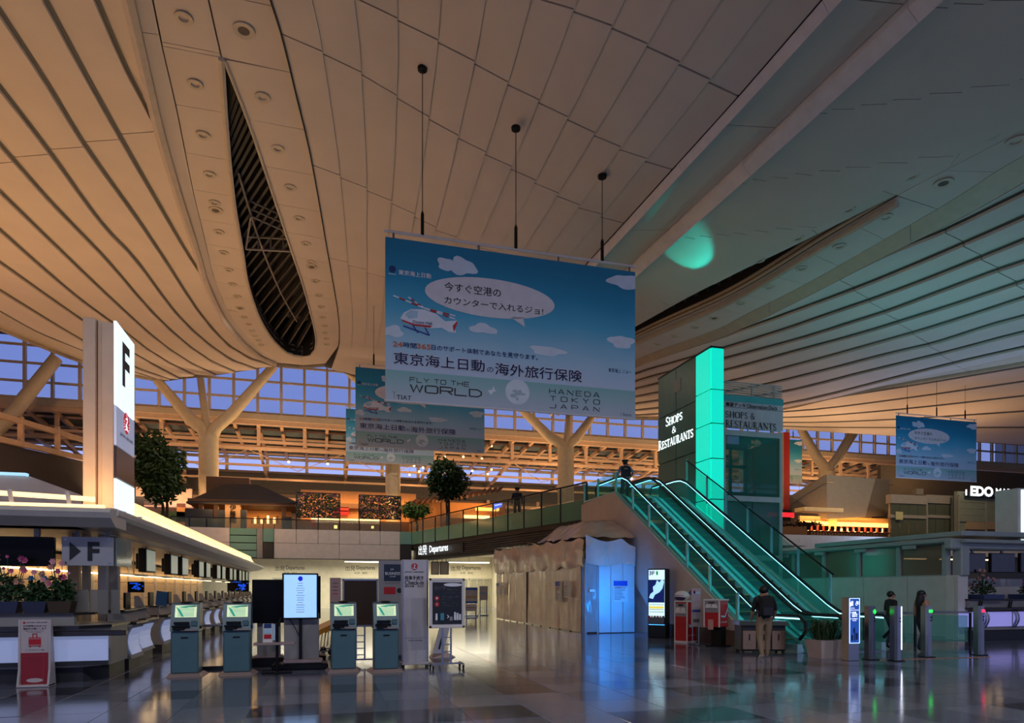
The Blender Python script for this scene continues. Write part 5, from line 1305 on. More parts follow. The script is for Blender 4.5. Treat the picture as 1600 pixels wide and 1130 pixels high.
obj('plinth', M().box(24.2, YK + .6, .16, 9.4, .9, .32), m_dgrey, rk, world=True); obj('body', M().box(24.2, YK + .55, .6, 9.4, .8, .6), m_grey, rk, world=True)
xp = [onY(p, 970, YK)[0] for p in (1502, 1541, 1588, 1640)]
for a, b in zip(xp, xp[1:]): obj('lit_panel', M().box((a + b) / 2, YK + .12, .66, b - a - .10, .05, .46, .01), m_lav, rk, world=True)
obj('counter_top', M().box(24.2, YK + .4, 1.0, 9.4, 1.0, .06, .01), m_top, rk, world=True); obj('upper_front', M().box(24.2, YK + .3, 1.13, 9.4, .1, .22), m_grey, rk, world=True); obj('upper_shelf', M().box(24.2, YK + .45, 1.27, 9.4, .5, .05, .01), m_top, rk, world=True)
for x in xp[1:3]:
    for dx in (-.05, .06): obj('curved_bracket', M().tube([(x + dx, YK + .08 - .12 * math.sin(PI * t / 6), .42 + .56 * t / 6) for t in range(7)], .03, 6), m_steel, rk, world=True)
    for dx in (-.04, .05): obj('curved_bracket', M().tube([(x + dx, YK + .22 - .05 * t / 3, 1.03 + .07 * t) for t in range(4)], .02, 6), m_black, rk, world=True)
obj('back_screen', M().box(24.2, YK + 1.3, 1.5, 9.4, .05, .9), m_rw, rk, world=True); 
struct('wall_island_right_back', M().box(24.5, 24, 1.4, 10, .2, 2.8), mk('warm_partition', '#a08a70', .6))
# tall illuminated sign at the right edge
rs = thing('sign_pillar', 'tall illuminated white sign cut by the right photo edge', 'sign', (onY(1594, 848, 17)[0] + .35, 17, 3.4))
z0, z1 = onY(1590, 848, 17)[2] - 3.4, onY(1590, 765, 17)[2] - 3.4
obj('casing', M().box(0, .4, (z0 + z1) / 2, .9, .8, z1 - z0 + .1, .01), m_white, rs); obj('lit_face', M().box(.06, -.01, (z0 + z1) / 2, .74, .03, z1 - z0), mk('bright_sign_face', '#f2ffff', .4, em='#dff8ff', est=1.2), rs)
# ================================================================ HANGING BANNERS
Y1 = 17.5
BX0, _, BZ0 = onY(602, 625.5, Y1); BW, BH = .4022 * Y1, .2387 * Y1 + .02
def k8(cx, cy):                                            # point of the near banner -> banner coordinates
    p = onY(580 + .275 * cx, 360 + .275 * cy, Y1); return p[0] - BX0, p[2] - BZ0
def banner_mat():
    m = bpy.data.materials.new('banner_print'); m.use_nodes = True; t = m.node_tree; b = t.nodes['Principled BSDF']; b.inputs['Roughness'].default_value = .6
    tcn = t.nodes.new('ShaderNodeTexCoord'); sp = t.nodes.new('ShaderNodeSeparateXYZ'); mr = t.nodes.new('ShaderNodeMapRange'); r = t.nodes.new('ShaderNodeValToRGB'); nz = t.nodes.new('ShaderNodeTexNoise'); ad = t.nodes.new('ShaderNodeMath')
    mr.inputs['From Max'].default_value = BH; nz.inputs['Scale'].default_value = .5; ad.operation = 'MULTIPLY_ADD'; ad.inputs[1].default_value = .12
    t.links.new(tcn.outputs['Object'], sp.inputs[0]); t.links.new(sp.outputs['Z'], mr.inputs[0]); t.links.new(tcn.outputs['Object'], nz.inputs['Vector']); t.links.new(nz.outputs[0], ad.inputs[0]); t.links.new(mr.outputs[0], ad.inputs[2]); t.links.new(ad.outputs[0], r.inputs[0])
    e = r.color_ramp.elements; e[0].position = .22; e[0].color = (*lin('#c3cfe2'), 1); e[1].position = 1.0; e[1].color = (*lin('#087a9e'), 1)
    for p, c in ((.42, '#a3cbdf'), (.62, '#4fb0d0'), (.8, '#1b91b6')): x = e.new(p); x.color = (*lin(c), 1)
    t.links.new(r.outputs[0], b.inputs['Base Color']); return m
def strip_mat():
    m = bpy.data.materials.new('banner_strip_print'); m.use_nodes = True; t = m.node_tree; b = t.nodes['Principled BSDF']; b.inputs['Roughness'].default_value = .6
    tcn = t.nodes.new('ShaderNodeTexCoord'); sp = t.nodes.new('ShaderNodeSeparateXYZ'); mr = t.nodes.new('ShaderNodeMapRange'); r = t.nodes.new('ShaderNodeValToRGB')
    mr.inputs['From Max'].default_value = .85
    t.links.new(tcn.outputs['Object'], sp.inputs[0]); t.links.new(sp.outputs['Z'], mr.inputs[0]); t.links.new(mr.outputs[0], r.inputs[0])
    r.color_ramp.elements[0].color = (*lin('#b9c3cf'), 1); r.color_ramp.elements[1].color = (*lin('#7fb8b4'), 1)
    t.links.new(r.outputs[0], b.inputs['Base Color']); return m
m_ban, m_bst = banner_mat(), strip_mat()
bn = thing('hanging_banner', 'nearest and largest blue insurance banner hung in front of the ceiling', 'banner', (BX0, Y1, BZ0), 0, 'hanging blue banners')
sheet_ = obj('banner_sheet', M().box(BW / 2, 0, BH / 2, BW, .03, BH), m_ban, bn)
zs = k8(76, 790)[1]
obj('bottom_strip', M().box(BW / 2, -.022, zs / 2, BW, .006, zs), m_bst, sheet_)
m_cloud = mk('cloud_print', '#cfdde9', .6); m_bub = mk('bubble_white', '#dcd9dc', .6); m_navy = mk('navy_print', '#12356f', .5); m_org = mk('orange_print', '#c8622a', .5); m_paleb = mk('pale_blue_print', '#a9cbdd', .6)
def blob(cx, cy, rx, ry, seed, y=-.024):
    random.seed(seed); x, z = k8(cx, cy); q = k8(cx + rx, cy)[0] - x; h = abs(k8(cx, cy + ry)[1] - z); pts = []
    for k in range(26):
        a = 2 * PI * k / 26; f = 1 + .16 * math.sin(3 * a + seed) + .10 * math.sin(5 * a + 2 * seed); pts.append((x + q * f * math.cos(a), z + h * f * math.sin(a) * (.75 if math.sin(a) < 0 else 1)))
    return M().poly([(min(BW, max(0, a)), min(BH, max(0, b))) for a, b in pts], y, .004)
for i, c in enumerate(((430, 200, 55, 40), (520, 215, 75, 55), (635, 565, 80, 30), (120, 580, 65, 35), (1440, 300, 90, 45), (1420, 640, 70, 40), (1000, 690, 95, 30))): obj('cloud', blob(*c, i + 1), m_cloud, sheet_)
bx, bz = k8(682, 388); rx_ = k8(1040, 388)[0] - bx; rz_ = .52
obj('speech_bubble', M().disc(bx, bz, rx_, -.028, rz_, 44, .004).poly([(k8(790, 512)[0], bz - rz_ * .86), (k8(872, 552)), (k8(862, 508)[0], bz - rz_ * .8)], -.028, .004), m_bub, sheet_)
def bt(s, c0, c1, y0, y1, mat, bold=.0, y=-.031, font=None, name='lettering', **kw):
    a = k8(c0, y1); b = k8(c1, y1); zt = k8(c0, y0)[1]
    return obj(name, M().text(s, a[0], b[0], a[1], zt, y, bold, font, **kw), mat, sheet_, recalc=False)
bt('今すぐ空港の', 415, 735, 295, 345, m_ink, .015); bt('カウンターで入れるジョ!', 415, 975, 377, 418, m_ink, .015)
bt('東京海上日動', 155, 340, 226, 254, m_wprint, .02)
cx, cz = k8(120, 222); obj('round_emblem', M().disc(cx, cz, .09, -.03), m_navy, sheet_); obj('emblem_word', M().box(cx, -.026, cz - .13, .2, .006, .03), m_paleb, sheet_)
for s, a, b, mt_ in (('24', 122, 178, m_org), ('時間', 182, 256, m_navy), ('365', 258, 338, m_org), ('日のサポート体制であなたを見守ります。', 342, 945, m_navy)):
    dy = (a - 122) * .086
    bt(s, a, b, 632 + dy, 662 + dy, mt_, .02)
bt('東京海上日動', 125, 645, 690, 762, m_wprint, .055, -.029); bt('東京海上日動', 127, 643, 692, 760, m_navy, .02, -.032)
bt('の', 657, 693, 778, 806, m_navy, .01); bt('海外旅行保険', 700, 1197, 752, 824, m_wprint, .055, -.029); bt('海外旅行保険', 702, 1195, 754, 822, m_navy, .02, -.032)
bt('FLY TO THE', 218, 555, 835, 864, m_ink, font='wide', name='slogan', asp=1.25, gap=.4, hw=.085); bt('WORLD', 218, 628, 872, 924, m_ink, font='wide', name='slogan', asp=1.35, gap=.3, hw=.085)
bt('TIAT', 143, 228, 936, 961, m_ink, .01)
bt('HANEDA', 1008, 1295, 897, 932, m_ink, font='wide', name='slogan', asp=1.05, gap=.55, hw=.07); bt('TOKYO', 1014, 1297, 941, 971, m_ink, font='wide', name='slogan', asp=1.05, gap=.9, hw=.07); bt('JAPAN', 1010, 1296, 983, 1013, m_ink, font='wide', name='slogan', asp=1.05, gap=.9, hw=.07)
bt('i Stera', 1415, 1475, 1037, 1055, m_navy); bt('東京海上 ジョー', 1345, 1475, 783, 806, m_navy)
gx, gz = k8(830, 920); obj('globe', M().disc(gx, gz, .34, -.026, None, 28), mk('globe_print', '#d4e0e6', .6), sheet_)
random.seed(5); gl = M()
for i in range(7):
    a = random.uniform(0, 6.28); r = random.uniform(.03, .2); gl.disc(gx + r * math.cos(a), gz + r * math.sin(a), random.uniform(.04, .11), -.029 - .0005 * i, random.uniform(.03, .06), 8, .002)
obj('globe_land', gl, mk('globe_land_print', '#a4b9c0', .6), sheet_)
ax, az = k8(682, 912); obj('plane_mark', M().poly([(ax - .1, az), (ax + .02, az + .02), (ax + .06, az + .12), (ax + .09, az + .02), (ax + .14, az + .0), (ax + .05, az - .03), (ax - .02, az - .12)], -.03), m_wprint, sheet_)
tx_, tz_ = k8(130, 930); obj('tree_mark', M().poly([(tx_ - .01, tz_ - .12), (tx_ + .01, tz_ - .12), (tx_ + .01, tz_ + .02), (tx_ + .07, tz_ + .08), (tx_, tz_ + .04), (tx_ - .07, tz_ + .08), (tx_ - .01, tz_ + .02)], -.03), m_grey, sheet_)
# printed rescue helicopter
he = lambda pts: [k8(*p) for p in pts]
m_hw = mk('helicopter_white_print', '#dfe6ee', .6)
obj('helicopter', M().poly(he([(165, 500), (185, 470), (225, 450), (300, 452), (370, 478), (420, 520), (480, 515), (495, 522), (475, 560), (480, 585), (440, 580), (400, 555), (340, 560), (240, 545), (185, 525)]), -.028), m_hw, sheet_)
obj('helicopter_stripe', M().poly(he([(172, 508), (240, 533), (345, 545), (335, 556), (240, 545), (178, 520)]), -.031), m_red, sheet_); obj('helicopter_tail_stripe', M().poly(he([(462, 545), (485, 520), (492, 522), (468, 582)]), -.031), m_red, sheet_)
obj('helicopter_window', M().poly(he([(190, 480), (225, 455), (265, 462), (262, 500), (215, 505)]), -.031), m_paleb, sheet_); bt('Doctor-Heli', 236, 345, 512, 530, m_navy, .02, -.033)
for c in ((235, 540, 265, 585), (305, 555, 330, 600)): obj('helicopter_skid', M().bar((*k8(c[0], c[1])[:1], -.03, k8(c[0], c[1])[1]), (k8(c[2], c[3])[0], -.03, k8(c[2], c[3])[1]), .012, .03), m_blue, sheet_)
p, q = k8(182, 545), k8(330, 598); obj('helicopter_skid', M().bar((p[0], -.03, p[1]), (q[0], -.03, q[1]), .012, .035), m_blue, sheet_)
for (a, b, c, d) in ((125, 373, 300, 445), (210, 382, 300, 445), (300, 445, 480, 490), (300, 445, 478, 508)):
    for i in range(5):
        p, q = k8(a + (c - a) * i / 5, b + (d - b) * i / 5), k8(a + (c - a) * (i + .9) / 5, b + (d - b) * (i + .9) / 5)
        obj('rotor_blade', M().bar((p[0], -.03, p[1]), (q[0], -.03, q[1]), .008, .035), m_red if i % 2 else m_hw, sheet_)
obj('bottom_rod', M().tube([(-.02, 0, 0), (BW + .02, 0, 0)], .03, 8), m_white, bn); obj('top_rod', M().tube([(-.03, 0, BH + .16), (BW + .03, 0, BH + .16)], .035, 8), m_white, bn)
for f in (.03, .35, .67, .975): obj('clip', M().box(BW * f, 0, BH + .07, .05, .03, .18), m_steel, bn)
for i, (px, py, sy) in enumerate(((660, 109, 335), (806, 202, 356), (941, 277, 378))):
    a = Vector(onY(px, py, Y1)) - Vector((BX0, Y1, BZ0)); zt = onY(px, sy, Y1)[2] - BZ0
    obj('turnbuckle', M().tube([(a.x, 0, BH + .17), (a.x, 0, zt), (a.x, 0, zt + .1)], [.045, .045, .01], 8), m_black, bn); obj('wire', M().tube([(a.x, 0, zt), (a.x, 0, a.z)], .012, 5), m_dsteel, bn)
    tag(obj('ceiling_eyelet', M().lathe([(.02, -.03), (.12, -.02), (.13, .05), (0, .06)], a.x + BX0, Y1, a.z + BZ0, 14), m_black), ['left', 'middle', 'right'][i] + ' black ceiling eyelet holding the nearest banner wire', 'ceiling fitting')
Y2, Y3 = 36.6, 55.0
p = onY(555.4, 697, Y2); dup(bn, p, None, 'second blue insurance banner, directly behind the nearest one')
p = onY(540.5, 721, Y3); dup(bn, p, None, 'third and farthest blue insurance banner, lowest edge beside the round tree')
p = onY(1400, 746, Y2); dup(bn, p, None, 'blue insurance banner hanging at the right above the EDO sign')
q = onY(1253, 757, Y3); dup(bn, (q[0] - BW, Y3, onY(1218, 754, Y3)[2]), None, 'blue insurance banner partly hidden behind the glass lift shaft')
# ================================================================ SELF CHECK-IN KIOSKS
m_kt = mk('kiosk_teal', '#45666c', .4); m_kg = mk('kiosk_grey', '#51656d', .35, .3); m_kb = mk('kiosk_base', '#a08a84', .4, .3); m_ks = mk('kiosk_screen', '#f2fbd0', .4, em='#d8f0b0', est=.6); m_kd = mk('kiosk_wave', '#0e8f7a', .4, em='#10a088', est=.5); m_kdk = mk('kiosk_wave_dark', '#06323a', .4)
kk = thing('check_in_kiosk', 'teal self check-in kiosk at the far left of the four', 'kiosk', onZ(289, 1057), 0, 'self check-in kiosks')
obj('base_plate', M().add([(-.30, -.16, 0), (.30, -.16, 0), (.36, .42, 0), (-.36, .42, 0), (-.25, -.06, .055), (.25, -.06, .055), (.27, .40, .055), (-.27, .40, .055)], [(3, 2, 1, 0), (4, 5, 6, 7), (0, 1, 5, 4), (1, 2, 6, 5), (2, 3, 7, 6), (3, 0, 4, 7)]), m_kb, kk)
obj('lower_body', M().box(0, .17, .445, .47, .42, .78, .02), m_kt, kk)
hd = obj('head', M().ext([(-.06, .835), (-.03, .93), (.10, 1.33), (.14, 1.36), (.30, 1.36), (.38, 1.30), (.38, .835)], -.245, .245, 'x'), m_kg, kk)
def slant(z): return -.03 + (z - .93) * .13 / .40
def sl(mb, x0, x1, z0, z1, off): 
    return mb.add([(x0, slant(z0) - off, z0), (x1, slant(z0) - off, z0), (x1, slant(z1) - off, z1), (x0, slant(z1) - off, z1), (x0, slant(z0), z0), (x1, slant(z0), z0), (x1, slant(z1), z1), (x0, slant(z1), z1)], [(0, 1, 2, 3), (7, 6, 5, 4), (0, 4, 5, 1), (3, 2, 6, 7), (0, 3, 7, 4), (1, 5, 6, 2)])
obj('bezel', sl(M(), -.20, .215, 1.075, 1.325, .006), m_kg, kk)
sc = obj('screen', sl(M(), -.175, .19, 1.09, 1.31, .010), m_ks, kk)
def sp_(pts, off): n = len(pts); return M().add([(x, slant(z) - off, z) for x, z in pts], [tuple(range(n))])
obj('wave_graphic', sp_([(-.14, 1.275), (0, 1.26), (.12, 1.285), (.19, 1.308), (.05, 1.305), (-.06, 1.29)], .012), m_kd, sc, recalc=False); obj('wave_graphic', sp_([(.05, 1.27), (.14, 1.295), (.19, 1.302), (.19, 1.285), (.12, 1.275)], .013), m_kdk, sc, recalc=False)
for i in range(6): obj('text_line', sp_([(-.13, 1.250 - .026 * i), (.15, 1.250 - .026 * i), (.15, 1.240 - .026 * i), (-.13, 1.240 - .026 * i)], .012), m_kd, sc, recalc=False)
obj('wave_graphic', sp_([(-.165, 1.29), (-.09, 1.23), (-.02, 1.10), (-.06, 1.10), (-.12, 1.20)], .0125), m_kd, sc, recalc=False)
obj('card_slot', M().box(-.05, -.045, .985, .26, .04, .045, .005), m_black, kk); obj('keypad', M().box(.16, -.04, .98, .10, .03, .10, .005), m_kt, kk)
obj('ticket_tray', M().box(-.09, -.07, .885, .20, .10, .05, .008), m_black, kk); obj('reader_bar', M().box(-.06, -.055, .925, .30, .06, .03, .005), m_black, kk); obj('shelf_strip', M().box(.08, -.07, .855, .28, .06, .03, .008), m_kb, kk)
obj('lock_slot', M().box(0, -.045, .715, .12, .02, .025), m_black, kk); obj('top_cap', M().ball(0, .2, 1.355, .12, .12, .03, 12, 6), m_black, kk); obj('side_knob', M().tube([(.24, .1, .9), (.27, .1, .9)], .025, 8), m_black, kk)
for px, py, nm in ((370, 1055, 'second teal self check-in kiosk, left of the big screens'), (537, 1050, 'third teal self check-in kiosk, right of the yellow carts'), (603.5, 1050, 'fourth teal self check-in kiosk, left of the tall check-in sign')): dup(kk, onZ(px, py), None, nm)
br_ = thing('barrier_rail', 'low horizontal metal barrier between the two left kiosks', 'railing', onZ(330, 1046)); 
obj('rail', M().tube([(-.45, 0, .88), (.5, 0, .88)], .025, 8), m_steel, br_); obj('base_bar', M().box(.03, 0, .03, 1.0, .08, .06), m_dsteel, br_); obj('upright', M().tube([(-.42, 0, 0), (-.42, 0, .88)], .02, 8), m_steel, br_); obj('upright', M().tube([(.46, 0, 0), (.46, 0, .88)], .02, 8), m_steel, br_)
# ================================================================ SCREENS AND STANDS IN THE MIDDLE
def place(px, py): return onZ(px, py)
def W_(px0, px1, py): a, b = onZ(px0, py), onZ(px1, py); return b[0] - a[0]
# bright portrait screen
Yp = place(470, 1046)[1]
p0, p1 = onY(441, 968, Yp), onY(497.5, 896, Yp); w, h = p1[0] - p0[0], p1[2] - p0[2]
ls = thing('display_stand', 'portrait display stand with bright blue screen listing airlines', 'display', ((p0[0] + p1[0]) / 2, Yp + .1, 0))
obj('frame', M().box(0, -.1, p0[2] + h / 2, w, .07, h, .01), m_black, ls)
scr = obj('screen', M().box(0, -.138, p0[2] + h / 2, w * .90, .012, h * .93), mk('blue_white_screen', '#d8ecff', .4, em='#7cb4f8', est=.95), ls)
obj('emblem', M().disc(0, p0[2] + h * .88, .045, -.148, .05), mk('emblem_blue', '#1020c0', .4, em='#1018d0', est=.6), scr)
for i in range(13):
    ww = w * random.uniform(.12, .24); obj('airline_line', M().box(0, -.147, p0[2] + h * (.78 - .052 * i), ww, .004, .008), [m_red, m_navy, m_grey][i % 3], scr)
obj('pole', M().box(.0, -.04, p0[2] / 2 + .05, .06, .05, p0[2]), m_black, ls); obj('column_panel', M().box(.02, .06, .62, w * .98, .08, 1.0, .01), m_grey, ls)
obj('foot_trim', M().box(.05, 0, .16, w * 1.1, .36, .08, .02), m_kb, ls); obj('base_box', M().box(.0, .05, .06, w * 1.55, .6, .12, .02), m_black, ls)
obj('cable', M().tube([(-.22, -.02, p0[2] + .02), (-.12, -.03, p0[2] - .15), (-.02, -.04, p0[2] - .35)], .008, 5), m_black, ls)
# dark landscape screen left, and dark one behind right
def dark_stand(px0, px1, py0, py1, Y, base_py, label, colpx):
    a, b = onY(px0, py1, Y), onY(px1, py0, Y); w, h = b[0] - a[0], b[2] - a[2]; xc = (a[0] + b[0]) / 2
    t = thing('display_stand', label, 'display', (xc, Y, 0)); obj('screen', M().box(0, 0, a[2] + h / 2, w, .07, h, .01), m_screen_off, t)
    c0, c1 = onY(colpx[0], 980, Y), onY(colpx[1], 980, Y); obj('column_panel', M().box((c0[0] + c1[0]) / 2 - xc, .12, a[2] / 2 + .2, c1[0] - c0[0], .08, a[2] + .2, .01), m_grey, t)
    obj('foot_trim', M().box((c0[0] + c1[0]) / 2 - xc, .1, .2, c1[0] - c0[0] + .1, .3, .05, .01), m_kb, t); obj('base_box', M().box((c0[0] + c1[0]) / 2 - xc, .15, .09, c1[0] - c0[0] + .35, .6, .18, .02), m_black, t)
    return t
dark_stand(394, 445, 906, 974, Yp + .75, 1036, 'switched-off wide display on stand left of the bright screen', (401, 438)); dark_stand(480, 501, 900, 967, Yp + 1.0, 1030, 'switched-off display mostly hidden behind the bright screen', (478, 496))
# leaflet stand
lf_ = thing('leaflet_stand', 'small leaflet stand with white brochures and a shelf in front of the dark display', 'stand', place(433, 1053))
obj('pole', M().tube([(0, 0, .04), (0, 0, .95)], .028, 8), m_black, lf_); obj('foot', M().box(0, 0, .02, .55, .07, .04, .01), m_black, lf_); obj('foot', M().box(0, 0, .02, .07, .42, .04, .01), m_black, lf_)
obj('shelf', M().box(-.04, -.06, .58, .74, .22, .05, .01), m_kb, lf_)
hol = obj('brochure_holder', M().box(-.16, -.08, .78, .18, .08, .36, .01), m_white, lf_)
for i in range(3): obj('brochure', M().box(-.16, -.125, .72 + .1 * i, .13, .012, .08), [m_red, m_paleb, m_navy][i], hol)
obj('brochure', M().box(-.05, -.09, .80, .04, .09, .30), m_paleb, hol)
obj('handle', M().tube([(.0, 0, .95), (.05, -.02, 1.05), (.03, -.05, .9)], .02, 6), m_black, lf_)
# yellow folded carts
def cart(px, py, label):
    t = thing('baggage_cart', label, 'cart', place(px, py), .5)
    obj('seat_shell', M().add([(-.22, -.12, .62), (.18, -.16, .78), (.24, .12, .86), (-.16, .16, .70), (-.18, -.10, .50), (.16, -.12, .66), (.2, .1, .72), (-.14, .14, .58)], [(0, 1, 2, 3), (7, 6, 5, 4), (0, 4, 5, 1), (1, 5, 6, 2), (2, 6, 7, 3), (3, 7, 4, 0)]), mk('cart_yellow', '#c8862a', .4), t)
    for i in range(5): obj('rod', M().tube([(-.25 + .1 * i, -.1, .12 + .05 * i), (-.05 + .08 * i, .12, .52 + .04 * i)], .012, 5), m_steel, t)
    for x in (-.2, .2): obj('wheel', M().tube([(x, -.03, .08), (x, .03, .08)], .08, 12), m_rubber, t)
    obj('frame', M().tube([(-.25, 0, .1), (.28, 0, .12), (.28, 0, .95), (.2, 0, .98)], .02, 6), m_steel, t); return t
cart(506, 1025, 'yellow folded baggage cart behind the bright screen'); cart(516, 1020, 'rear yellow folded baggage cart beside the third kiosk')
# brown panel on wheeled frame
def easel(px0, px1, py0, py1, pbase, Yoff, label, face, nm='notice_board', frame=None, frw=.04, wheels=True):
    pb = place((px0 + px1) / 2, pbase); Y = pb[1] + Yoff; a, b = onY(px0, py1, Y), onY(px1, py0, Y); w, h = b[0] - a[0], b[2] - a[2]
    t = thing(nm, label, 'board', ((a[0] + b[0]) / 2, Y, 0))
    pnl = obj('panel', M().box(0, 0, a[2] + h / 2, w - frw, .03, h - frw), face, t)
    for s in (-1, 1): obj('frame_bar', M().box(s * (w / 2 - frw / 2), 0, a[2] + h / 2, frw, .05, h, .006), frame or m_steel, t); obj('frame_bar', M().box(0, 0, a[2] + h / 2 + s * (h / 2 - frw / 2), w, .05, frw, .006), frame or m_steel, t)
    for s in (-1, 1): obj('leg', M().box(s * w * .12, .04, (a[2] + .1) / 2 + .05, .035, .035, a[2] - .02), m_steel, t)
    for k in range(4): obj('rung', M().box(0, .04, .2 + (a[2] - .25) * k / 4, w * .24, .025, .02), m_steel, t)
    obj('base_bar', M().box(0, .04, .10, w * .95, .04, .03), m_steel, t)
    for s in (-1, 1):
        obj('foot', M().box(s * w * .42, .04, .10, .04, .44, .03), m_steel, t)
        for q in (-1, 1): obj('caster', M().tube([(s * w * .42 - .015, .04 + q * .19, .042), (s * w * .42 + .015, .04 + q * .19, .042)], .042, 10), m_rubber, t)
    return t, pnl, w, h, a[2]
easel(535, 591, 905, 980, 1040, .2, 'brown blank panel on a wheeled steel frame behind the kiosks', mk('brown_panel', '#3a2c22', .6, spec=.2))
t, pnl, w, h, z0 = easel(670.5, 726, 904, 982, 1045, 0, 'black printed poster board on wheeled stand right of the check-in sign', m_white, 'poster_stand', m_white, .05)
bp = obj('poster', M().box(0, -.022, z0 + h / 2, w * .82, .008, h * .84), mk('poster_black', '#101214', .4), t)
def pt(s, x0, x1, za, zb, mat, bold=.01): obj('poster_text', M().text(s, x0 * w, x1 * w, z0 + za * h, z0 + zb * h, -.028, bold), mat, bp, recalc=False)
obj('speech_oval', M().disc(.16 * w, z0 + .87 * h, w * .26, -.027, h * .035, 20, .002), m_wprint, bp); pt('待たずに', -.36, -.04, .77, .84, m_wprint); pt('チェックイン', .0, .36, .74, .80, m_wprint); pt('してみませんか?', -.1, .38, .69, .73, m_wprint)
for i in range(2):
    obj('number_badge', M().disc(-.29 * w, z0 + (.60 - .12 * i) * h, w * .07, -.027, w * .07, 16, .002), m_red, bp); pt(str(i + 1), -.31, -.27, .58 - .12 * i, .62 - .12 * i, m_wprint)
pt('座席にご案内の場所を', -.17, .38, .61, .64, m_wprint); pt('選択できる!', -.17, .14, .56, .59, m_wprint); pt('専用レーンが使えて', -.17, .3, .49, .52, m_wprint); pt('手荷物預けまで楽々!', -.17, .36, .44, .47, m_wprint)
def stick(x, hh, mat): obj('figure_icon', M().box(x * w, -.027, z0 + (.16 + hh * .35) * h, w * .055, .003, hh * h * .7).disc(x * w, z0 + (.165 + hh * .8) * h, w * .03, -.0285, None, 10, .002), mat, bp)
stick(-.30, .14, m_wprint); stick(.22, .17, m_wprint); stick(.29, .15, m_wprint); stick(.36, .12, m_wprint)
obj('kiosk_icon', M().box(-.14 * w, -.027, z0 + .23 * h, w * .10, .003, h * .14), mk('icon_teal', '#3f8fa0', .5), bp); obj('chevron', M().text('>', .0, .05 * w, z0 + .19 * h, z0 + .27 * h, -.028, .03), m_wprint, bp, recalc=False); obj('case_icon', M().box(.11 * w, -.027, z0 + .19 * h, w * .08, .003, h * .08), m_grey, bp)
pt('事前チェックインの方も キオスクへ', -.36, .36, .115, .14, m_wprint)
# tall check-in sign
Yk = place(648, 1042)[1]; a, b = onY(628, 1042, Yk), onY(669.5, 875, Yk); w, h = b[0] - a[0], b[2]
ck = thing('check_in_sign', 'tall white standing Check-in sign with red crane logo', 'sign', ((a[0] + b[0]) / 2, Yk, 0))
m_sg = mk('sign_white_gloss', '#b8b3b4', .22)
obj('body', M().box(0, .08, .08 + (h - .08) / 2, w, .16, h - .08, .012), m_sg, ck); obj('side_trim', M().box(w / 2 - .02, -.005, h / 2 + .04, .03, .02, h - .1), m_steel, ck); obj('side_trim', M().box(-w / 2 + .02, -.005, h / 2 + .04, .03, .02, h - .1), m_steel, ck)
zq = lambda py: onY(648, py, Yk)[2]; xq = lambda px: onY(px, 950, Yk)[0] - (a[0] + b[0]) / 2
lr, lw = crane_logo(-.012, xq(647.5), zq(885.5), .068, 'y'); obj('crane_logo', lr, m_red, ck, recalc=False); obj('crane_mark', lw, m_wprint, ck, recalc=False)
def ckt(s, px0, px1, py0, py1, bold=.01, mat=None): obj('lettering', M().text(s, xq(px0), xq(px1), zq(py1), zq(py0), -.006, bold), mat or m_ink, ck, recalc=False)
ckt('JAPAN AIRLINES', 632.5, 662, 893, 895.5, .02); ckt('搭乗手続き', 632.5, 661.5, 900, 906.5, .01); ckt('Check-in', 632.5, 662, 907, 914, .02); ckt('登机手续', 632.5, 647, 914.5, 918, .01); ckt('체크인', 652, 661.5, 914.5, 918, .01); ckt('JAPAN AIRLINES', 638, 660, 1000, 1002.5, .0)
obj('lower_line', M().box(0, -.003, zq(997), w * .88, .006, .006), m_grey, ck); obj('foot', M().box(0, .05, .075, w + .03, .32, .05, .01), m_sg, ck)
for s in (-1, 1):
    for q in (-.08, .18): obj('caster', M().tube([(s * w * .45 - .015, q, .028), (s * w * .45 + .015, q, .028)], .028, 10), m_rubber, ck)
# business class sign behind
Yb_ = Yk + 2.0; a, b = onY(592, 1030, Yb_), onY(632, 876, Yb_); w, h = b[0] - a[0], b[2]
bs = thing('class_sign', 'grey standing sign with navy business class panel behind the check-in sign', 'sign', ((a[0] + b[0]) / 2, Yb_, 0))
obj('body', M().box(0, .06, h / 2, w, .12, h, .01), mk('sign_grey_gloss', '#8f8a8c', .3), bs)
zq2 = lambda py: onY(610, py, Yb_)[2]; xq2 = lambda px: onY(px, 950, Yb_)[0] - (a[0] + b[0]) / 2
obj('navy_panel', M().box((xq2(600) + xq2(626)) / 2, -.004, (zq2(908) + zq2(882)) / 2, xq2(626) - xq2(600), .01, zq2(882) - zq2(908)), mk('navy_panel', '#12243c', .4), bs); obj('red_panel', M().box(xq2(609), -.004, zq2(923), xq2(618) - xq2(600), .01, zq2(918) - zq2(929)), m_red, bs)
for s, p_, q_, r_, u_ in (('JAL', 610, 616, 888.5, 891.5), ('BUSINESS', 602, 625, 894, 898.5), ('CLASS', 609, 618, 900, 902)): obj('lettering', M().text(s, xq2(p_), xq2(q_), zq2(u_), zq2(r_), -.012), m_wprint, bs, recalc=False)
obj('lettering', M().text('ビジネスクラス', xq2(602), xq2(624), zq2(913), zq2(910), -.004), m_ink, bs, recalc=False); obj('foot', M().box(0, .06, .03, w + .2, .5, .06, .01), m_dgrey, bs)
lr, lw = crane_logo(-.006, xq2(624), zq2(923), .06, 'y'); obj('crane_logo', lr, m_ink, bs, recalc=False)
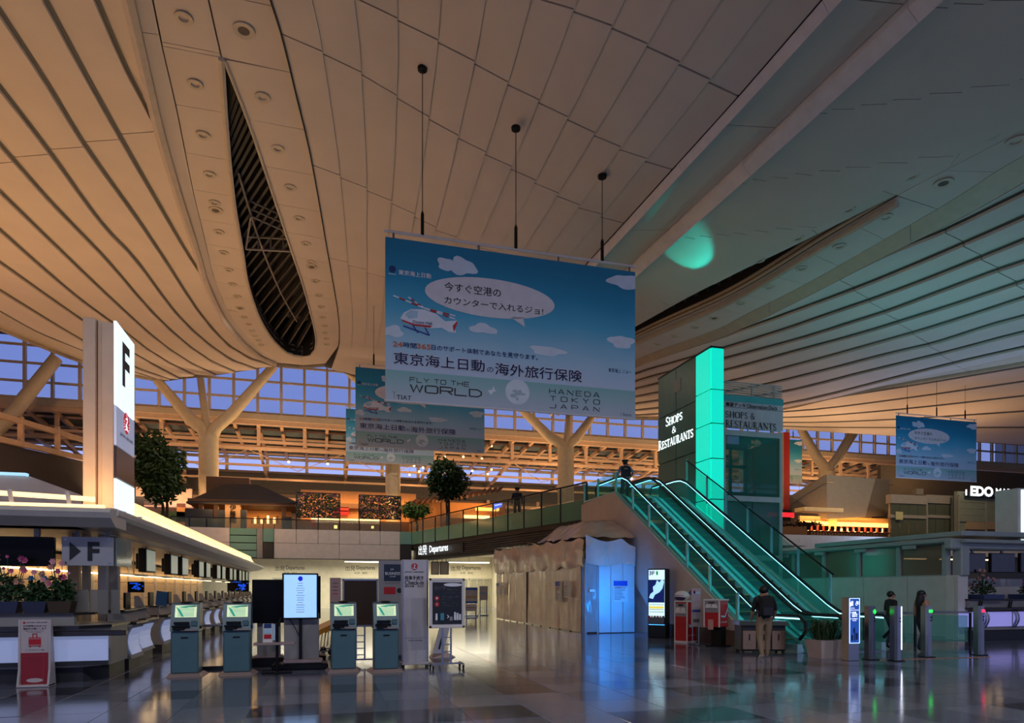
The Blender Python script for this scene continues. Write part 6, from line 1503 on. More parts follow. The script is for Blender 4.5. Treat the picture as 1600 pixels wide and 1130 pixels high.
# leaning panel stand and notice stand behind poster
ln = thing('leaning_sign', 'white tilted sign on triangular foot behind the poster board', 'sign', place(690, 1028)); obj('panel', M().add([(-.22, 0, .1), (.05, 0, .1), (.22, .1, .75), (-.02, .1, .75), (-.22, .03, .1), (.05, .03, .1), (.22, .13, .75), (-.02, .13, .75)], [(0, 1, 2, 3), (7, 6, 5, 4), (0, 4, 5, 1), (1, 5, 6, 2), (2, 6, 7, 3), (3, 7, 4, 0)]), m_sg, ln); obj('foot', M().add([(-.25, -.1, 0), (.35, .05, 0), (.2, .35, 0), (-.25, .3, 0), (-.2, 0, .1), (.15, .05, .12), (.1, .2, .12), (-.2, .2, .1)], [(3, 2, 1, 0), (4, 5, 6, 7), (0, 1, 5, 4), (1, 2, 6, 5), (2, 3, 7, 6), (3, 0, 4, 7)]), m_kb, ln); obj('stripe', M().bar((-.06, .0, .2), (.03, .05, .5), .005, .05), m_dgrey, ln)
# pink notice stand left of the brown panel
t = thing('pink_notice_stand', 'narrow pink printed notice stand left of the brown panel', 'sign', place(524, 1012)); Yn = place(524, 1012)[1]; a, b = onY(517, 1012, Yn), onY(534, 903, Yn); w, h = b[0] - a[0], b[2]
obj('panel', M().box(0, 0, h * .62, w, .04, h * .76, .005), mk('pink_panel', '#b08f8c', .5), t); obj('base', M().box(0, 0, .03, w, .4, .06), m_dgrey, t); obj('pole', M().box(0, 0, h * .15, .05, .03, h * .28), m_steel, t)
for i in range(4): obj('printed_line', M().box(0, -.024, h * (.92 - .05 * i), w * .5, .004, .02), m_red if i > 2 else m_gink, t)
# hanging direction boards in departures
p = onY(688, 900, 46.5); t = thing('hanging_sign', 'pair of small framed notice boards hanging under the walkway', 'sign', p)
for i, (x0, x1) in enumerate(((673.5, 686), (687, 701))):
    a, b = onY(x0, 898, 46.5), onY(x1, 878, 46.5); obj('frame', M().box((a[0] + b[0]) / 2 - p[0], 0, (a[2] + b[2]) / 2 - p[2], b[0] - a[0], .10, b[2] - a[2], .01), m_dsteel, t); obj('face', M().box((a[0] + b[0]) / 2 - p[0], -.055, (a[2] + b[2]) / 2 - p[2], b[0] - a[0] - .1, .01, b[2] - a[2] - .1), m_cream, t)
    for s in (-.15, .15): obj('hanger', M().box((a[0] + b[0]) / 2 - p[0] + s, 0, b[2] - p[2] + .3, .04, .04, .62), m_dsteel, t)
def floor_board(px0, px1, py0, py1, base, label, body, bars):
    P = place((px0 + px1) / 2, base); Y = P[1]; a, b = onY(px0, py1, Y), onY(px1, py0, Y); w, h = b[0] - a[0], b[2] - a[2]; t = thing('notice_stand', label, 'sign', ((a[0] + b[0]) / 2, Y, 0))
    obj('panel', M().box(0, 0, a[2] + h / 2, w, .05, h, .01), body, t); obj('post', M().box(-w * .4, .04, b[2] / 2, .05, .05, b[2]), m_steel, t); obj('post', M().box(w * .4, .04, b[2] / 2, .05, .05, b[2]), m_steel, t); obj('foot', M().box(0, .04, .03, w, .5, .06), m_steel, t)
    for i, (f, mt_) in enumerate(bars): obj('print_band', M().box(0, -.03, a[2] + h * f, w * .92, .006, h * .12), mt_, t)
m_bb = mk('bright_blue_print', '#2a62c8', .4)
floor_board(727, 746, 918, 943, 963, 'white notice stand with blue bands in the departures area', m_white, ((.9, m_bb), (.06, m_bb), (.4, mk('yellow_map', '#c8b070', .5)))); floor_board(749, 762, 916, 938, 962, 'pale notice stand beside the sheeted enclosure end', m_white, ((.5, m_paleb),))
floor_board(727, 745, 944, 955, 966, 'low patterned board in the departures area', m_white, ((.5, m_grey),))
# ================================================================ PLANTS
m_leaf = mk('leaf_green', '#24401c', .55, var=.25, scale=8); m_leaf2 = mk('leaf_green_light', '#4a6a24', .55, var=.25, scale=8); m_bark = mk('bark', '#3a2a1c', .8, bump=.4); m_soil = mk('soil', '#1c150f', .9)
def leaf_cloud(blobs, n, size, seed):
    """many small folded leaves spread through a set of ellipsoids"""
    rnd = random.Random(seed); mb = M(); tot = sum(b[3] * b[4] * b[5] for b in blobs)
    for (cx, cy, cz, rx, ry, rz) in blobs:
        for _ in range(max(6, int(n * rx * ry * rz / tot))):
            v = Vector((rnd.gauss(0, 1), rnd.gauss(0, 1), rnd.gauss(0, 1))).normalized() * rnd.uniform(.35, 1.0) ** .5
            p = Vector((cx + v.x * rx, cy + v.y * ry, cz + v.z * rz))
            a = Vector((rnd.gauss(0, 1), rnd.gauss(0, 1), rnd.gauss(-.3, .7))).normalized(); b = a.orthogonal().normalized(); c = a.cross(b)
            L = size * rnd.uniform(.7, 1.3); w = L * .28
            mb.add([p, p + a * L * .5 + b * w + c * w * .3, p + a * L, p + a * L * .5 - b * w + c * w * .3], [(0, 1, 2), (0, 2, 3)])
    return mb
def tree(px, pbase, Y, zb, crown_px, trunk_pts, n, size, label, seed, mat=None):
    x, _, _ = onY(px, pbase, Y); t = thing('indoor_tree', label, 'tree', (x, Y, zb))
    k = (Y / ray(px, 700)[1]) / FPX; bl = []
    for (cx, cy, rx, ry) in crown_px:
        p = onY(cx, cy, Y); bl.append((p[0] - x, random.uniform(-.3, .3), p[2] - zb, rx * k, rx * k * .9, ry * k))
    rr = random.Random(seed); sat = []
    for b in bl:
        for _ in range(3):
            a_ = rr.uniform(0, 2 * PI); f_ = rr.uniform(.8, 1.15); sat.append((b[0] + b[3] * f_ * math.cos(a_), b[1], b[2] + b[5] * f_ * math.sin(a_), b[3] * .36, b[4] * .36, b[5] * .34))
    bl2 = [(b[0], b[1], b[2], b[3] * .86, b[4] * .86, b[5] * .86) for b in bl] + sat
    o = obj('foliage', leaf_cloud(bl2, n, size, seed), mat or m_leaf, t, recalc=False, kind='stuff')
    top = Vector((sum(b[0] for b in bl) / len(bl), 0, sum(b[2] for b in bl) / len(bl)))
    for i, dx in enumerate(trunk_pts): obj('trunk', M().tube([(dx * .3, 0, 0), (dx * .6, .05, top.z * .45), (dx + top.x * .6, 0, top.z * .75), (dx * 2 + top.x, .1, top.z * 1.05)], [.12, .09, .06, .02], 7), m_bark, t)
    for b in bl: obj('branch', M().tube([(top.x * .4, 0, top.z * .6), (b[0] * .8, b[1], b[2] * .95)], [.05, .015], 5), m_bark, t)
    obj('tree_pot', M().lathe([(.42, 0), (.55, .5), (.5, .5), (.48, .42), (0, .42)], n=14), m_dgrey, t)
    return t
tree(258, 800, 50.2, 5.2, [(240, 705, 28, 26), (228, 735, 20, 28), (255, 735, 30, 30), (275, 720, 18, 22), (250, 765, 26, 18), (220, 690, 12, 14), (272, 755, 16, 14)], (-.25, .2), 2600, .42, 'tall dark leafy tree beside the lit F pillar', 3)
tree(700, 800, 46.8, 5.2, [(697, 740, 28, 20), (690, 725, 16, 12), (705, 760, 26, 18), (680, 752, 16, 16), (718, 748, 16, 18), (700, 772, 20, 12)], (-.1, .12), 2200, .34, 'round dark green tree behind the diagonal walkway', 5)
tree(652, 812, 49.0, 5.2, [(645, 797, 14, 9), (660, 795, 13, 8), (636, 792, 8, 7), (652, 803, 16, 7)], (0,), 700, .3, 'small loose green tree left of the round tree', 9, m_leaf2)
m_fl = [mk('flower_pink', '#c0527e', .5), mk('flower_magenta', '#8e2f5c', .5), mk('flower_peach', '#c08a72', .5), mk('flower_rose', '#d08f98', .5), mk('flower_blue', '#26648c', .5)]
def flowers(loc, w, h, label, pot, seed, pals, nfl=14, pw=.3, ph=.2):
    rnd = random.Random(seed); t = thing('flower_arrangement', label, 'flowers', loc)
    obj('pot', M().ext([(-pw / 2, 0), (pw / 2, 0), (pw / 2 + .04, ph), (-pw / 2 - .04, ph)], -pw / 2, pw / 2), pot, t)
    obj('foliage', leaf_cloud([(0, 0, ph + h * .2, w * .5, w * .3, h * .22), (-w * .2, 0, ph + h * .48, w * .25, w * .2, h * .22), (w * .15, 0, ph + h * .42, w * .28, w * .22, h * .22)], 230, .12, seed), m_leaf, t, recalc=False, kind='stuff')
    st = M(); 
    for i in range(nfl):
        x = rnd.uniform(-.5, .5) * w; z = ph + h * rnd.uniform(.3, 1.15); y = rnd.uniform(-.16, .1); r = rnd.uniform(.025, .06)
        st.tube([(x * .3, 0, ph), (x * .7, y * .5, (ph + z) / 2), (x, y, z)], .006, 4); fb = M()
        for k in range(6):
            a = 2 * PI * k / 6; ca_, sa_ = math.cos(a), math.sin(a); d = Vector((ca_, -.35, sa_)) * r; s_ = Vector((-sa_, 0, ca_)) * r * .55; c = Vector((x, y, z))
            fb.add([c, c + d * .6 + s_, c + d * 1.15, c + d * .6 - s_], [(0, 1, 2, 3)])
        fb.ball(x, y - r * .2, z, r * .32, n=6, m=4)
        obj('flower', fb, m_fl[rnd.choice(pals)], t, recalc=False)
    obj('stems', st, m_leaf, t, kind='stuff'); return t
YF = 13.55
for (px, w, h, label, pot, seed, pals, n) in ((14, .46, .72, 'flower arrangement with pink blooms at the left photo edge on the counter', mk('pot_indigo', '#1c2240', .4), 4, (0, 1, 2), 16), (58, .34, .5, 'flower arrangement in a dark patterned pot behind the suitcase notice', mk('pot_navy', '#161a34', .4), 6, (2, 4, 3), 12), (97, .36, .62, 'flower arrangement with large pink bloom in a basket on the counter', mk('basket_brown', '#3a2d1f', .8), 8, (3, 0, 2), 12)):
    p = onY(px, 970, YF); flowers((p[0], YF, 1.20), w, h, label, pot, seed, pals, n)
for (px, w, h, label, seed) in ((1536, .9, .72, 'pink and green flower arrangement on the right counter', 12), (1610, .7, .5, 'flower arrangement cut by the right photo edge', 14)):
    p = onY(px, 946, 16.4); flowers((p[0], 16.42, 1.295), w, h, label, mk('pot_patterned', '#39466e', .5), seed, (2, 1, 3), 18, .8, .14)
# ================================================================ SUITCASE NOTICE STAND
P = onZ(52, 1073); Yn = P[1]; a, b = onY(30, 1073, Yn), onY(80.5, 968, Yn); w, h = b[0] - a[0], b[2]
t = thing('suitcase_notice_stand', 'white and red standing notice with suitcase picture before the left counter', 'sign', ((a[0] + b[0]) / 2, Yn, 0))
m_sw = mk('notice_white', '#b9aeae', .35); m_dred = mk('notice_dark_red', '#8c0f18', .35)
obj('panel', M().ext([(-.02, 0), (-.02, h), (.03, h), (.05, .3), (.16, 0)], -w / 2 + .02, w / 2 - .02, 'x'), m_sw, t)
for s in (-1, 1): obj('side_fin', M().ext([(-.12, 0), (-.05, .28), (-.03, h), (.04, h), (.20, 0)], s * w / 2 - .015 * s - .015, s * w / 2 - .015 * s + .015, 'x'), m_sw, t)
obj('base', M().box(0, .02, .02, w, .3, .04, .01), m_sw, t)
obj('red_case_print', M().box(0, -.026, h * .27, w * .84, .006, h * .47), m_dred, t); obj('case_line', M().box(0, -.031, h * .46, w * .8, .004, .005), mk('pale_red', '#c04040', .4), t); obj('case_line', M().box(w * .27, -.031, h * .27, .005, .004, h * .42), MATS['pale_red'], t)
obj('caption_plate', M().disc(0, h * .095, w * .26, -.033, h * .032, 18, .003), m_sw, t); 
c_ = obj('suitcase_icon', M().box(0, -.026, h * .67, w * .38, .006, h * .13), m_red, t)
for s in (-1, 1): obj('wheel', M().disc(s * w * .14, h * .60, .012, -.028), m_red, c_); obj('handle', M().box(s * w * .06, -.026, h * .76, .012, .006, h * .06), m_red, c_)
obj('handle', M().box(0, -.026, h * .787, w * .14, .006, .012), m_red, c_); obj('band', M().box(0, -.031, h * .715, w * .38, .003, .008), m_sw, c_); obj('band', M().box(0, -.031, h * .62, w * .38, .003, .008), m_sw, c_)
def nt_(s, x0, x1, z0, z1, mat=m_ink, bold=.01): obj('lettering', M().text(s, x0 * w, x1 * w, z0 * h, z1 * h, -.024, bold), mat, t, recalc=False)
nt_('JAPAN AIRLINES', -.25, .38, .945, .965, bold=.02); obj('crane_logo', M().disc(-.33 * w, h * .955, .018, -.024), m_red, t)
nt_('お手荷物の大きさの', -.36, .36, .89, .92); nt_('確認をお願いします', -.36, .36, .85, .88); nt_('Please check the size of your', -.3, .3, .825, .838); nt_('carry-on baggage', -.2, .2, .805, .818); nt_('サイズに収まらない場合', -.3, .3, .54, .555)
# ================================================================ MAP TOTEM
P = onZ(1026, 997); t = thing('map_totem', 'illuminated floor map totem marked 3F beside the wrapped enclosure', 'sign', P, -.80)
w, h = .62, 2.28
obj('body', M().box(0, .22, h / 2, w, .42, h, .02), m_dsteel, t)
fc = obj('lit_face', M().box(0, -.005, h * .64, w * .86, .02, h * .68), mk('map_white', '#eaffff', .4, em='#d0f4ff', est=1.0), t)
obj('map_field', M().box(0, -.018, h * .675, w * .86, .01, h * .33), mk('map_navy', '#0a1c5a', .4, em='#0c2474', est=.5), fc)
obj('map_shape', M().poly([(-.25, 1.32), (-.12, 1.28), (-.05, 1.42), (.1, 1.5), (.2, 1.62), (.26, 1.85), (.2, 1.95), (.1, 1.82), (.02, 1.9), (-.03, 1.75), (-.12, 1.68), (-.1, 1.52), (-.2, 1.45)], -.026, .004), mk('map_cyan', '#c8f0ff', .4, em='#a8e4ff', est=.9), fc)
obj('timetable_band', M().box(0, -.018, h * .44, w * .8, .008, .08), mk('map_yellow', '#f0e070', .4, em='#f0dc60', est=.8), fc); 
for k in range(4): obj('timetable_line', M().box(0, -.017, h * (.48 - .035 * k), w * .78, .006, .015), m_grey, fc)
obj('floor_mark', M().text('3F', -.25, -.06, h * .905, h * .965, -.02, .03), m_navy, fc, recalc=False); obj('green_mark', M().box(.02, -.02, h * .935, .06, .006, .13), mk('map_green', '#10a040', .4, em='#10a040', est=.5), fc)
obj('pocket', M().box(0, -.03, h * .25, w * .86, .06, h * .09, .01), m_steel, t)
for k in range(6): obj('leaflet', M().box(-.24 + .095 * k, -.035, h * .285, .07, .02, .16), [m_red, m_cream, m_kt][k % 3], t)
obj('lower_light', M().box(0, -.006, h * .19, w * .86, .015, .02), mk('map_lower', '#5ab0ff', .4, em='#4aa8ff', est=2), t)
obj('side_light', M().box(-w / 2 - .006, .25, h * .55, .012, .22, h * .8), mk('blue_led_panel', '#3a90ff', .4, em='#1e7cff', est=3.5), t, label='glowing blue side panel')
area('totem_rear_lamp', (P[0] + .02, P[1] + .75, 1.35), .25, 95, (.0, .25, 1.0), (PI / 2, 0, .75), 1.7)
# ================================================================ DONATION BOXES AND BINS
m_rbox = mk('donation_red', '#b3141f', .4); m_rside = mk('donation_dark_red', '#8f1019', .4)
def redbox(P, rz, w, dpt, h, z0, label):
    t = thing('donation_box', label, 'box', P, rz)
    obj('cabinet', M().box(0, dpt / 2, z0 + h / 2, w, dpt, h, .015), m_rbox, t); obj('top', M().box(0, dpt / 2, z0 + h + .015, w + .04, dpt + .04, .04, .01), m_white, t)
    obj('front_recess', M().box(0, -.004, z0 + h * .80, w * .9, .012, h * .32 if z0 == 0 else h * .5), mk('recess_grey', '#8c8486', .5), t)
    for s in (-.2, .2): obj('coin_slot', M().ext([(s * w - .09, z0 + h * .72), (s * w + .09, z0 + h * .72), (s * w + .06, z0 + h * .86), (s * w - .06, z0 + h * .86)], -.04, 0), m_white, t)
    obj('slot_shadow', M().box(0, -.012, z0 + h * .92, w * .4, .01, h * .05), m_dgrey, t)
    for s in (-1, 1): obj('corner_trim', M().box(s * w / 2, 0, z0 + h / 2, .03, .03, h), m_white, t)
    obj('swoosh', M().add([(w / 2 + .004, dpt * .2, z0 + h * .45), (w / 2 + .004, dpt * .6, z0 + h * .42), (w / 2 + .004, dpt * .95, z0 + h * .75), (w / 2 + .004, dpt * .95, z0 + h * .65), (w / 2 + .004, dpt * .65, z0 + h * .36), (w / 2 + .004, dpt * .2, z0 + h * .38)], [(0, 1, 2, 3, 4, 5)]), m_paleb, t, recalc=False)
    vv, ff, _ = text_geo('TOKYO INTERNATIONAL AIRPORT', 0.0); obj('lettering', M().add([(w / 2 + .006, dpt * .1 + q[0] * dpt * .75, z0 + h * .16 + q[1] * .04) for q in vv], ff), m_wprint, t, recalc=False)
    return t
b1 = redbox(onZ(1064, 1004), -1.08, .42, .50, 1.22, 0, 'tall red donation box with white toy plane on top'); obj('plinth', M().box(0, .25, .02, .46, .54, .05), m_white, b1); obj('seam', M().box(0, -.005, .55, .44, .008, .012), m_rside, b1)
b2 = redbox(onZ(1112, 1011), -1.08, .46, .50, .74, .55, 'red donation box raised on a black pedestal'); obj('pedestal', M().box(.05, .28, .28, .30, .3, .56, .01), m_black, b2); obj('base', M().box(.05, .28, .015, .5, .5, .03), m_black, b2); obj('pinned_note', M().box(-.02, -.02, .62, .16, .01, .28), mk('note_pink', '#c08a80', .5), b2)
P = Vector(onZ(1065, 1004)); tp = thing('toy_plane', 'white and purple plump toy plane sitting on the tall red donation box', 'toy', (P.x + .12, P.y + .18, 1.256), -.5)
obj('body', M().ball(0, 0, .15, .23, .15, .15, 14, 9), m_white, tp); obj('belly', M().ball(-.03, -.005, .09, .2, .145, .09, 12, 7), mk('toy_purple', '#3a2450', .5), tp); obj('stripe', M().ball(-.02, -.01, .165, .232, .15, .02, 14, 5), mk('toy_magenta', '#8a2a5a', .5), tp); obj('tail_fin', M().ext([(.16, .2), (.27, .34), (.31, .33), (.26, .16)], -.015, .015), MATS['toy_purple'], tp)
for s in (-1, 1): obj('wing', M().ball(.05, s * .16, .12, .1, .1, .02, 10, 5), m_white, tp)
P = onZ(1087, 1008); t = thing('notice_stand', 'thin notice stand with stacked printed sheets between the red boxes', 'sign', P)
for s in (-.1, .1): obj('leg', M().tube([(s, 0, .03), (s, 0, 1.62)], .012, 6), m_steel, t)
obj('panel', M().box(0, -.02, 1.08, .31, .02, 1.1, .005), mk('stand_sheet', '#a99ea0', .5), t); obj('foot', M().box(.05, 0, .03, .6, .05, .03), m_steel, t); obj('foot', M().box(0, 0, .03, .05, .4, .03), m_steel, t)
for i, c in enumerate((m_paleb, m_red, m_blue, m_gink)): obj('printed_block', M().box([0, -.06, 0, 0][i], -.033, [1.5, 1.52, .98, .7][i], [.24, .06, .26, .2][i], .006, [.05, .08, .06, .1][i]), c, t)
for i in range(4): obj('caster', M().ball([-.2, .3, 0, 0][i], [0, 0, -.18, .18][i], .02, .02, n=6, m=4), m_rubber, t)
# recycling cabinet behind the walking man
P = onZ(1194, 1021); t = thing('recycling_cabinet', 'grey recycling cabinet with lit copper doors beside the walking man', 'cabinet', P, -.32)
obj('body', M().box(0, .35, .40, 1.1, .62, .70, .02), m_dgrey, t); obj('counter_top', M().add([(-.62, -.04, .70), (.62, -.04, .70), (.62, .7, .70), (-.62, .7, .70), (-.60, .05, .80), (.60, .05, .80), (.60, .66, .80), (-.60, .66, .80)], [(3, 2, 1, 0), (4, 5, 6, 7), (0, 1, 5, 4), (1, 2, 6, 5), (2, 3, 7, 6), (3, 0, 4, 7)]), m_steel, t)
for i in range(3): obj('door', M().box(-.36 + .36 * i, .03, .33, .33, .04, .48, .008), mk('copper_door', '#9a7a5c', .25, .8), t); obj('handle', M().box(-.36 + .36 * i, -.0, .40, .02, .03, .16), m_dsteel, t)
for s in (-.5, .5):
    for q in (.1, .6): obj('foot', M().box(s, q, .025, .05, .05, .05), m_rubber, t)
# ================================================================ PLANTER, INFO TOTEM, POSTS, RAILS
P = onZ(1298, 1029); t = thing('planter', 'pale trapezoid planter with grassy plant left of the blue information totem', 'planter', (P[0], P[1] + .2, 0)); 
obj('pot', M().add([(-.27, -.22, 0), (.27, -.22, 0), (.27, .22, 0), (-.27, .22, 0), (-.33, -.27, .42), (.33, -.27, .42), (.33, .27, .42), (-.33, .27, .42)], [(3, 2, 1, 0), (4, 5, 6, 7), (0, 1, 5, 4), (1, 2, 6, 5), (2, 3, 7, 6), (3, 0, 4, 7)]), mk('planter_stone', '#b5a49c', .5), t)
rnd = random.Random(3); gr = M()
for i in range(170):
    a = rnd.uniform(0, 2 * PI); r = rnd.uniform(.05, .34); b = Vector((r * math.cos(a) * .9, r * math.sin(a) * .6, .42)); o = Vector((math.cos(a), math.sin(a), 0)) * rnd.uniform(.12, .36); s_ = Vector((-math.sin(a), math.cos(a), 0)) * .018; hh = rnd.uniform(.2, .48)
    m_ = b + o * .5 + Vector((0, 0, hh)); e = b + o * 1.1 + Vector((0, 0, hh * rnd.uniform(.3, 1)))
    gr.add([b - s_, b + s_, m_ + s_, m_ - s_, e], [(0, 1, 2, 3), (3, 2, 4)])
obj('grass_blades', gr, m_leaf, t, recalc=False, kind='stuff')
P = onZ(1335, 1033); t = thing('information_totem', 'slim information totem with glowing blue shops panel', 'sign', P)
wT = W_(1325, 1346, 1033)
obj('body', M().box(0, .12, .71, wT, .22, 1.42, .01), m_steel, t); fc = obj('lit_face', M().box(0, .005, .90, wT * .92, .02, 1.0), mk('totem_blue', '#1c48a0', .4, em='#2356b8', est=.55), t)
for s in (-1, 1): obj('face_edge', M().box(s * wT * .46, -.004, .90, .014, .012, 1.0), mk('totem_edge', '#cfe4ff', .4, em='#a8c8ff', est=1.6), fc); obj('face_edge', M().box(0, -.004, .90 + s * .5, wT * .92, .012, .014), MATS['totem_edge'], fc)
m_tw = mk('totem_white', '#ffffff', .4, em='#e8f2ff', est=1.2)
obj('restaurant_icon', M().box(-.08, -.008, 1.29, .016, .004, .11).box(-.05, -.008, 1.29, .016, .004, .11).disc(-.11, 1.27, .03, -.008, .05, 10, .003), m_tw, fc); obj('shop_icon', M().ring(.05, 1.27, .018, .03, -.009).ring(.10, 1.30, .018, .03, -.009).ring(.06, 1.32, .012, .022, -.009), m_tw, fc)
for i, (s, x0, x1, z) in enumerate((('SHOPS &', -.12, .0, 1.17), ('RESTAURANTS', -.12, .12, 1.125), ('江戸小路', -.07, .04, 1.07), ('レストラン', -.07, .08, 1.03), ('展望デッキ', -.07, .07, .99), ('EDO MARKET', -.07, .09, .93), ('TOKYO POP', -.07, .05, .89), ('5F', -.12, -.09, 1.07), ('4F', -.12, -.09, .93))): obj('lettering', M().text(s, x0 * wT / .3, x1 * wT / .3, z, z + .028, -.009, .01), m_tw, fc, recalc=False)
for i in range(4): obj('street_print', M().box([-.07, .0, .06, -.02][i] * wT / .3, -.007, [.52, .6, .55, .68][i], [.05, .02, .06, .03][i], .003, [.12, .3, .15, .1][i]), mk('totem_deep', '#122a66', .4), fc)
m_gled = mk('green_led', '#20ff40', .4, em='#18ff38', est=5); m_rled = mk('red_led_arrow', '#ff2040', .4, em='#ff1838', est=6)
for i, (px, py, led, label, lt) in enumerate(((1360, 1031, 'g', 'steel gate post with green arrow light', 0), (1400, 1033, None, 'steel gate post with tall white light strip', 1), (1448, 1027, 'g2', 'steel gate post with green panel in front of the woman', 0), (1530, 1024, 'r', 'steel gate post with red light before the right counter', 0))):
    P = onZ(px, py); d_ = P[1] / ray(px, py)[1]; hh = (py - 947) / FPX * d_
    t = thing('gate_post', label, 'post', P, 0, 'entry gate posts'); obj('post', M().ext([(-.085, -.04), (-.05, -.09), (.05, -.09), (.085, -.04), (.085, .09), (-.085, .09)], 0, hh, 'z'), m_steel, t)
    obj('base_plate', M().box(0, 0, .01, .26, .26, .02, .005), m_dsteel, t); obj('sensor', M().disc(.03, hh * .72, .018, -.098), m_black, t); obj('sensor', M().disc(.03, hh * .78, .018, -.098), m_black, t)
    if led == 'g': obj('arrow_light', M().poly([(.01, hh * .86), (.05, hh * .86), (.05, hh * .89), (.07, hh * .89), (.03, hh * .94), (-.01, hh * .89), (.01, hh * .89)], -.1), m_gled, t)
    elif led: obj('panel_light', M().box(.02, -.095, hh * .9, .08, .015, .06), m_gled if led == 'g2' else m_rled, t)
    if lt: obj('light_strip', M().box(.065, -.085, hh * .6, .018, .02, hh * .78), mk('white_light_strip', '#ffffff', .4, em='#e8f0ff', est=4), t)
st = thing('warning_strip', 'row of red and white hazard dashes on the floor by the gate posts', 'floor marking', onZ(1458, 1029.5))
g0, g1 = Vector(onZ(1376, 1032)), Vector(onZ(1545, 1027)); dirv = (g1 - g0); ang = math.atan2(dirv.y, dirv.x)
for i in range(44):
    q = g0.lerp(g1, i / 43); obj('dash', M().box(q.x, q.y, .006, .03, .10, .008, rz=ang - .5), MATS.get('dash_red') or mk('dash_red', '#c89080', .5), st, world=True)
def rail(pts, label, zt=.95, glassy=True):
    t = thing('guard_rail', label, 'railing', pts[0])
    P_ = [Vector(p) for p in pts]; obj('top_rail', M().tube([p + Vector((0, 0, zt)) for p in P_], .028, 8), m_steel, t, world=True)
    for a, b in zip(P_, P_[1:]):
        n = max(1, int((b - a).length / 1.1))
        for k in range(n + 1):
            q = a.lerp(b, k / n); obj('post', M().bar(q, q + Vector((0, 0, zt)), .05, .05), m_dsteel, t, world=True)
            if glassy and k < n:
                r_ = a.lerp(b, (k + 1) / n); dd = (r_ - q).normalized() * .06; q0, q1 = q + dd, r_ - dd; nn = Vector((-dd.y, dd.x, 0)).normalized() * .012
                obj('glass_panel', M().add([q0 + Vector((0, 0, .12)), q1 + Vector((0, 0, .12)), q1 + Vector((0, 0, zt - .08)), q0 + Vector((0, 0, zt - .08)), q0 + nn + Vector((0, 0, .12)), q1 + nn + Vector((0, 0, .12)), q1 + nn + Vector((0, 0, zt - .08)), q0 + nn + Vector((0, 0, zt - .08))], [(0, 1, 2, 3), (7, 6, 5, 4), (0, 4, 5, 1), (3, 2, 6, 7), (0, 3, 7, 4), (1, 5, 6, 2)]), glass('rail_glass', '#7fd0c4', .2, .05), t, world=True)
    return t
rail([onZ(1350, 1010), onZ(1430, 1012)], 'steel and glass guard rail behind the gate posts'); rail([onZ(1452, 1008), onZ(1516, 1010)], 'steel guard rail in front of the grey corner pier')
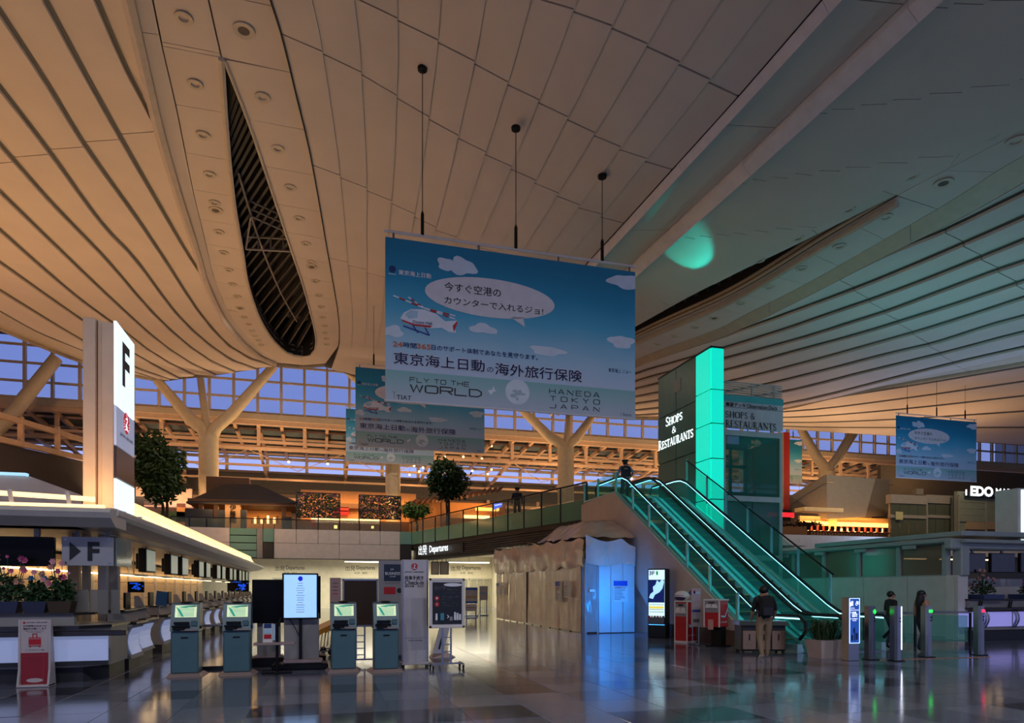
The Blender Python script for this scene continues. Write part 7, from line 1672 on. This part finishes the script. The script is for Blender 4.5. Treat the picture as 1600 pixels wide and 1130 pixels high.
# ================================================================ PEOPLE
m_skin = mk('skin', '#a87a62', .55); m_hair = mk('hair_black', '#0c0a0a', .5); m_blk = mk('black_cloth', '#0d0e12', .8, bump=.2); m_kha = mk('khaki_cloth', '#8a7458', .8, bump=.2); m_nav = mk('navy_cloth', '#1c2430', .8, bump=.2); m_shoe = mk('shoe_white', '#c8beb4', .6); m_lblue = mk('pale_blue_shirt', '#7f90ac', .7); m_dshoe = mk('shoe_black', '#101012', .5)
def person(P, rz, h, J, mats, label, hair='short', extra=None):
    """J: overrides for joints; body grown as one skin over the joints"""
    s = h / 1.70
    j = dict(pel=(0, 0, .92), sp=(0, .01, 1.12), ch=(0, .01, 1.33), nk=(0, .0, 1.46), hb=(0, .02, 1.545), ht=(0, .03, 1.635),
             shL=(-.175, 0, 1.40), elL=(-.22, -.02, 1.13), wrL=(-.22, .05, .89), haL=(-.215, .075, .82), shR=(.175, 0, 1.40), elR=(.22, -.02, 1.13), wrR=(.22, .05, .89), haR=(.215, .075, .82),
             hiL=(-.095, 0, .87), knL=(-.10, .02, .49), anL=(-.10, -.02, .085), toL=(-.105, .13, .035), hiR=(.095, 0, .87), knR=(.10, .02, .49), anR=(.10, -.02, .085), toR=(.105, .13, .035))
    j.update(J)
    R = dict(pel=(.15, .11), sp=(.135, .095), ch=(.155, .105), nk=(.058, .058), hb=(.075, .085), ht=(.078, .092), shL=(.068, .066), elL=(.044, .044), wrL=(.03, .03), haL=(.036, .022), shR=(.068, .066), elR=(.044, .044), wrR=(.03, .03), haR=(.036, .022),
             hiL=(.095, .095), knL=(.066, .066), anL=(.046, .048), toL=(.044, .032), hiR=(.095, .095), knR=(.066, .066), anR=(.046, .048), toR=(.044, .032))
    E = [('pel', 'sp'), ('sp', 'ch'), ('ch', 'nk'), ('nk', 'hb'), ('hb', 'ht')] + [(a + q, b + q) for q in 'LR' for a, b in (('sh', 'el'), ('el', 'wr'), ('wr', 'ha'), ('hi', 'kn'), ('kn', 'an'), ('an', 'to'))] + [('ch', 'sh' + q) for q in 'LR'] + [('pel', 'hi' + q) for q in 'LR']
    lab = {'sp': 'torso', 'ch': 'torso', 'nk': 'torso', 'hb': 'skin', 'ht': 'skin', 'el': 'sleeve', 'wr': 'fore', 'ha': 'skin', 'kn': 'legs', 'an': 'legs', 'to': 'shoe', 'sh': 'torso', 'hi': 'legs'}
    names = list(j); me = bpy.data.meshes.new('body'); me.from_pydata([j[n] for n in names], [(names.index(a), names.index(b)) for a, b in E], [])
    o = bpy.data.objects.new('body', me); COL.objects.link(o); o.modifiers.new('s', 'SKIN'); sv = me.skin_vertices[0].data
    for i, n in enumerate(names): sv[i].radius = R[n]; sv[i].use_root = n == 'pel'
    o.modifiers[0].use_smooth_shade = True; o.modifiers.new('d', 'SUBSURF').levels = 2
    dg = bpy.context.evaluated_depsgraph_get(); bm_ = bpy.data.meshes.new_from_object(o.evaluated_get(dg)); bpy.data.objects.remove(o)
    order = ['torso', 'sleeve', 'fore', 'skin', 'legs', 'shoe']; mats = dict(mats); mats.setdefault('sleeve', mats['torso']); mats.setdefault('fore', m_skin); mats['skin'] = m_skin
    mb = M(); mb.smooth = True; mb.v = [tuple(v.co) for v in bm_.vertices]; mb.f = [tuple(p.vertices) for p in bm_.polygons]; nbody = len(mb.f)
    for q in 'LR':                                              # five unequal bent fingers
        w0, h0 = Vector(j['wr' + q]), Vector(j['ha' + q]); d = (h0 - w0).normalized(); sd = Vector((0, 1, 0)) if abs(d.y) < .8 else Vector((0, 0, 1)); sd = (sd - d * sd.dot(d)).normalized(); nrm = d.cross(sd) * (1 if q == 'L' else -1)
        for k, L in enumerate((.068, .078, .072, .055)):
            b = h0 + d * .02 + sd * (-.026 + .0175 * k); mb.tube([b, b + d * L * .55, b + d * L * .95 + nrm * L * .3], [.009, .0085, .006], 6)
        b = h0 - d * .03 - sd * .03; mb.tube([b, b + d * .03 - sd * .022, b + d * .06 - sd * .018], [.011, .010, .007], 6)
    hc = (Vector(j['hb']) + Vector(j['ht'])) / 2; fd = Vector((0, 1, 0)); ax = mats.get('look', 0.0); fdv = Vector((math.sin(ax), math.cos(ax), 0)); sdv = Vector((math.cos(ax), -math.sin(ax), 0))
    n0 = len(mb.f); c = hc + fdv * .092; mb.ball(c.x, c.y, c.z - .01, .014, .018, .022, 6, 5)                  # nose
    for s_ in (-1, 1): c = hc + sdv * s_ * .078; mb.ball(c.x, c.y, c.z - .005, .012, .02, .032, 6, 5)         # ears
    me2 = mb.mesh('body', False); bpy.data.meshes.remove(bm_)
    for k in order: me2.materials.append(mats[k])
    seg = [(Vector(j[a]), Vector(j[b]), order.index(lab[b.rstrip('LR')])) for a, b in E]
    idx = []
    for p in me2.polygons:
        if p.index >= nbody: idx.append(order.index('skin')); continue
        best, bi = 9, 0
        for a, b, k in seg:
            ab = b - a; t_ = max(0, min(1, (p.center - a).dot(ab) / ab.dot(ab))); dd = (p.center - (a + ab * t_)).length
            if dd < best: best, bi = dd, k
        if bi == 0 and p.center.z > j['nk'][2] + .02: bi = 3
        if bi == 0 and p.center.z < .94: bi = 4
        idx.append(bi)
    me2.polygons.foreach_set('material_index', idx)
    t = thing('person', label, 'person', P, rz); t.scale = (s * 1.1, s * 1.08, s)
    body = bpy.data.objects.new('body', me2); link(body, t)
    e = M()
    for s_ in (-1, 1): c = hc + fdv * .083 + sdv * s_ * .03; e.ball(c.x, c.y, c.z + .012, .012, .008, .008, 6, 4)
    obj('eyes', e, m_ink, t); c = hc + fdv * .085; obj('mouth', M().ball(c.x, c.y, c.z - .048, .022, .008, .006, 6, 4), mk('lips', '#7a4038', .5), t)
    back = hc - fdv * .03
    if hair == 'short': obj('hair', M().ball(back.x, back.y, back.z + .022, .096, .098, .098, 14, 9), m_hair, t)
    elif hair == 'long': obj('hair', M().ball(back.x, back.y, back.z + .035, .1, .105, .1, 14, 9).tube([back + Vector((0, 0, .05)), back - fdv * .03 - Vector((0, 0, .12)), back - fdv * .06 - Vector((0, 0, .28)), back - fdv * .05 - Vector((0, 0, .40))], [.09, .10, .09, .04], 10), m_hair, t)
    elif hair == 'cap': obj('hair', M().ball(back.x, back.y, back.z, .09, .098, .08, 12, 8), m_hair, t); obj('cap', M().lathe([(.102, .03), (.105, .07), (.135, .10), (.12, .125), (0, .135)], hc.x, hc.y, hc.z, 16).ext([(hc.x - .08, hc.y + .07), (hc.x + .08, hc.y + .07), (hc.x + .05, hc.y + .15), (hc.x - .05, hc.y + .15)], hc.z + .03, hc.z + .04, 'z'), m_nav, t)
    if extra: extra(t)
    return t
def backpack(t):
    obj('backpack', M().box(0, -.155, 1.22, .29, .15, .42, .05), m_blk, t); obj('backpack_pocket', M().box(0, -.24, 1.12, .22, .05, .2, .02), mk('black_nylon', '#16171c', .5), t)
    for s_ in (-1, 1): obj('strap', M().tube([(s_ * .1, -.1, 1.42), (s_ * .11, .0, 1.475), (s_ * .11, .12, 1.36), (s_ * .13, .08, 1.12), (s_ * .13, -.08, 1.04)], .018, 6), m_blk, t)
person(onZ(1194, 1030), -.3, 1.68, dict(knL=(-.10, .0, .49), anL=(-.10, -.17, .12), toL=(-.105, -.04, .035), knR=(.10, .08, .50), anR=(.10, .12, .085), toR=(.105, .27, .035), elR=(.25, .03, 1.14), wrR=(.27, .22, .95), haR=(.27, .29, .93), elL=(-.23, .02, 1.13), wrL=(-.2, .18, .95), haL=(-.19, .25, .93), ht=(.005, .035, 1.635)),
       dict(torso=m_blk, legs=m_kha, shoe=m_shoe, look=.35), 'person in black top and khaki trousers with black backpack, walking away', 'short', backpack)
person(onZ(1392, 1014), -1.8, 1.55, dict(knL=(-.10, .12, .50), anL=(-.10, .12, .09), toL=(-.1, .26, .035), knR=(.10, -.03, .50), anR=(.10, -.20, .13), toR=(.1, -.07, .04), wrL=(-.2, .18, .93), haL=(-.2, .25, .92)), dict(torso=m_blk, legs=m_nav, shoe=m_dshoe, look=.2), 'person in black t-shirt and dark trousers behind the gate posts, looking right', 'short')
person(onZ(1440, 1018), -1.75, 1.56, dict(knL=(-.09, .10, .50), anL=(-.09, .14, .09), toL=(-.09, .27, .035), knR=(.09, -.03, .50), anR=(.09, -.16, .11), toR=(.09, -.03, .035)), dict(torso=m_blk, sleeve=m_skin, legs=m_nav, shoe=m_dshoe, look=.2), 'person with long black hair in sleeveless dark top behind the gate posts', 'long', lambda t: obj('shoulder_bag', M().box(.2, .0, .95, .1, .24, .2, .04), m_blk, t))
P = (12.1, 24.2, ZT_ - .3)
def guard_vest(t): obj('vest', M().ext([(-.19, 1.0), (.19, 1.0), (.17, 1.40), (.08, 1.44), (-.08, 1.44), (-.17, 1.40)], -.135, -.10), mk('vest_dark', '#14171c', .7), t); obj('vest_label', M().box(0, -.14, 1.33, .14, .01, .04), m_grey, t)
person((12.12, 25.4, ZT_ + .02), -.25, 1.70, dict(elR=(.30, -.02, 1.2), wrR=(.24, .14, 1.02), haR=(.2, .18, .98), elL=(-.26, .08, 1.15), wrL=(-.34, .25, 1.02), haL=(-.37, .3, 1.0)), dict(torso=m_lblue, sleeve=m_lblue, legs=m_nav, shoe=m_dshoe), 'guard in cap and dark vest riding near the top of the escalator', 'cap', guard_vest)
gp = onY(808, 800, 34.7); person((gp[0], 34.7, ZT_), 2.9, 1.84, dict(), dict(torso=m_nav, sleeve=m_nav, fore=m_nav, legs=m_nav, shoe=m_dshoe), 'guard in dark uniform and cap standing behind the walkway glass', 'cap')
# ================================================================ UPPER MARKET, CENTRE
YM = 51.0
m_orwall = mk('warm_shop_wall', '#c08a52', .6); m_wood = mk('dark_wood', '#5a3a22', .6, bump=.2); m_tile = mk('dark_roof_tile', '#2a2623', .6, bump=.4, bscale=12); m_cove = mk('orange_cove', '#ffb45c', .4, em=(1.0, .45, .10), est=3.0); m_shopw = mk('shop_white', '#c8b49c', .6); m_glowy = mk('shelf_glow', '#ffe0a0', .4, em='#ffcf80', est=4)
def bpx(px0, py0, px1, py1, Y, dep, bev=0): 
    a, b = onY(px0, py1, Y), onY(px1, py0, Y); return M().box((a[0] + b[0]) / 2, Y + dep / 2, (a[2] + b[2]) / 2, b[0] - a[0], dep, b[2] - a[2], bev)
th = thing('tea_house', 'tea house kiosk with dark hipped roof and warm lit counter', 'shop', (onY(378, 826, YM)[0], YM + 1.5, ZF))
e0, e1 = onY(291, 784, YM), onY(463, 784, YM); r0, r1 = onY(350, 757, YM + 2.5), onY(402, 757, YM + 2.5)
for nm, vv in (('roof_slope', [e0, e1, r1, r0]), ('roof_slope', [e0, r0, (e0[0] + .5, YM + 5, e0[2])]), ('roof_slope', [e1, (e1[0] - .5, YM + 5, e1[2]), r1])):
    n = len(vv); vv = [Vector(v) for v in vv]; obj(nm, M().add(vv + [v - Vector((0, 0, .12)) for v in vv], [tuple(range(n)), tuple(range(2 * n - 1, n - 1, -1))] + [(i, (i + 1) % n, n + (i + 1) % n, n + i) for i in range(n)]), m_tile, th, world=True)
obj('eave_board', bpx(293, 784, 461, 786.5, YM + .1, 4.5), m_wood, th, world=True); obj('roof_box', bpx(322, 747, 389, 770, YM + 3.2, 1.5, .02), m_wood, th, world=True)
obj('back_wall', bpx(312, 787, 455, 826, YM + 3.6, .2), m_orwall, th, world=True); obj('cove_light', bpx(320, 788.5, 452, 790, YM + 3.3, .2), m_cove, th, world=True)
for a, b in ((310, 317), (334, 341), (440, 447)): obj('post', bpx(a, 786, b, 826, YM + .5, .35), m_wood, th, world=True)
sp_l = obj('sign_pillar', bpx(351.5, 785, 375.5, 826, YM + .2, .5, .02), mk('tan_sign', '#b98a56', .5), th, world=True)
for i, ch in enumerate('伊藤園'): 
    a, b = onY(359, 801 + 9.6 * i - 3, YM + .16), onY(368.5, 792 + 9.6 * i - 3, YM + .16); obj('sign_character', M().text(ch, a[0], b[0], a[2], b[2], YM + .16, .02), m_ink, th, recalc=False, world=True)
for a, b, c, d in ((289, 796, 333, 826), (341, 797, 351, 826), (376, 797, 385, 826), (441, 808, 456, 826), (300, 815, 350, 828)): obj('counter_front', bpx(a, b, c, d, YM + .3, .4), m_dgrey, th, world=True)
for i in range(9): obj('lit_shelf_item', bpx(392 + 5 * i, 812 - 3 * (i % 3), 395 + 5 * i, 818, YM + 2.8, .2), m_glowy if i % 2 else m_wood, th, world=True)
obj('ceiling_panel', bpx(300, 786, 455, 787, YM + .3, 3.6), m_orwall, th, world=True)
area('tea_house_lamp', (th.location.x, YM + 1.6, onY(378, 788, YM)[2] - .15), 5, 190, (1.0, .48, .14), (0, 0, 0), 1.5)
area('tea_house_fill', (th.location.x, YM - .5, onY(378, 784, YM)[2] - .3), 5, 45, (1.0, .62, .30), (.6, 0, 0), .15)  # extra lamp outside the eave, added to brighten the sign pillar
# flower trellises
def trellis(px0, px1, py0, py1, label, seed):
    Y = YM - .6; a, b = onY(px0, py1, Y), onY(px1, py0, Y); w, h = b[0] - a[0], b[2] - a[2]; t = thing('flower_trellis', label, 'trellis', ((a[0] + b[0]) / 2, Y, ZF))
    z0 = a[2] - ZF
    for x in (-w / 2, 0, w / 2): obj('upright', M().box(x, 0, (z0 + h) / 2, .07, .07, z0 + h), m_dsteel, t)
    for z in (z0, z0 + h): obj('cross_bar', M().box(0, 0, z, w, .07, .07), m_dsteel, t)
    rnd = random.Random(seed)
    for nm, mt_, n in (('leaves', m_leaf, 900), ('blossoms', mk('blossom_mauve', '#7a4a66', .6), 260)):
        mb = M()
        for _ in range(n):
            p = Vector((rnd.uniform(-w / 2, w / 2), rnd.uniform(-.12, .12), z0 + rnd.uniform(0, h))); q = Vector((rnd.gauss(0, 1), rnd.gauss(0, .4), rnd.gauss(0, 1))).normalized() * .09; r = Vector((-q.z, q.y, q.x)) * .6
            mb.add([p - q, p + r, p + q, p - r], [(0, 1, 2, 3)])
        obj(nm, mb, mt_, t, recalc=False, kind='stuff')
    return t
trellis(463, 531, 772, 808, 'flower covered trellis right of the tea house', 2); trellis(561, 626, 776, 810, 'flower covered trellis left of the round column', 6)
# shops behind the trellises
def shop(nm, px0, px1, py0, py1, Y, label, wall, bits):
    a, b = onY(px0, py1, Y), onY(px1, py0, Y); t = thing(nm, label, 'shop', ((a[0] + b[0]) / 2, Y, ZF)); obj('shop_wall', bpx(px0, py0, px1, min(py1, 860), Y + .6, .3), wall, t, world=True)
    for (nm2, c, mt_) in bits: obj(nm2, bpx(*c, Y, .5), mt_, t, world=True)
    return t
m_redl = mk('red_lantern', '#a81c20', .5, em='#c02020', est=.4)
sh = shop('souvenir_shop', 470, 650, 772, 845, 56.0, 'long souvenir shop with red awning behind the trellises', mk('souvenir_wall', '#b98450', .6), [('lit_sign_band', (486, 812, 594, 816.5), mk('pale_band', '#ffe9c0', .4, em='#ffe0b0', est=.8)), ('red_awning', (528, 793, 545, 797), m_redl), ('red_awning', (520, 800, 545, 804), m_redl), ('counter_front', (462, 818, 640, 832), m_wood), ('lamp_box', (522, 821, 527, 826), m_glowy), ('lamp_box', (580, 822, 584, 826), m_glowy), ('lit_sign_band', (486, 812, 492, 822), m_redl), ('shelf', (500, 790, 640, 793), m_wood)])
area('souvenir_lamp', (sh.location.x, 55.2, 8.6), 10, 260, (1.0, .5, .16), (.75, 0, 0), .6)
s2_ = shop('left_shop', 212, 300, 764, 830, 56.0, 'pale shop front behind the dark leafy tree', m_shopw, [('lit_band', (225, 786, 300, 791), mk('pink_band', '#e0b0a0', .4, em='#e0a080', est=.4)), ('dark_opening', (205, 777, 255, 789), m_dgrey), ('planter_hedge', (250, 800, 290, 815), m_leaf), ('pier', (276, 787, 290, 826), m_orwall)])
area('left_shop_lamp', (s2_.location.x, 55.0, 9.0), 5, 130, (1.0, .55, .3), (.75, 0, 0), .6)
s3_ = shop('slatted_shop', 640, 790, 788, 845, 53.0, 'shop with sloping slatted canopy behind the diagonal walkway', mk('amber_wall', '#a06a30', .6), [('counter_front', (700, 812, 790, 851), m_wood), ('lit_counter', (725, 806, 765, 809), m_glowy), ('lit_counter', (745, 794, 780, 797), m_cove), ('post', (690, 785, 695, 830), m_wood)])
for i in range(16):
    p, q = onY(640 + 9 * i, 790 - 1.4 * i, 52.5), onY(650 + 9 * i, 782 - 1.4 * i, 54.0); obj('canopy_slat', M().bar(p, q, .12, .2), m_wood, s3_, world=True)
area('slatted_shop_lamp', (s3_.location.x, 51.8, 8.8), 6, 160, (1.0, .5, .16), (.75, 0, 0), .6)
p = onY(775, 790, 45); t = thing('blue_shop_sign', 'small tilted blue and white lit shop sign above the walkway glass', 'sign', p); obj('face', M().poly([(-.25, -.35), (.45, -.05), (.45, .2), (-.1, .1), (-.25, .15)]), mk('blue_sign_glow', '#3a50ff', .4, em='#5a78ff', est=1.5), t); obj('bracket', M().tube([(0, .05, -.2), (0, .3, -1.6)], .03, 5), m_dsteel, t); obj('stripe', M().poly([(-.1, -.05), (.4, .08), (.4, .13), (-.1, .02)], -.02), m_lit, t)
# ================================================================ UPPER MARKET, RIGHT
struct('floor_upper_right', M().box(45, 56, 4.85, 34, 33, .7), MATS['upper_floor_carpet'], 'upper market floor slab at the right')
pr_ = struct('wall_parapet_right', M().box(44, 39.4, 4.7, 36, .2, 1.3), m_facade, 'pale parapet of the right upper floor')
struct('wall_under_right', M().box(45, 42, 2.2, 34, .3, 4.4), m_shell)
YR = 44.0
def facet(nm, pts, root, mat, th_=.3):
    v = [Vector(onY(px, py, Y)) for px, py, Y in pts]; n = len(v); off = Vector((0, th_, 0)); return obj(nm, M().add(v + [p + off for p in v], [tuple(range(n)), tuple(range(2 * n - 1, n - 1, -1))] + [(i, (i + 1) % n, n + (i + 1) % n, n + i) for i in range(n)]), mat, root, world=True)
m_stone = mk('grey_stone', '#7d766a', .7, bump=.2, bscale=6)
ab = thing('angular_pavilion', 'grey faceted pavilion with orange glowing base and red band', 'building', (onY(1310, 830, YR)[0], YR, ZF))
facet('stone_facet', [(1236, 776, YR + 3), (1292, 742, YR), (1292, 811, YR), (1246, 814, YR + 3)], ab, m_stone); facet('stone_facet', [(1292, 742, YR), (1368, 748, YR), (1352, 808, YR), (1292, 811, YR)], ab, m_stone); facet('stone_facet', [(1368, 748, YR), (1391, 749.5, YR + 1.0), (1387, 806, YR + 1.0), (1352, 808, YR)], ab, mk('grey_stone_dark', '#5f594f', .7))
obj('top_rail', M().tube([onY(1236, 787, YR + 2.8), onY(1292, 753, YR - .1), onY(1396, 758, YR + 1.0)], .04, 5), m_steel, ab, world=True)
m_orb = mk('cream_soffit', '#e0b878', .5)
obj('glow_band', bpx(1250, 811, 1392, 820, YR + .6, .2), m_orb, ab, world=True); obj('cove_light', bpx(1250, 818.5, 1392, 820, YR + .3, .2), m_cove, ab, world=True); obj('red_band', bpx(1258, 820, 1392, 833, YR + .7, .2), mk('red_wall', '#b03a1c', .5, em='#c83c14', est=.22), ab, world=True); obj('pier', bpx(1296, 808, 1308, 827, YR + .2, .3), m_orb, ab, world=True)
for i in range(12): obj('glass_lantern', bpx(1262 + 10.5 * i, 826, 1264 + 10.5 * i, 832, YR + .3, .1), m_glowy, ab, world=True)
obj('bar_counter', bpx(1266, 833, 1388, 848, YR - .5, .4), m_wood, ab, world=True)
area('pavilion_lamp', (ab.location.x, YR - .2, onY(1310, 823, YR)[2]), 8, 190, (1.0, .42, .10), (2.5, 0, 0), .3)
for i in range(14):
    p = onZ(1232 + 11.5 * i, 846 + (i % 2), ZF); q = onY(1266 + 9.3 * i, 845, YR - 2.6); t = thing('bar_stool', ORD[i] + ' dark stool from the left at the bar below the red band', 'stool', (q[0], YR - 2.6, ZF), 0, 'bar stools below the red band'); obj('seat', M().lathe([(.18, .60), (.2, .64), (.18, .68), (0, .68)], n=10), m_black, t); obj('backrest', M().box(0, .16, .9, .34, .04, .36, .01), m_black, t)
    for s_ in (-1, 1):
        for u_ in (-1, 1): obj('leg', M().tube([(s_ * .12, u_ * .12, .6), (s_ * .18, u_ * .18, 0)], .014, 4), m_black, t)
# thatched stall left of the pavilion
sv = thing('red_sign_stall', 'stall with red lettering board and twig canopy behind the lift', 'shop', (onY(1225, 830, YR - 1)[0], YR - 1, ZF))
obj('sign_board', bpx(1196, 795, 1256, 815, YR - 1, .3, .02), m_orb, sv, world=True); obj('red_lettering', bpx(1200, 801.5, 1241, 807, YR - 1.06, .05), mk('red_neon', '#ff2030', .4, em='#ff1c28', est=1.2), sv, world=True)
c = onY(1249.5, 805.5, YR - 1.05); obj('round_sign', M().lathe([(0, -.05), (.26, -.05), (.26, .05), (0, .05)], n=20), mk('round_red_sign', '#e84050', .4, em='#f04858', est=.8), sv); sv.children[-1].rotation_euler = (PI / 2, 0, 0); sv.children[-1].location = Vector(c) - Vector(sv.location)
obj('twig_canopy', leaf_cloud([(0, 0, 0, 2.2, .6, .10)], 500, .28, 4), m_bark, sv, recalc=False, kind='stuff'); sv.children[-1].location = Vector(onY(1245, 818, YR - 1.8)) - Vector(sv.location)
obj('stall_body', bpx(1200, 818, 1262, 846, YR - .6, .4), m_wood, sv, world=True)
# yellow and red flags column
fg = thing('flag_column', 'tall yellow and red vertical panels beside the hidden banner', 'sign', (onY(1226, 800, 50)[0], 50, ZF)); obj('yellow_panel', bpx(1216, 676, 1224.5, 797, 50, .3), mk('panel_yellow', '#c88a1c', .5), fg, world=True); obj('red_panel', bpx(1224.5, 676, 1234, 797, 50.02, .3), mk('panel_red', '#a81c14', .5), fg, world=True); obj('base', bpx(1214, 797, 1236, 846, 50, .4), m_dgrey, fg, world=True)
# stone and glass pavilion
m_pg = glass('pavilion_glass', '#5c6252', .6, .1)
gp_ = thing('glass_pavilion', 'two storey stone and glass pavilion right of the faceted one', 'building', (onY(1440, 840, YR)[0], YR - 1, ZF))
obj('core', bpx(1400, 792, 1485, 848, YR + .5, 2), mk('pavilion_core', '#55503f', .7), gp_, world=True)
for (a, b) in ((1392, 1448), (1448, 1490)):
    for (c, d) in ((786, 806), (809, 846)):
        n = 4 if a < 1440 else 3
        for k in range(n): obj('glass_pane', bpx(a + (b - a) * k / n + .4, c, a + (b - a) * (k + 1) / n - .4, d, YR - .9 - (.4 if a < 1440 else 0), .06), m_pg, gp_, world=True)
    obj('cornice', bpx(a, 775, b, 786, YR - 1 - (.4 if a < 1440 else 0), .5), m_stone, gp_, world=True); obj('band', bpx(a, 806, b, 809, YR - 1 - (.4 if a < 1440 else 0), .3), m_stone, gp_, world=True)
for p_ in (1392, 1448, 1490): obj('pier', bpx(p_ - 1, 775, p_ + 2, 848, YR - 1.1, .2), m_stone, gp_, world=True)
obj('poster', bpx(1400, 800, 1411, 812, YR - 1.5, .05), mk('poster_tan', '#a8a070', .6), gp_, world=True); obj('roof_vent', bpx(1432, 764, 1443, 773, YR + .5, .5), m_stone, gp_, world=True)
# EDO market front
ed = thing('market_building', 'greenish panelled market front under the EDO MARKET sign', 'building', (onY(1545, 845, YR - 2)[0], YR - 2, ZF)); Ye = YR - 2
m_eg = mk('market_panel', '#6f7462', .55); obj('wall', bpx(1496, 775, 1640, 846, Ye + .1, .3), m_eg, ed, world=True)
for k in range(4):
    for (a, b) in ((1499, 1540), (1542, 1580), (1582, 1630)): obj('wall_panel', bpx(a, 776 + 10 * k, b, 785 + 10 * k, Ye, .12, .01), m_eg, ed, world=True)
for (a, b) in ((1510, 1539), (1543, 1574)): obj('shop_window', bpx(a, 828, b, 838, Ye - .02, .1), mk('dim_window', '#3a2c20', .5), ed, world=True); obj('shop_lintel', bpx(a, 816, b, 827, Ye, .12), mk('tan_panel', '#8a7458', .6), ed, world=True)
for p_ in (1498, 1541, 1581): obj('post', bpx(p_, 775, p_ + 1.5, 846, Ye - .05, .1), m_stone, ed, world=True)
struct('wall_market_upper', bpx(1376, 744, 1660, 850, YR + 7, .4), mk('upper_dark_wall', '#4a443a', .7), 'dark upper wall behind the market pavilions'); obj('soffit_light', bpx(1520, 848, 1600, 850, Ye, .2), m_tube, ed, world=True)
es = thing('market_sign', 'white illuminated EDO MARKET lettering above the greenish market front', 'sign', onY(1545, 776, Ye - .3))
def ed_t(s, a_, b_, c_, d_, bold): 
    p, q, r = onY(a_, d_, Ye - .3), onY(b_, d_, Ye - .3), onY(a_, c_, Ye - .3); obj('letters', M().text(s, p[0], q[0], p[2], r[2], Ye - .3, bold), m_lit, es, recalc=False, world=True)
ed_t('EDO', 1516.5, 1552, 759, 775, .045); ed_t('MARKET', 1556, 1602, 763, 774, .025); obj('rail', bpx(1510, 775, 1640, 777, Ye - .25, .1), m_dsteel, es, world=True); obj('end_bar', bpx(1509.5, 765, 1511, 774, Ye - .3, .05), m_lit, es, world=True)
